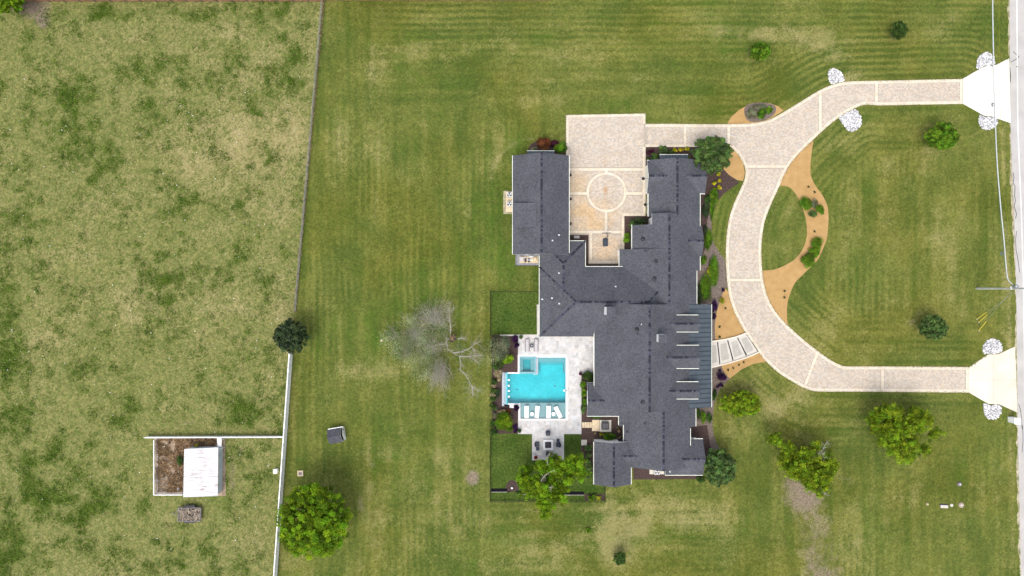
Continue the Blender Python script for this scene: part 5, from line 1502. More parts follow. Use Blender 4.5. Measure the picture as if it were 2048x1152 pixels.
# pool plant enclosure
o = MB().prism(rect(1031,508,1079,531.5),-0.1,0.03).build('plant_yard', M['rockbed']); tag(o,'dark gravel yard of the pool equipment',kind='structure')
t = empty('pool_equipment', P(1058,520), 'beige pool pumps, filter and heater in the fenced plant yard', 'pool equipment')
def at(u,v,z=0): return P(u,v,z)
MB().prism(rect(1039,513,1076,526),-0.1,0.12).build('pad', M['tan'], t)
MB().box((*at(1043,518,1),0.55),(0.62,0.62,0.9)).build('heater', M['cushion'], t)
MB().lathe((*at(1070,518.5,.9),0.1),[(0.3,0),(0.32,0.6),(0.26,0.85),(0.08,0.95)],16).build('filter', M['tan'], t)
for u_ in (1051,1058): MB().box((*at(u_,521,.4),0.3),(0.3,0.5,0.3)).lathe((*at(u_,518,.4),0.3),[(0.13,0),(0.13,0.28),(0.08,0.3)],10).build('pump', M['dark'], t)
m = MB()
for k in range(4):
    m.tube([(*at(1047+k*6,515,.3),0.3),(*at(1051+k*6,515.5,.5),0.45),(*at(1053+k*6,519,.5),0.5),(*at(1062,521,.4),0.4)],0.035,6)
m.build('pipework', M['white'], t)
MB().box((*at(1062,513,1),0.7),(0.5,0.2,0.7)).build('control_box', M['galv'], t)
steel_fence([(1032,511),(1032,531.5),(1078,531.5)], 'black steel screen around the pool equipment')
# stone step court with generator
t = empty('stone_terrace', P(1203,851), 'small tan stone terrace with stepping slabs beside the house', 'terrace')
for k in range(4): MB().prism(rect(1164+k*5,844.5,1168.5+k*5,855.5),-0.1,0.05).build('stepping_slab', M['tan'], t)
MB().prism(rect(1184,839.5,1198.5,862),-0.1,0.12).build('landing', M['tan'], t); MB().prism(rect(1199,839.5,1222,863),-0.1,0.30).build('plinth', M['conc'], t)
t = empty('generator', (*P(1210,851,0.6),0.3), 'dark boxy standby generator on the stone terrace', 'generator')
MB().box((0,0,0.35),(1.1,1.1,0.7)).build('cabinet', M['dark'], t, local=True); MB().box((0,0,0.73),(1.16,1.16,0.05)).build('lid', M['black'], t, local=True)
for k in range(4): MB().box((-0.3+0.2*k,0,0.765),(0.05,0.7,0.015)).build('louvre', M['frame'], t, local=True)
o = MB().prism(rect(1162.5,879.5,1173.5,890.5),-0.1,0.05).build('stepping_stone', M['conc']); tag(o,'pale square stepping stone beside the south bed',kind='structure')
# court-side bits: bench and small chair on the west bed
t = empty('garden_bench', (*P(1153,474.5),0.0), 'pale garden bench in the bed west of the court', 'bench')
MB().box((0,0,0.42),(0.85,0.42,0.06)).build('seat', M['cushion'], t, local=True); MB().box((0,-0.2,0.65),(0.85,0.05,0.4)).build('backrest', M['cushion'], t, local=True)
for sx in (-0.35,0.35): MB().box((sx,0,0.2),(0.06,0.38,0.4)).build('leg', M['frame'], t, local=True)
# ---------------------------------------------------------------- plants
def lm(name, a, b): 
    M[name] = leafmat(name, a, b); return M[name]
lm('leaf_bright', (0.088,0.185,0.005), (0.185,0.300,0.011))
lm('leaf_mid', (0.062,0.150,0.008), (0.135,0.240,0.016))
lm('leaf_yel', (0.112,0.192,0.007), (0.215,0.300,0.014))
lm('leaf_dark', (0.030,0.070,0.012), (0.068,0.125,0.026))
lm('leaf_deep', (0.020,0.044,0.014), (0.046,0.076,0.022))
lm('leaf_holly', (0.040,0.092,0.014), (0.105,0.178,0.040))
lm('leaf_grey', (0.110,0.130,0.070), (0.200,0.210,0.130))
lm('leaf_yellow', (0.36,0.34,0.010), (0.52,0.47,0.025))
lm('leaf_gold', (0.20,0.22,0.012), (0.34,0.34,0.03))
lm('leaf_purple', (0.020,0.006,0.034), (0.050,0.015,0.070))
lm('leaf_plum', (0.035,0.008,0.020), (0.080,0.020,0.040))
lm('leaf_rust', (0.110,0.035,0.014), (0.190,0.070,0.026))
lm('leaf_straw', (0.26,0.21,0.12), (0.40,0.33,0.20))
lm('twig', (0.27,0.25,0.22), (0.42,0.39,0.35))
lm('hay', (0.28,0.185,0.105), (0.52,0.37,0.22))
for k_ in ('leaf_holly','leaf_deep'):
    b_ = M[k_].node_tree.nodes['Principled BSDF']; b_.inputs['Roughness'].default_value = 0.45; b_.inputs['Specular IOR Level'].default_value = 0.3

def clump_leaves(rs, cen, rad, n, size, up=0.45, fill=0.25, hemi=-0.25):
    """n leaves over a set of clumps cen (k,3) with radii rad (k,3)"""
    k = len(cen)
    w_ = (rad.prod(1))**(2/3); ids = rs.choice(k, n, p=w_/w_.sum())
    d_ = rs.normal(size=(n,3)); d_ /= np.linalg.norm(d_,axis=1)[:,None]
    d_[:,2] = np.where(d_[:,2] < hemi, -d_[:,2], d_[:,2])
    r = 0.35 + 0.8*rs.rand(n)**0.6 if fill < 0.5 else 0.2 + rs.rand(n)
    p = cen[ids] + d_*rad[ids]*r[:,None]
    V, Q = leaves_np(rs, p, size, up, spread=d_*0.8)
    cv = (0.45+1.1*rs.rand(k)**1.2)[ids]
    val = cv*(0.75+0.5*rs.rand(n))
    hue = (0.80+0.42*rs.rand(k))[ids]*(0.95+0.1*rs.rand(n))
    cols = np.repeat(np.stack([val*hue, val, val*(0.7+0.5*rs.rand(n))],1),4,0)
    return V, Q, cols

def limb(m, rs, p0, p1, r0, r1, bend=0.12, n=5):
    p0, p1 = np.array(p0,float), np.array(p1,float); L_ = np.linalg.norm(p1-p0)
    off = rs.normal(size=3)*bend*L_
    pts = [tuple(p0+(p1-p0)*t+off*math.sin(t*math.pi)*(1 if 0<t<1 else 0)) for t in np.linspace(0,1,n)]
    m.tube(pts, list(np.linspace(r0,r1,n)), 6); return pts

def tree(name, label, u, v, ru, rv, h, leafm, n, size, seed, trunk_h=None, nclump=26, cr=0.34, cat='tree', group=None, shape=None, deadlimbs=0, flat=0.5, trunk_r=None):
    rs = np.random.RandomState(seed)
    zc = h*0.62
    x, y = P(u, v, zc)
    k_ = (H-zc)/H/S
    Rx, Ry, Rz = ru*k_, rv*k_, h*flat*0.75
    t = empty(name, (x,y,0), label, cat, group)
    # clump centres over a dome
    cs = []
    if shape is None:
        cl_r = max(0.2, min(0.42, 0.05*min(Rx,Ry)+0.13)); nclump = int(3.6*Rx*Ry/cl_r**2)
        while len(cs) < nclump:
            q = rs.normal(size=3); q /= np.linalg.norm(q); q *= (0.25+0.75*rs.rand()**0.55)*(1-cl_r*0.7/min(Rx,Ry))
            if q[2] < -0.35: q[2] = -q[2]
            cs.append((q[0]*Rx, q[1]*Ry, zc+q[2]*Rz))
    else:
        for su, sv, sz in [(a_+rs.normal()*5.5, b_+rs.normal()*5.5, c_+rs.normal()*.5) for a_,b_,c_ in shape for _ in range(20)]:
            sx, sy = P(su, sv, zc+sz); cs.append((sx-x, sy-y, zc+sz))
        nclump = len(cs)
    cs = np.array(cs)
    base = cl_r if shape is None else cr
    rad = np.stack([base*(0.55+0.95*rs.rand(nclump)**1.5)]*3,1)*(0.7+0.6*rs.rand(nclump,3))*np.array([1,1,0.8])
    fk = 1.0 if leafm in (M['leaf_holly'], M['leaf_deep']) else 0.76
    V, Q, C = clump_leaves(rs, cs, rad, int(n*1.8*(0.76/fk)**1.5), size*fk)
    ob = bpy.data.objects.new('crown', np_mesh('crown', V, Q, leafm, C)); link(ob, t)
    m = MB(); th = trunk_h or h*0.42; tr = trunk_r or h*0.028
    top = (rs.normal()*0.15, rs.normal()*0.15, th)
    m.tube([(0,0,-0.1),(0,0,0.15),(top[0]*0.5,top[1]*0.5,th*0.5),top],[tr*1.7,tr*1.25,tr,tr*0.85],8)
    for c in cs[:min(nclump,20)]: limb(m, rs, top, c, tr*0.6, tr*0.12)
    m.build('trunk', M['bark'], t, local=True)
    if deadlimbs:
        dm = MB()
        for i in range(deadlimbs):
            a = rs.rand()*6.28; e = np.array([math.cos(a)*Rx*0.9, math.sin(a)*Ry*0.9, zc+Rz*0.9])
            pts = limb(dm, rs, top, e, tr*0.4, 0.015)
            for q in pts[2:]:
                for _ in range(5):
                    dd = rs.normal(size=3)*np.array([.9,.9,.4]); limb(dm, rs, q, np.array(q)+dd, 0.025, 0.006, n=3)
        dm.build('dead_limb', M['deadbark'], t, local=True)
    return t

# large trees
tree('oak_tree', 'large bright green tree beside the white fence at lower left', 628, 1042, 78, 78, 9.0, M['leaf_bright'], 36000, 0.15, 11, nclump=46, cr=0.27)
tree('evergreen_tree', 'dark round evergreen tree at the upper end of the white fence', 583, 672, 36, 37, 6.0, M['leaf_deep'], 9000, 0.15, 12, nclump=30, cr=0.30, trunk_h=1.6)
shp = []
rs0 = random.Random(3)
for (cu,cv,rr,nn) in [(1075,955,34,10),(1110,950,36,11),(1140,940,26,6),(1092,935,20,4),(1075,985,24,5),(1100,1000,22,5),(1150,920,12,3),(1165,940,14,3),(1050,965,16,4),(1118,980,22,5),(1090,1022,14,2)]:
    for _ in range(nn):
        a=rs0.random()*6.28; r=rr*rs0.random()**0.5; shp.append((cu+math.cos(a)*r, cv+math.sin(a)*r, rs0.uniform(-1.2,1.6)))
yt = tree('shade_tree', 'bright green spreading tree with bare limbs over the back lawn', 1103, 955, 60, 50, 8.0, M['leaf_bright'], 32000, 0.13, 13, shape=shp, cr=0.33)
tree('holly_tree', 'dense dark green tree at the north-east corner of the house', 1423, 311, 42, 40, 5.5, M['leaf_holly'], 18000, 0.13, 14, nclump=44, cr=0.26, trunk_h=1.5)
tree('holly_tree', 'dense dark green tree at the south-east gable of the house', 1438, 934, 35, 40, 5.0, M['leaf_holly'], 15000, 0.13, 15, nclump=38, cr=0.27, trunk_h=1.4)
tree('young_tree', 'yellow-green young tree just below the front walk', 1481, 806, 45, 27, 4.6, M['leaf_yel'], 15000, 0.13, 16, nclump=24, cr=0.42, flat=0.55)
shp=[]
for (cu,cv,rr,nn) in [(1610,930,30,16),(1640,940,24,10),(1590,905,20,6),(1630,900,14,4),(1640,965,18,7),(1610,955,18,6),(1550,882,10,2),(1556,878,7,2),(1575,925,12,3),(1660,925,14,4),(1630,975,16,6),(1600,940,20,8),(1655,945,16,6),(1640,918,18,6)]:
    for _ in range(nn):
        a=rs0.random()*6.28; r=rr*rs0.random()**0.5; shp.append((cu+math.cos(a)*r, cv+math.sin(a)*r, rs0.uniform(-1.1,1.3)))
st_ = tree('scrappy_tree', 'yellow-green tree with bare branches above a patch of bare soil', 1618, 925, 58, 52, 6.4, M['leaf_yel'], 28000, 0.13, 17, shape=shp, cr=0.31, trunk_h=1.8)
shp=[]
for (cu,cv,rr,nn) in [(1800,870,32,16),(1825,840,22,9),(1790,840,22,7),(1770,830,10,3),(1755,860,12,3),(1845,850,16,5),(1820,910,18,7),(1790,895,16,5),(1850,895,10,3),(1750,835,9,2),(1868,866,7,2),(1775,880,14,4)]:
    for _ in range(nn):
        a=rs0.random()*6.28; r=rr*rs0.random()**0.5; shp.append((cu+math.cos(a)*r, cv+math.sin(a)*r, rs0.uniform(-1.2,1.5)))
tree('broad_tree', 'broad yellow-green tree on the lawn below the southern drive', 1805, 868, 66, 58, 7.0, M['leaf_yel'], 34000, 0.13, 18, shape=shp, cr=0.33, trunk_h=2.0)
tree('lawn_tree', 'round green tree on the lawn inside the drive, nearest the northern drive', 1884, 273, 33, 29, 4.6, M['leaf_mid'], 12000, 0.13, 19, nclump=24, cr=0.34)
tree('lawn_tree', 'round dark green tree on the lawn inside the drive, nearest the southern drive', 1866, 655, 29, 26, 4.2, M['leaf_holly'], 10000, 0.13, 20, nclump=22, cr=0.34)
tree('small_tree', 'small bushy green tree in the north lawn above the drive fork', 1519.5, 102, 21, 19, 3.4, M['leaf_mid'], 4500, 0.13, 21, nclump=18, cr=0.36)
tree('small_tree', 'small ragged dark green tree near the top right corner', 1797, 60, 18, 20, 3.2, M['leaf_dark'], 3000, 0.12, 22, nclump=16, cr=0.34)
tree('sapling', 'small dark sapling alone on the bottom lawn', 1239.5, 1117, 15, 14, 2.4, M['leaf_dark'], 2200, 0.12, 23, nclump=14, cr=0.36)
tree('pasture_tree', 'bright green tree cut off by the top left corner', 12, 2, 38, 26, 6.0, M['leaf_bright'], 8000, 0.16, 24, nclump=24, cr=0.34)
# bare limbs of the two scrappy trees
def dead(t, lines, r0=0.09, seed=1, twig=4, tl=0.9):
    rs = np.random.RandomState(seed); m = MB(); og = origin_of(t)
    for ln in lines:
        pts = [np.array([*P(a,b,z), z]) for a,b,z in ln]
        m.tube([tuple(p) for p in pts], list(np.linspace(r0, 0.02, len(pts))), 5)
        for i in range(1, len(pts)):
            dr = pts[i]-pts[i-1]; 
            for _ in range(twig):
                q = pts[i-1]+dr*rs.rand(); e = q + (dr/np.linalg.norm(dr)*0.6 + rs.normal(size=3)*np.array([.7,.7,.35]))*tl*(0.5+rs.rand())
                pp = limb(m, rs, q, e, 0.03, 0.008, n=3)
                for _ in range(2): limb(m, rs, pp[1], np.array(pp[1])+rs.normal(size=3)*np.array([.5,.5,.25])*tl, 0.015, 0.006, n=3)
    o_ = m.build('dead_limb', M['deadbark'], t); tag(o_, kind='stuff'); return o_
dead(yt, [[(1090,962,5.6),(1082,962,6.6),(1090,950,7.3),(1108,940,7.8)],[(1095,978,6),(1100,974,6.8),(1104,974,7)],[(1094,995,5.5),(1100,1003,6.2),(1108,1012,6.3)],[(1096,930,6),(1094,915,6.4),(1100,905,6.2)]], 0.09, 2, 3, 0.6)
dead(st_, [[(1625,915,4.5),(1633,917,5.3),(1641,906,6.0),(1648,894,6.2),(1652,886,6.0)],[(1628,918,5),(1640,912,5.6),(1650,905,5.8)],[(1632,960,4.2),(1645,985,4.4),(1660,992,4.2)]], 0.05, 3, 4, 0.7)

# storm-broken tree
x, y = P(906,676); bt = empty('broken_tree', (x,y,0), 'storm-broken tree with splintered trunk and grey leafless brush on the lawn', 'tree')
rs = np.random.RandomState(31)
m = MB()
m.tube([(0,0,-0.1),(0,0,0.3),(0.05,0.05,1.6),(0.05,0.0,2.4)],[0.62,0.48,0.42,0.40],9)
for k in range(14):
    a=k/14*6.28; r=0.36; hgt=2.6+0.9*rs.rand()
    m.tube([(r*math.cos(a),r*math.sin(a),2.2),(r*1.15*math.cos(a)+.05*rs.normal(),r*1.15*math.sin(a)+.05*rs.normal(),hgt)],[0.11,0.01],4)
m.build('trunk', M['bark'], bt, local=True)
M['splinter'] = mat('torn_wood', (0.30,0.20,0.11), (0.42,0.30,0.18), 6, 0.9)
m = MB()
for k in range(16):
    a=rs.rand()*6.28; r=0.25*rs.rand(); e=(r*math.cos(a)*2.4+0.3,r*math.sin(a)*2.4+0.4,2.5+0.9*rs.rand()); m.tube([(r*math.cos(a),r*math.sin(a),2.2),e],[0.10,0.02],4)
m.build('splinter', M['splinter'], bt, local=True)
limbs = [[(901,668,2.2),(901,655,3.2),(899,636,3.8),(897.5,616,4.2)],[(900,680,2.0),(893,677,2.2),(891,688,2.4),(872,690,2.6),(860,694,2.8)],[(893,680,2.2),(895,697,2.6),(908,707,3.2),(919,713,3.6)],[(906,706,3.1),(925,703,3.6),(940,696,4.0),(950,688,4.2),(958,684,4.3)],
         [(919,713,3.6),(935,713,4.0),(946,718,4.2),(958,727,4.4)],[(935,713,4.0),(951,711.5,4.3),(966,711,4.4)],[(919,713,3.6),(922,726,4.0),(920,739,4.2),(931,749,4.4),(941,768,4.6),(950,778,4.5),(956,783,4.4)],[(944,772,4.5),(946,784,4.3),(946,790,4.2)],[(915,678,2.2),(924,676,2.3),(930,678,2.3)],
         [(945,696,4.1),(950,703,4.1),(953,711,4.2)]]
mm_ = MB()
for ln in limbs:
    pts=[np.array([*P(a,b,z),z]) for a,b,z in ln]; mm_.tube([tuple(p) for p in pts], list(np.linspace(0.085,0.018,len(pts))),6)
    for i in range(1,len(pts)):
        dr=pts[i]-pts[i-1]
        for _ in range(8):
            q=pts[i-1]+dr*rs.rand(); e=q+(dr/np.linalg.norm(dr)*.6+rs.normal(size=3)*np.array([.7,.7,.3]))*1.0*(.4+rs.rand()); pp=limb(mm_,rs,q,e,0.02,0.006,n=3)
            limb(mm_,rs,pp[1],np.array(pp[1])+rs.normal(size=3)*np.array([.5,.5,.2]),0.010,0.004,n=3)
mm_.build('limb', M['deadbark'], bt)
# fans of fine brush
def brush(m, cu, cv, du, dv, spread, n, L_, z, r=0.012):
    cx, cy = P(cu,cv,z); a0=math.atan2(-dv,du)
    for _ in range(n):
        a=a0+rs.normal()*spread; l=L_*(0.45+0.7*rs.rand()); s=np.array([cx+rs.normal()*0.5,cy+rs.normal()*0.5,z+rs.normal()*0.3])
        e=s+np.array([math.cos(a)*l,math.sin(a)*l,rs.normal()*0.35]); pts=limb(m,rs,s,e,r,0.004,0.06,4)
        for _ in range(3):
            q=np.array(pts[rs.randint(1,4)]); a2=a+rs.normal()*0.6; limb(m,rs,q,q+np.array([math.cos(a2),math.sin(a2),rs.normal()*.4])*l*0.3,r*.7,0.003,0.05,3)
bm_=MB()
brush(bm_,872,645,-8,-20,0.55,80,3.0,2.4,0.013); brush(bm_,862,640,-14,-10,0.5,50,2.6,2.2)
brush(bm_,835,672,-6,-14,0.7,90,2.6,1.8); brush(bm_,828,665,3,20,0.5,40,2.2,1.8)
brush(bm_,882,728,-2,20,0.34,110,3.6,1.6,0.013); brush(bm_,878,742,-6,18,0.4,40,2.6,1.6)
brush(bm_,868,690,-20,6,0.8,70,2.2,2.0); brush(bm_,785,671,-10,0,0.8,26,1.4,1.0); brush(bm_,897,617,-6,-8,1.0,40,1.4,4.2); brush(bm_,812,705,-4,10,1.0,40,1.6,1.2); brush(bm_,890,652,-10,-16,0.5,40,2.0,2.4)
for cu_,cv_ in [(820,700),(850,715),(800,688),(872,668),(840,690),(860,735),(825,640),(885,700),(790,672),(845,660)]: brush(bm_,cu_,cv_,-1,0.2,1.9,26,2.0,1.8,0.009)
tag(bm_.build('brushwood', M['deadbark'], bt), kind='stuff')
cs=[]
for (cu,cv,rr,nn) in [(830,690,42,26),(865,655,30,14),(800,680,26,9),(855,720,34,18),(880,655,18,7),(820,650,22,7),(840,735,20,8),(775,672,12,3),(985,705,14,6),(960,715,10,3)]:
    for _ in range(nn):
        a=rs.rand()*6.28; r=rr*rs.rand()**.5; z=rs.uniform(0.8,2.6); X_,Y_=P(cu+math.cos(a)*r,cv+math.sin(a)*r,z); cs.append((X_-x,Y_-y,z))
cs=np.array(cs); V,Q,C=clump_leaves(rs,cs,np.full((len(cs),3),1.25),12000,0.07,0.3,0.9)
ob=bpy.data.objects.new('crown', np_mesh('crown',V,Q,lm('leaf_wilt',(0.20,0.25,0.11),(0.30,0.345,0.19)),C)); link(ob,bt)

# shrubs
def shrub(name, label, u, v, ru, rv, h, leafm, n, size, seed, group=None, cat='shrub', nclump=7, cr=0.55):
    rs = np.random.RandomState(seed)
    ru, rv, n, size = ru*1.12, rv*1.12, int(n*1.7), size*0.85
    zc = h*0.5; x, y = P(u,v,zc); k_=(H-zc)/H/S; Rx,Ry,Rz=ru*k_,rv*k_,h*0.5
    t = empty(name, (x,y,0), label, cat, group)
    nclump, cr = max(nclump, int(10+6*Rx*Ry)), 0.36
    cs=[]
    for i in range(nclump):
        q=rs.normal(size=3); q/=np.linalg.norm(q); q*=rs.rand()**.4*(1-cr); cs.append((q[0]*Rx,q[1]*Ry,zc+abs(q[2])*Rz*0.8))
    cs=np.array(cs); rad=np.stack([np.full(nclump,Rx*cr),np.full(nclump,Ry*cr),np.full(nclump,Rz*max(cr,.6))],1)*(0.85+0.3*rs.rand(nclump,1))
    V,Q,C=clump_leaves(rs,cs,rad,n,size,fill=0.35)
    V[:,2]=np.maximum(V[:,2],0.02)
    ob=bpy.data.objects.new('foliage',np_mesh('foliage',V,Q,leafm,C)); link(ob,t)
    m=MB()
    for c in cs[:5]: limb(m,rs,(rs.normal()*.04,rs.normal()*.04,0),c,0.03,0.012,n=3)
    m.build('stem',M['bark'],t,local=True)
    return t
Y='leaf_yellow'
for i,(u_,v_,r_,lab) in enumerate([(1350,300,5.6,'yellow ball shrub, westmost of the three in the north bed'),(1361.5,300,5,'yellow ball shrub in the middle of the three in the north bed'),(1374,297.5,5,'yellow ball shrub half under the north-east tree'),
    (1438,349,4.6,'yellow ball shrub at the southern foot of the north-east tree'),(1438.5,362,4.5,'yellow ball shrub, upper right of the east bed cluster'),(1428.5,367,5,'yellow ball shrub, upper left of the east bed cluster'),(1438,375,5.4,'largest yellow ball shrub of the east bed cluster'),(1427,381,4.8,'yellow ball shrub, lower left of the east bed cluster'),
    (1420,535,4.0,'northern yellow ball shrub of the trio before the east wall'),(1416,543,4.6,'middle yellow ball shrub of the trio before the east wall'),(1421,551.5,4.0,'southern yellow ball shrub of the trio before the east wall')]):
    shrub('yellow_shrub', lab, u_, v_, r_, r_, 0.8, M[Y], 750, 0.06, 100+i, 'yellow ball shrubs in the front beds')
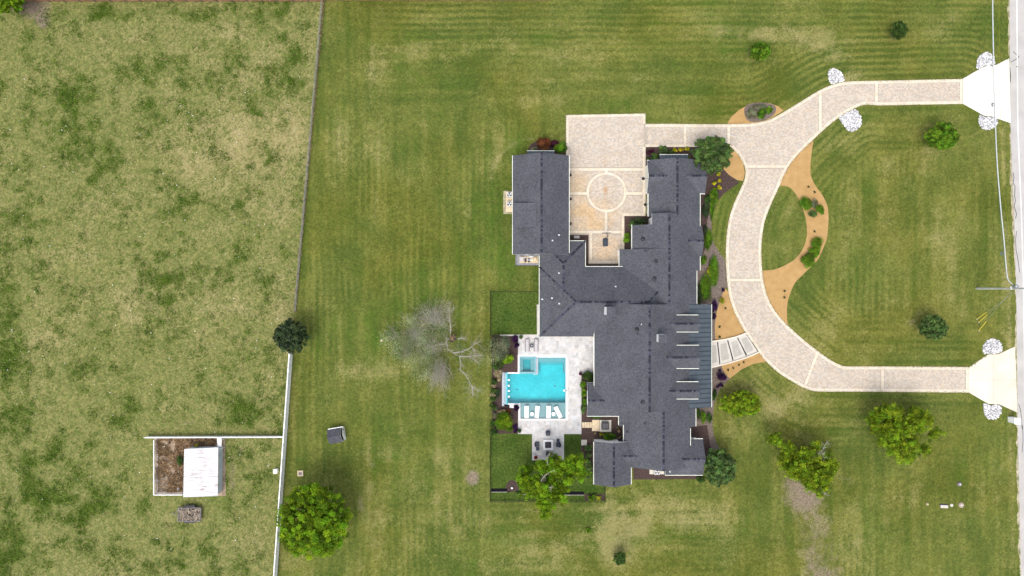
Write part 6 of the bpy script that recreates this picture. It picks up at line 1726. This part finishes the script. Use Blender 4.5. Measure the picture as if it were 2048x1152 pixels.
sl=[('feathery_shrub','feathery blue-green shrub in the north bed',1326,300,9,9,1.3,'leaf_holly',1100,.09),('boxwood','round green shrub by the north-east garage door',1308,314,8,8,1.1,'leaf_holly',800,.08),('boxwood','low green shrub at the north-west bed corner',1298,322,7,6,.9,'leaf_dark',600,.08),('boxwood','green shrub under the pent roof edge',1340,306,11,5,.9,'leaf_dark',700,.08),
 ('maple_shrub','rusty red maple shrub north of the west garage',1086,289,16,12,2.0,'leaf_rust',2600,.10),('plum_shrub','dark plum shrub beside the rusty maple shrub',1110,289,11,8,1.1,'leaf_plum',900,.09),('boxwood','green shrub at the court corner of the west garage',1121,296,13,11,1.4,'leaf_mid',1500,.09),('fern_shrub','pale green shrub below the rusty maple shrub',1068,299,8,5,.8,'leaf_grey',500,.08),
 ('plum_shrub','dark plum groundcover in the north bed',1303,305,10,7,.7,'leaf_plum',700,.08),
 ('boxwood','blue-green shrub in the inner court corner',1265,449,9,9,1.2,'leaf_holly',1000,.085),('dark_shrub','large dark shrub in the inner court corner',1281,441,15,8,1.4,'leaf_deep',1500,.09),('boxwood','small green shrub between the court corner bushes',1278,447,7,5,1.0,'leaf_mid',500,.08),('boxwood','clipped green ball at the court edge',1252.5,476,8,9.5,1.3,'leaf_mid',1300,.075),
 ('hedge_shrub','tall green shrub row north of the east bay',1428,396,9,18,1.1,'leaf_mid',1400,.085),('hedge_shrub','leafy green shrub before the east bay',1416,480,8,18,1.1,'leaf_mid',1500,.085),('dark_shrub','thin dark shrub beside the east bay',1411,460,5,9,.9,'leaf_deep',500,.08),
 ('hedge_shrub','long green shrub east of the yellow trio',1427,545,9,27,1.1,'leaf_mid',2200,.085),('hedge_shrub','large bright green shrub mound before the east wall',1411,575,11,24,1.2,'leaf_mid',2400,.085),('dark_shrub','dark shrub behind the bright green mound',1398,590,7,22,1.1,'leaf_deep',1100,.085),
 ('purple_shrub','long deep purple shrub at the porch corner',1428,612,6,14,.9,'leaf_purple',1200,.075),('purple_shrub','round deep purple shrub beside the porch',1427,633,5,6,.8,'leaf_purple',600,.075),('purple_shrub','small deep purple shrub at the tip of the granite bed',1446,581,3,5.5,.6,'leaf_purple',300,.07),('purple_shrub','large deep purple shrub below the front walk',1442,753,11,9,1.0,'leaf_purple',1400,.075),('purple_shrub','tiny deep purple shrub, west of the pair below the walk',1436,773,4,4,.5,'leaf_purple',250,.07),('purple_shrub','tiny deep purple shrub, east of the pair below the walk',1443,770,4,4,.5,'leaf_purple',250,.07),('purple_shrub','small purple shrub close under the front walk',1439,741,3.4,3.4,.5,'leaf_purple',220,.07),
 ('pale_shrub','pale yellow grass clump in the granite bed',1443,601,7,8,.7,'leaf_gold',350,.08),
 ('hedge_shrub','narrow green hedge beside the south porch end',1405,832,6,15,1.1,'leaf_mid',1300,.08),('dark_shrub','dark green hedge beside the bright hedge',1418,834,6,13,1.0,'leaf_dark',900,.08),('boxwood','thin green shrub south of the porch',1396,826,5,14,.9,'leaf_dark',700,.08),('dark_shrub','dark green shrub under the porch eave by the yellow-green tree',1428,790,5,14,.8,'leaf_dark',700,.08),
 ('boxwood','dark shrub at the hall corner beside the red pot',1177,753,11,11,1.5,'leaf_dark',1700,.085),('boxwood','clipped green shrub, first below the hall corner',1167,768,7,8,1.1,'leaf_mid',900,.08),('boxwood','clipped green shrub, second below the hall corner',1168,786,6.5,8,1.1,'leaf_mid',800,.08),('boxwood','clipped green shrub, third below the hall corner',1168,803,5.5,7,1.0,'leaf_mid',700,.08),('boxwood','round blue-green ball at the end of the clipped row',1167,819,7.5,8,1.1,'leaf_holly',1000,.08),('boxwood','low green shrub under the west bay eave',1190,834,13,3.5,.6,'leaf_dark',600,.08),
 ('boxwood','bright green bush on the terrace edge',1219,872,12,9,1.3,'leaf_mid',1500,.085),('boxwood','golden green ball beside the stone terrace',1202,867,4.6,4.6,.8,'leaf_gold',450,.07),('pale_shrub','small straw ball left of the golden ball',1191,866.5,3.4,3.4,.5,'leaf_straw',260,.06),('pale_shrub','upper straw coloured ring plant by the south wing wall',1238,863,3.6,3.6,.5,'leaf_straw',220,.06),('pale_shrub','lower straw coloured ring plant by the south wing wall',1239,874,3.4,3.4,.5,'leaf_straw',220,.06),('pale_shrub','pale green tuft by the upper ring plant',1235,855,3.5,3,.4,'leaf_grey',200,.06),
 ('boxwood','blue-green ball, northmost of the row west of the south wing',1177,895.5,8,8,1.1,'leaf_holly',1100,.08),('boxwood','blue-green ball, second of the row west of the south wing',1177,909.5,7.5,8,1.1,'leaf_holly',1000,.08),('boxwood','blue-green ball, third of the row west of the south wing',1177,924,8,8,1.1,'leaf_holly',1000,.08),('boxwood','blue-green ball, fourth of the row west of the south wing',1178,936,7.5,7,1.1,'leaf_holly',900,.08),('boxwood','blue-green ball, southmost of the row west of the south wing',1177,949,7.5,7,1.1,'leaf_holly',900,.08),
 ('purple_shrub','purple shrub at the head of the pool bed',1030,679,6.5,8,1.1,'leaf_purple',1100,.08),('purple_shrub','purple shrub, lower of the pair beside the sun loungers',1032,690,6,6,1.0,'leaf_purple',800,.08),('purple_shrub','round purple shrub at the tanning ledge corner',1032,815,6.5,6.5,1.0,'leaf_purple',1000,.08),('purple_shrub','purple shrub low in the pool bed',1031,856,5,10,.8,'leaf_purple',700,.075),
 ('olive_shrub','grey-green open shrub at the top of the pool bed',1000,696,19,27,2.6,'leaf_grey',3200,.09),('lime_shrub','bright lime shrub beside the spa',1014,716,11,12,1.8,'leaf_bright',1900,.09),('dark_shrub','dark shrub tucked behind the lime shrub',1003,722,9,14,1.4,'leaf_dark',900,.09),('straw_shrub','straw coloured brush below the olive shrub',996,745,9,13,1.0,'leaf_straw',500,.08),('lime_shrub','bright green tree-like shrub in the lower pool bed',1007,843,18,18,2.2,'leaf_bright',3000,.095),
 ('dark_shrub','dark shrub, first along the west edge of the pool',988,763,7,6,1.0,'leaf_dark',500,.08),('dark_shrub','dark shrub, second along the west edge of the pool',988,781,7,6,1.0,'leaf_dark',500,.08),('dark_shrub','dark shrub, third along the west edge of the pool',987,797,7,7,1.0,'leaf_dark',500,.08),('dark_shrub','dark shrub, fourth along the west edge of the pool',986,813,7,9,1.1,'leaf_dark',700,.08),('dark_shrub','dark shrub at the lower left of the lime shrub',985,848,7,8,1.1,'leaf_dark',600,.08),('dark_shrub','dark shrub at the corner of the lower back lawn',988,864,9,7,1.1,'leaf_dark',800,.08),
 ('pale_shrub','tan seed-head shrub above the fourth dark shrub',1002,822,9,6,1.0,'leaf_straw',500,.08),('pale_shrub','tan tuft between the western pool shrubs',988,772,6,4,.7,'leaf_straw',260,.07),('pale_shrub','lower tan tuft between the western pool shrubs',985,790,6,5,.7,'leaf_straw',260,.07),('rust_shrub','rusty small shrub beside the ledge corner bed',1016,822,6,5,.7,'leaf_rust',350,.07),
 ('boxwood','low green shrub in the south-east yard corner',1182,994.5,9,6,.8,'leaf_mid',700,.08),('boxwood','small pale shrub in the south-east yard corner',1198,996,5,5,.6,'leaf_gold',300,.07),
 ('silver_shrub','silvery shrub, west in the northern stone bed',1503,226,10,10,.9,'leaf_grey',900,.08),('boxwood','green shrub in the northern stone bed',1523,227,8,10,.8,'leaf_mid',800,.08),('boxwood','green shrub, east in the northern stone bed',1538,221,7,7,.7,'leaf_mid',600,.08),('silver_shrub','silvery shrub along the top of the northern stone bed',1520,213,14,5,.6,'leaf_grey',500,.07),
 ('boxwood','large green shrub in the crescent bed',1611,408,11,12,1.1,'leaf_mid',1400,.085),('boxwood','round green shrub on the outer side of the crescent bed',1640,418,8.5,9,1.0,'leaf_mid',1000,.08),('boxwood','small blue-green shrub in the crescent bed',1624,429,7.5,8,.9,'leaf_holly',800,.08),('silver_shrub','silvery shrub between the green crescent shrubs',1628,408,7,10,.7,'leaf_grey',450,.07),
 ('boxwood','green shrub at the outer rim of the lower crescent',1635,489,11,12,1.0,'leaf_mid',1300,.085),('boxwood','middle green shrub of the lower crescent',1628,505,10,9,.9,'leaf_mid',900,.085),('boxwood','green shrub at the inner rim of the lower crescent',1616,522,13,14,1.0,'leaf_mid',1500,.085),('silver_shrub','silvery shrub among the lower crescent shrubs',1614,514,8,8,.7,'leaf_grey',400,.07),
 ('olive_shrub','grey-green shrub filling the upper left corner of the pool bed',990,682,9,11,1.6,'leaf_grey',1100,.09),('lime_shrub','mid green shrub under the olive shrub',997,716,9,9,1.3,'leaf_mid',1000,.09),('dark_shrub','dark green shrub left of the lime spa shrub',991,733,8,8,1.1,'leaf_dark',700,.085),('straw_shrub','straw tuft just above the spillway corner',999,757,6,6,.8,'leaf_straw',350,.08),('dark_shrub','low dark shrub left of the spillway wall',996,788,5,12,.7,'leaf_deep',600,.08),('pale_shrub','pale green shrub above the lower lime shrub',992,829,9,7,1.0,'leaf_grey',600,.08),('boxwood','green shrub right below the lower lime shrub',1019,858,7,6,.9,'leaf_mid',500,.08),
 ('dark_shrub','low dark shrub in the mulch north of the east bay',1411,418,7,16,.7,'leaf_deep',700,.08),('hedge_shrub','green strip of shrubs along the west lawn crescent',1424,420,4,20,.6,'leaf_mid',700,.08),('hedge_shrub','green groundcover south of the east bay',1407,520,6,10,.6,'leaf_mid',500,.08),('boxwood','green shrub at the foot of the north-east corner',1416,400,7,9,.9,'leaf_dark',600,.08),
 ('dark_shrub','dark weed growing beside the rusty shed',360,921,7,9,1.0,'leaf_dark',600,.09),('weed_shrub','small bright weed at the top of the rusty shed',394,890,5,3,1.6,'leaf_gold',200,.08),
 ('dark_shrub','small dark shrub at the south-east wall corner',1401,958,9,6,.7,'leaf_dark',600,.08),('dark_shrub','small shrub on the lawn east of the back yard',1176,1061,5,5,.5,'leaf_mid',250,.07)]
for i,(nm,lab,u_,v_,a_,b_,h_,mt_,n_,s_) in enumerate(sl):
    f_ = 1.22 if ('crescent' in lab or 'stone bed' in lab or 'east' in lab) else 1.05
    shrub(nm, lab, u_, v_, a_*f_, b_*f_, h_, M[mt_], int(n_*f_*f_), s_, 200+i, cat='plant' if 'weed' in nm else 'shrub')
# small dark perennials dotted in the granite beds
for i,(u_,v_,lab) in enumerate([(1617,374,'small dark perennial, upper of two in the crescent bed'),(1629,384,'small dark perennial, lower of two in the crescent bed'),(1629,463,'lone small dark perennial between the crescent shrubs'),(1569,582,'small dark perennial in the lower end of the crescent bed'),(1569,595,'tiny perennial below the one in the lower crescent'),
    (1451,616.5,'small dark perennial by the curved drive in the porch bed'),(1439,654,'small dark perennial in the middle of the porch bed'),(1439,674,'small dark perennial just above the front walk'),(1456,740,'dark perennial, westmost of the row below the front walk'),(1466.5,736,'dark perennial, second of the row below the front walk'),(1478,730,'dark perennial, third of the row below the front walk'),(1487,725,'faint perennial, eastmost of the row below the front walk')]):
    shrub('perennial', lab, u_, v_, 2.6, 2.6, 0.35, M['leaf_deep'], 130, 0.05, 400+i, 'small perennials in the granite beds', 'plant', nclump=4)
# pots
def pot(u, v, r, h, m_, plant, label, seed):
    x,y=P(u,v,h); t=empty('plant_pot',(x,y,0.053),label,'plant pot')
    MB().lathe((0,0,0),[(r*.65,0),(r*.95,h*.8),(r,h*.82),(r,h),(r*.86,h),(r*.84,h*.9),(0.02,h*.9)],18).build('pot',m_,t,local=True)
    rs=np.random.RandomState(seed); V,Q,C=clump_leaves(rs,np.array([[0,0,h]]),np.array([[r*.9,r*.9,r*.7]]),260,0.06,hemi=0.0)
    link(bpy.data.objects.new('foliage',np_mesh('foliage',V,Q,plant,C)),t)
lm('leaf_red',(0.22,0.030,0.018),(0.34,0.06,0.03))
pot(1071.5,915,0.30,0.45,M['red'],M['leaf_red'],'red flowering pot at the west patio corner',1); pot(1118.5,915,0.30,0.45,M['red'],M['leaf_red'],'red flowering pot at the east patio corner',2)
pot(1161,747.5,0.27,0.45,M['red'],M['leaf_plum'],'dark red flowering pot beside the hall corner shrub',3); pot(1042,674,0.30,0.45,M['teal'],M['leaf_dark'],'teal pot at the top of the patio',4); pot(1039,862,0.30,0.45,M['teal'],M['leaf_dark'],'teal pot at the lower patio corner',5); pot(1129.5,288.5,0.26,0.45,M['teal'],M['leaf_dark'],'teal pot beside the court and the west garage',6)

# ---------------------------------------------------------------- shed, pen, trailer, playhouse
E=P; t=empty('rusty_shed',P(402,945),'white sheet-metal shed with rust streaked roof beside the pen','shed')
ze,zw=2.05,2.45
qE0,qE1=P(436.5,895,ze),P(435.5,992,ze); qW0,qW1=P(368.5,898,zw),P(366.5,994.5,zw)
inn=0.15
def lerp(a,b,f): return (a[0]+(b[0]-a[0])*f,a[1]+(b[1]-a[1])*f)
m=MB()
cE0,cE1,cW0,cW1=[Vector(q) for q in (qE0,qE1,qW0,qW1)]
cc=(cE0+cE1+cW0+cW1)/4
sh4=[cc+(q-cc)*0.955 for q in (cW0,cE0,cE1,cW1)]
zz=[zw-.06,ze-.06,ze-.06,zw-.06]
m.add([(q.x,q.y,0) for q in sh4]+[(q.x,q.y,z_) for q,z_ in zip(sh4,zz)],[(0,1,5,4),(1,2,6,5),(2,3,7,6),(3,0,4,7),(4,5,6,7)])
M['shedwall']=mat('galvanized_wall',(0.42,0.47,0.52),(0.55,0.59,0.63),1.2,0.5,metal=0.3)
m.build('wall',M['shedwall'],t)
def rustmat():
    m=mat('rusty_white_sheet',(0.48,0.48,0.50),(0.56,0.56,0.58),1,0.5)
    N=m.node_tree.nodes;L=m.node_tree.links;b=N['Principled BSDF'];src=b.inputs['Base Color'].links[0].from_socket
    g=N.new('ShaderNodeNewGeometry'); mp=N.new('ShaderNodeMapping'); mp.inputs['Scale'].default_value=(0.55,3.4,1); L.new(g.outputs['Position'],mp.inputs['Vector'])
    n=N.new('ShaderNodeTexNoise'); n.inputs['Scale'].default_value=1.3; n.inputs['Detail'].default_value=6; L.new(mp.outputs[0],n.inputs['Vector'])
    r=N.new('ShaderNodeValToRGB'); r.color_ramp.elements[0].position=0.50; r.color_ramp.elements[1].position=0.64; r.color_ramp.elements[0].color=(0,0,0,1); r.color_ramp.elements[1].color=(.75,.75,.75,1); L.new(n.outputs['Fac'],r.inputs['Fac'])
    n3_=N.new('ShaderNodeTexNoise'); n3_.inputs['Scale'].default_value=0.42; n3_.inputs['Detail'].default_value=2; L.new(g.outputs['Position'],n3_.inputs['Vector']); r3_=N.new('ShaderNodeMapRange'); r3_.inputs['From Min'].default_value=.42; r3_.inputs['From Max'].default_value=.6; L.new(n3_.outputs['Fac'],r3_.inputs['Value']); mu_=N.new('ShaderNodeMath'); mu_.operation='MULTIPLY'; L.new(r.outputs[0],mu_.inputs[0]); L.new(r3_.outputs[0],mu_.inputs[1])
    x=N.new('ShaderNodeMix'); x.data_type='RGBA'; L.new(mu_.outputs[0],x.inputs['Factor']); L.new(src,x.inputs['A']); x.inputs['B'].default_value=(0.24,0.13,0.085,1); L.new(x.outputs['Result'],b.inputs['Base Color']); return m
M['rust']=rustmat()
nS=10
for i in range(nS):
    f0,f1=i/nS,(i+0.992)/nS
    a,b,c,e=lerp(qW0,qW1,f0),lerp(qE0,qE1,f0),lerp(qE0,qE1,f1),lerp(qW0,qW1,f1)
    mm=MB(); K=9; vs=[]
    for j in range(K):
        g_=j/(K-1); dz=0.018*math.cos(g_*math.pi*6)+0.004*(i%2)
        p,q=lerp(a,e,g_),lerp(b,c,g_); vs+=[(p[0],p[1],zw+dz),(q[0],q[1],ze+dz),(p[0],p[1],zw+dz-.012),(q[0],q[1],ze+dz-.012)]
    fs=[]
    for j in range(K-1):
        o_=j*4; fs+=[(o_,o_+4,o_+5,o_+1),(o_+2,o_+3,o_+7,o_+6),(o_,o_+2,o_+6,o_+4),(o_+1,o_+5,o_+7,o_+3)]
    mm.add(vs,fs); mm.build('roof_sheet',M['rust'],t)
MB().box((*lerp(sh4[0],sh4[3],.3),1.0),(0.08,1.0,1.9)).build('door',M['galv'],t)
# pen of white rails and wire
pen=empty('animal_pen',P(335,932),'white railed wire pen full of dead brown brush','pen')
ph=1.3
for ln in [[(316,877),(316,985)],[(316,985),(372,985)]]:
    a,b=[Vector(P(*q)) for q in ln]; 
    for z_ in (ph,): MB().tube([(a.x,a.y,z_),(b.x,b.y,z_)],0.075,6).build('top_rail',M['white'],pen)
    MB().tube([(a.x,a.y,.12),(b.x,b.y,.12)],0.03,6).build('bottom_rail',M['galv'],pen)
    n_=int((b-a).length/2.1)
    for i in range(n_+1):
        p=a+(b-a)*(i/n_); MB().tube([(p.x,p.y,0),(p.x,p.y,ph)],0.05,6).build('post',M['white'],pen)
    mm=MB(); k=int((b-a).length/0.16)
    for i in range(k):
        p=a+(b-a)*(i/k); mm.tube([(p.x,p.y,.1),(p.x,p.y,ph)],0.010,3)
    for z_ in (.3,.5,.7,.9,1.1): mm.tube([(a.x,a.y,z_),(b.x,b.y,z_)],0.010,3)
    tag(mm.build('wire_mesh',M['galv'],pen),kind='stuff')
g0=P(440,875); MB().prism(PL([(434.5,875),(442.5,874),(443,893),(435,893)],1.2),1.15,1.2).build('gate_sheet',M['white'],pen)
MB().tube([(*P(449,877),0),(*P(449,877),1.2)],.05,6).tube([(*P(449,894),0),(*P(449,894),1.2)],.05,6).build('post',M['white'],pen)
o=MB().prism(PL([(309,876),(450,876),(452,992),(309,990)]),-0.1,0.01).build('pen_floor',mat('pen_soil',(0.19,0.135,0.09),(0.36,0.28,0.20),1.2,.95,fine=(9,.3),bump=.8,bscale=10)); tag(o,'brown trodden soil of the pen',kind='structure')
rs=np.random.RandomState(60)
n=5200; u=rs.uniform(312,372,n); v=rs.uniform(877,984,n); k=~((u<336)&(v>955)&(rs.rand(n)<.8)); u,v=u[k],v[k]
u2=rs.uniform(372,432,900); v2=rs.uniform(876,895,900); u=np.concatenate([u,u2]); v=np.concatenate([v,v2])
k=fbm(u,v,14,70)>0.36; u,v=u[k],v[k]
zz_=0.1+0.55*rs.rand(len(u))*fbm(u,v,18,71); P0=np.stack([(u-1024)/S,(576-v)/S,zz_],1)
V,Q=leaves_np(rs,P0,0.17,0.6,aspect=0.3); val=np.repeat(0.35+1.2*rs.rand(len(u))*fbm(u,v,9,75)*1.4,4); C=np.stack([val,val*.97,val*.92],1)
o=link(bpy.data.objects.new('dead_brush',np_mesh('dead_brush',V,Q,M['hay'],C))); tag(o,'dead brown brush heaped inside the pen','brush',kind='stuff')
m=MB()
for i in range(40):
    cu,cv=rs.uniform(313,345),rs.uniform(955,985); p=P(cu,cv); a=rs.rand()*3.14; l=0.5+rs.rand(); m.tube([(p[0],p[1],.06+.1*rs.rand()),(p[0]+math.cos(a)*l,p[1]+math.sin(a)*l,.06+.2*rs.rand())],.025,4)
o=m.build('lumber_scrap',M['deadbark']); tag(o,'grey sticks and scrap in the lower corner of the pen','scrap wood',kind='stuff')
MB_b=MB().lathe((0,0,0),[(0.15,0),(0.19,0.36),(0.17,0.36),(0.14,0.05)],14); b_=empty('bucket',(*P(358.5,976.5),0.02),'white bucket on the floor of the pen','bucket'); MB_b.build('pail',M['white'],b_,local=True)
MB().tube([(0.18*math.cos(k/8*3.14),0.03,0.34+0.16*math.sin(k/8*3.14)) for k in range(9)],0.008,4).build('handle',M['galv'],b_,local=True)
# utility trailer piled with sticks
tx,ty=P(380,1028,0.6); t=empty('utility_trailer',(tx,ty,0),'small mesh-sided trailer piled with cut sticks','trailer')
MB().box((0,0,0.5),(3.5,2.1,0.06)).build('bed',M['wood'],t,local=True)
m=MB()
for sx,sy,lx,ly in [(0,1.05,3.5,.05),(0,-1.05,3.5,.05),(1.75,0,.05,2.1),(-1.75,0,.05,2.1)]:
    for z_ in (.55,.78,1.0): m.box((sx,sy,z_),(lx,ly,.05))
for sx in (-1.75,-.9,0,.9,1.75):
    for sy in (-1.05,1.05): m.box((sx,sy,.75),(.055,.055,.55))
m.build('side_rail',M['frame'],t,local=True)
for sx in (-.45,.45):
    for sy in (-1.25,1.25):
        w_=MB(); w_.tube([(sx,sy-.1,.33),(sx,sy+.1,.33)],.33,16); wo=w_.build('wheel',M['black'],t,local=True)
        MB().tube([(sx,sy-.105,.33),(sx,sy+.105,.33)],.16,10).build('rim',M['galv'],wo,local=True)
for sy in (-1.25,1.25): MB().box((0,sy,.72),(1.7,.26,.04)).build('fender',M['black'],t,local=True)
MB().tube([(-1.75,.7,.45),(-2.7,0,.45)],.04,5).tube([(-1.75,-.7,.45),(-2.7,0,.45)],.04,5).tube([(-2.7,0,.45),(-3.0,0,.45)],.05,5).build('tongue',M['frame'],t,local=True)
MB().tube([(-2.75,0,0),(-2.75,0,.6)],.04,6).build('jack',M['galv'],t,local=True)
m=MB(); rs=np.random.RandomState(9)
for i in range(110):
    cx,cy=rs.uniform(-1.5,1.5),rs.uniform(-.9,.9); a=rs.rand()*3.14; l=.3+.6*rs.rand(); z0=.6+.35*rs.rand(); dx,dy=math.cos(a)*l,math.sin(a)*l; c_=.3+1.6*rs.rand()**1.3
    cl=lambda q,b_:max(-b_,min(b_,q))
    m.tube([(cl(cx-dx,1.68),cl(cy-dy,1.0),z0),(cl(cx+dx,1.68),cl(cy+dy,1.0),z0+.2*rs.normal()*.5)],.035+.04*rs.rand(),5,col=(c_,c_*.97,c_*.93))
o=m.build('stick_pile',mat('cut_sticks',(0.20,0.16,0.13),(0.34,0.29,0.24),6,.9,attr=True)); o.location=(tx,ty,0); tag(o,'pale cut sticks and logs heaped on the trailer','firewood',kind='stuff')
# play hut
hx,hy=P(671,872,1.5); t=empty('play_hut',(hx,hy,0),'small white hut with dark shingle roof alone on the lawn','hut',rz=R(10))
hw,hl=1.18,1.22
m=MB(); m.add([(-hl+.1,-hw+.15,0),(hl-.05,-hw+.15,0),(hl-.05,hw-.15,0),(-hl+.1,hw-.15,0),(-hl+.1,-hw+.15,1.25),(hl-.05,-hw+.15,1.25),(hl-.05,hw-.15,1.25),(-hl+.1,hw-.15,1.25),(-hl+.1,0,1.85),(hl-.05,0,1.85)],[(0,1,5,4),(1,2,6,9,5),(2,3,7,6),(3,0,4,8,7)])
m.build('wall',M['white'],t,local=True)
m=MB(); pr=[(-hw,1.18),(0,1.95),(hw,1.18)]; vs=[]
for xx in (-hl,hl-.32): vs+=[(xx,a,b) for a,b in pr]+[(xx,a,b-.09) for a,b in pr]
m.add(vs,[(0,6,7,1),(1,7,8,2)],0); m.add(vs,[(3,4,10,9),(4,5,11,10),(0,1,4,3),(1,2,5,4),(6,9,10,7),(7,10,11,8),(0,3,9,6),(2,8,11,5)],1)
ro=m.build('roof',[M['shingle'],M['white']],t,local=True)
MB().box((0.12,hw+.02,1.16),(2*hl-.1,.09,.09)).build('eave_board',M['white'],ro,local=True)
MB().box((hl-.03,0,.6),(.06,.6,1.1)).build('door',M['trim'],t,local=True)
MB().box((hl-.03,.7,.85),(.06,.3,.35)).build('window',M['glass'],t,local=True)

# ---------------------------------------------------------------- lids, boxes, mailbox, pole
def small(name,label,cat,u,v,parts,rz=0):
    t=empty(name,(*P(u,v),0),label,cat,rz=R(rz))
    for nm,mb_,mt_ in parts: mb_.build(nm,mt_,t,local=True)
    return t
small('valve_box','small pinkish brick box around a dark hole on the lawn','valve box',601,946.5,[('rim',MB().box((0,.36,.08),(.9,.18,.16)).box((0,-.36,.08),(.9,.18,.16)).box((-.36,0,.08),(.18,.54,.16)).box((.36,0,.08),(.18,.54,.16)),M['tan']),('lid',MB().box((0,0,.03),(.52,.52,.04)),M['frame'])],3)
small('water_trough','small pale box hung beside the long white fence','trough',553.5,940.5,[('tub',MB().box((0,0,.35),(.55,.6,.7)),M['vinyl']),('rim',MB().box((0,0,.72),(.62,.66,.05)),M['galv'])])
small('septic_lid','pale oblong septic cover on the lower right lawn','septic cover',1887.5,1012,[('slab',MB().box((0,-.05,.1),(1.15,.45,.2)),M['conc']),('collar',MB().box((-.05,.25,.03),(1.4,.2,.06)),M['dark'])],-2)
small('septic_lid','small pale round cover between the two larger septic covers','septic cover',1903,1010.5,[('slab',MB().lathe((0,0,0),[(.26,0),(.24,.08)],14),M['conc']),('knob',MB().lathe((0,0,.08),[(.05,0),(.04,.05)],8),M['conc'])])
small('septic_lid','round brown rimmed septic cover east of the oblong cover','septic cover',1922,1010,[('slab',MB().lathe((0,0,0),[(.45,0),(.43,.12)],18),M['wood']),('knob',MB().lathe((0,0,.12),[(.2,0),(.18,.06)],10),M['conc'])])
small('sprinkler_cap','tiny pale cap at the left end of the septic row','pipe cap',1854.5,1008,[('cap',MB().lathe((0,0,0),[(.14,0),(.13,.2),(.08,.24)],10),M['tan']),('collar',MB().lathe((0,0,0),[(.2,0),(.18,.05)],10),M['tan'])])
small('well_cap','dark green capped pipe on the lawn above the septic row','pipe cap',1918,968,[('base',MB().lathe((0,0,0),[(.38,0),(.33,.2),(.28,.25)],14),M['frame']),('cap',MB().lathe((0,0,.25),[(.1,0),(.08,.12)],8),M['white'])])
small('field_stone','small pale stone on the lawn west of the broken tree','stone',763,681,[('top',MB().add([tuple(np.array([.25,.2,.13])*q_+np.array([0,0,.08])) for q_ in IV],[tuple(f) for f in IF]),M['tan'])])
mx_,my_=P(2019,838.5); t=empty('mailbox_pillar',(mx_,my_,0),'white masonry mailbox pillar by the southern apron','mailbox')
MB().box((0.15,0,.75),(.85,.85,1.5)).build('pillar',M['white'],t,local=True); MB().box((0.15,0,1.55),(1.0,1.0,.12)).build('cap',M['white'],t,local=True); MB().box((.5,0,1.1),(.35,.24,.26)).build('letter_box',M['white'],t,local=True)

bx,by=P(1953,577); pole=empty('utility_pole',(bx,by,0),'tall grey utility pole with a pale transformer beside the road','utility pole')
m=MB(); m.tube([(0,0,-.2),(0,0,6),(0,0,12.2)],[.17,.14,.11],10); m.build('shaft',mat('grey_pole',(0.34,0.36,0.35),(0.50,0.52,0.50),2,.85),pole,local=True)
MB().lathe((0.02,.32,8.0),[(.24,0),(.26,.05),(.26,.75),(.2,.82),(.05,.86)],14).build('transformer',M['galv'],pole,local=True)
MB().box((0,.1,7.7),(.3,.5,.25)).build('bracket',M['white'],pole,local=True)
MB().box((0,-.1,11.4),(.12,2.4,.12)).build('cross_arm',M['wood'],pole,local=True)
for yy in (-1.1,-.1,.9): MB().lathe((0,yy,11.46),[(.05,0),(.08,.1),(.04,.2)],8).build('insulator',M['cushion'],pole,local=True)
def cable(name,pts,r,label,mt_):
    w_=crom([p[:2] for p in pts],8); zz_=np.interp(np.linspace(0,1,len(w_)),np.linspace(0,1,len(pts)),[p[2] for p in pts])
    m=MB().tube([(*P(a,b,z_),z_) for (a,b),z_ in zip(w_,zz_)],r,6); o=m.build(name,mt_); tag(o,label,'cable'); return o
M['cable']=mat('cable_sheath',(0.42,0.46,0.46),(0.55,0.58,0.57),3,.5)
M['cabled']=mat('dark_cable',(0.10,0.13,0.13),rough=.6)
cable('overhead_cable',[(2026,570,8.0),(2015.5,557,7.2),(2012,530,6.8),(2008,480,6.3),(2001,410,5.9),(1994,320,5.5),(1990,220,5.2),(1987,110,5.0),(1985.5,20,5.0),(1985,-80,5.1)],0.075,'thick pale overhead cable from the pole over the northern apron',M['cable'])
cable('overhead_cable',[(2014,560,7.0),(2006,505,6.0),(1999,410,5.6),(1992,320,5.3),(1988.6,220,5.0),(1985,110,4.8),(1983,-80,4.8)],0.02,'thin dark wire hanging beside the thick overhead cable',M['cabled'])
cable('overhead_cable',[(2030,568,8.6),(2021,480,8.0),(2010,400,7.6),(2003,280,7.2),(1999,150,7.0),(1997.5,-80,7.2)],0.022,'thin pale wire between the thick cable and the road',M['leaf_gold'])
for i,(u_,v_) in enumerate([(2006,507),(1988.5,209)]):
    small('splice_loop',['dark cable splice hanging near the utility pole','cable splice ring above the northern apron'][i],'cable splice',u_-55,576+(v_-576)*0.945,[('ring',MB().tube([(.22*math.cos(k/12*6.2832),.28*math.sin(k/12*6.2832),5.9) for k in range(13)],.05,5,cap=False),M['cabled']),('case',MB().tube([(0,-.3,5.85),(0,.3,5.85)],.07,6),M['cabled'])])
for i,((a,b),lab) in enumerate(zip([((1953,638.5),(1976,614)),((1957,645),(1978,629.5)),((1957,662),(1978,645))],['yellow guarded guy wire, northmost of three below the pole','yellow guarded guy wire in the middle of three below the pole','yellow guarded guy wire, southmost of three below the pole'])):
    t=empty('guy_wire',(*P(*a),0),lab,'guy wire','guy wires anchoring the utility pole')
    A=np.array([*P(*a),0.0]); zt=2.2; Bp=np.array([*P(b[0],b[1],zt),zt]); top=np.array([bx,by,9.5-i*0.8])
    e_=A+(top-A)*0.24
    MB().tube([tuple(A),tuple(e_)],0.045,6).build('guard',M['yellow'],t); MB().tube([tuple(e_),tuple(top)],0.014,4).build('wire',M['galv'],t)
    MB().box((A[0],A[1],.05),(.15,.15,.1)).build('anchor',M['galv'],t)
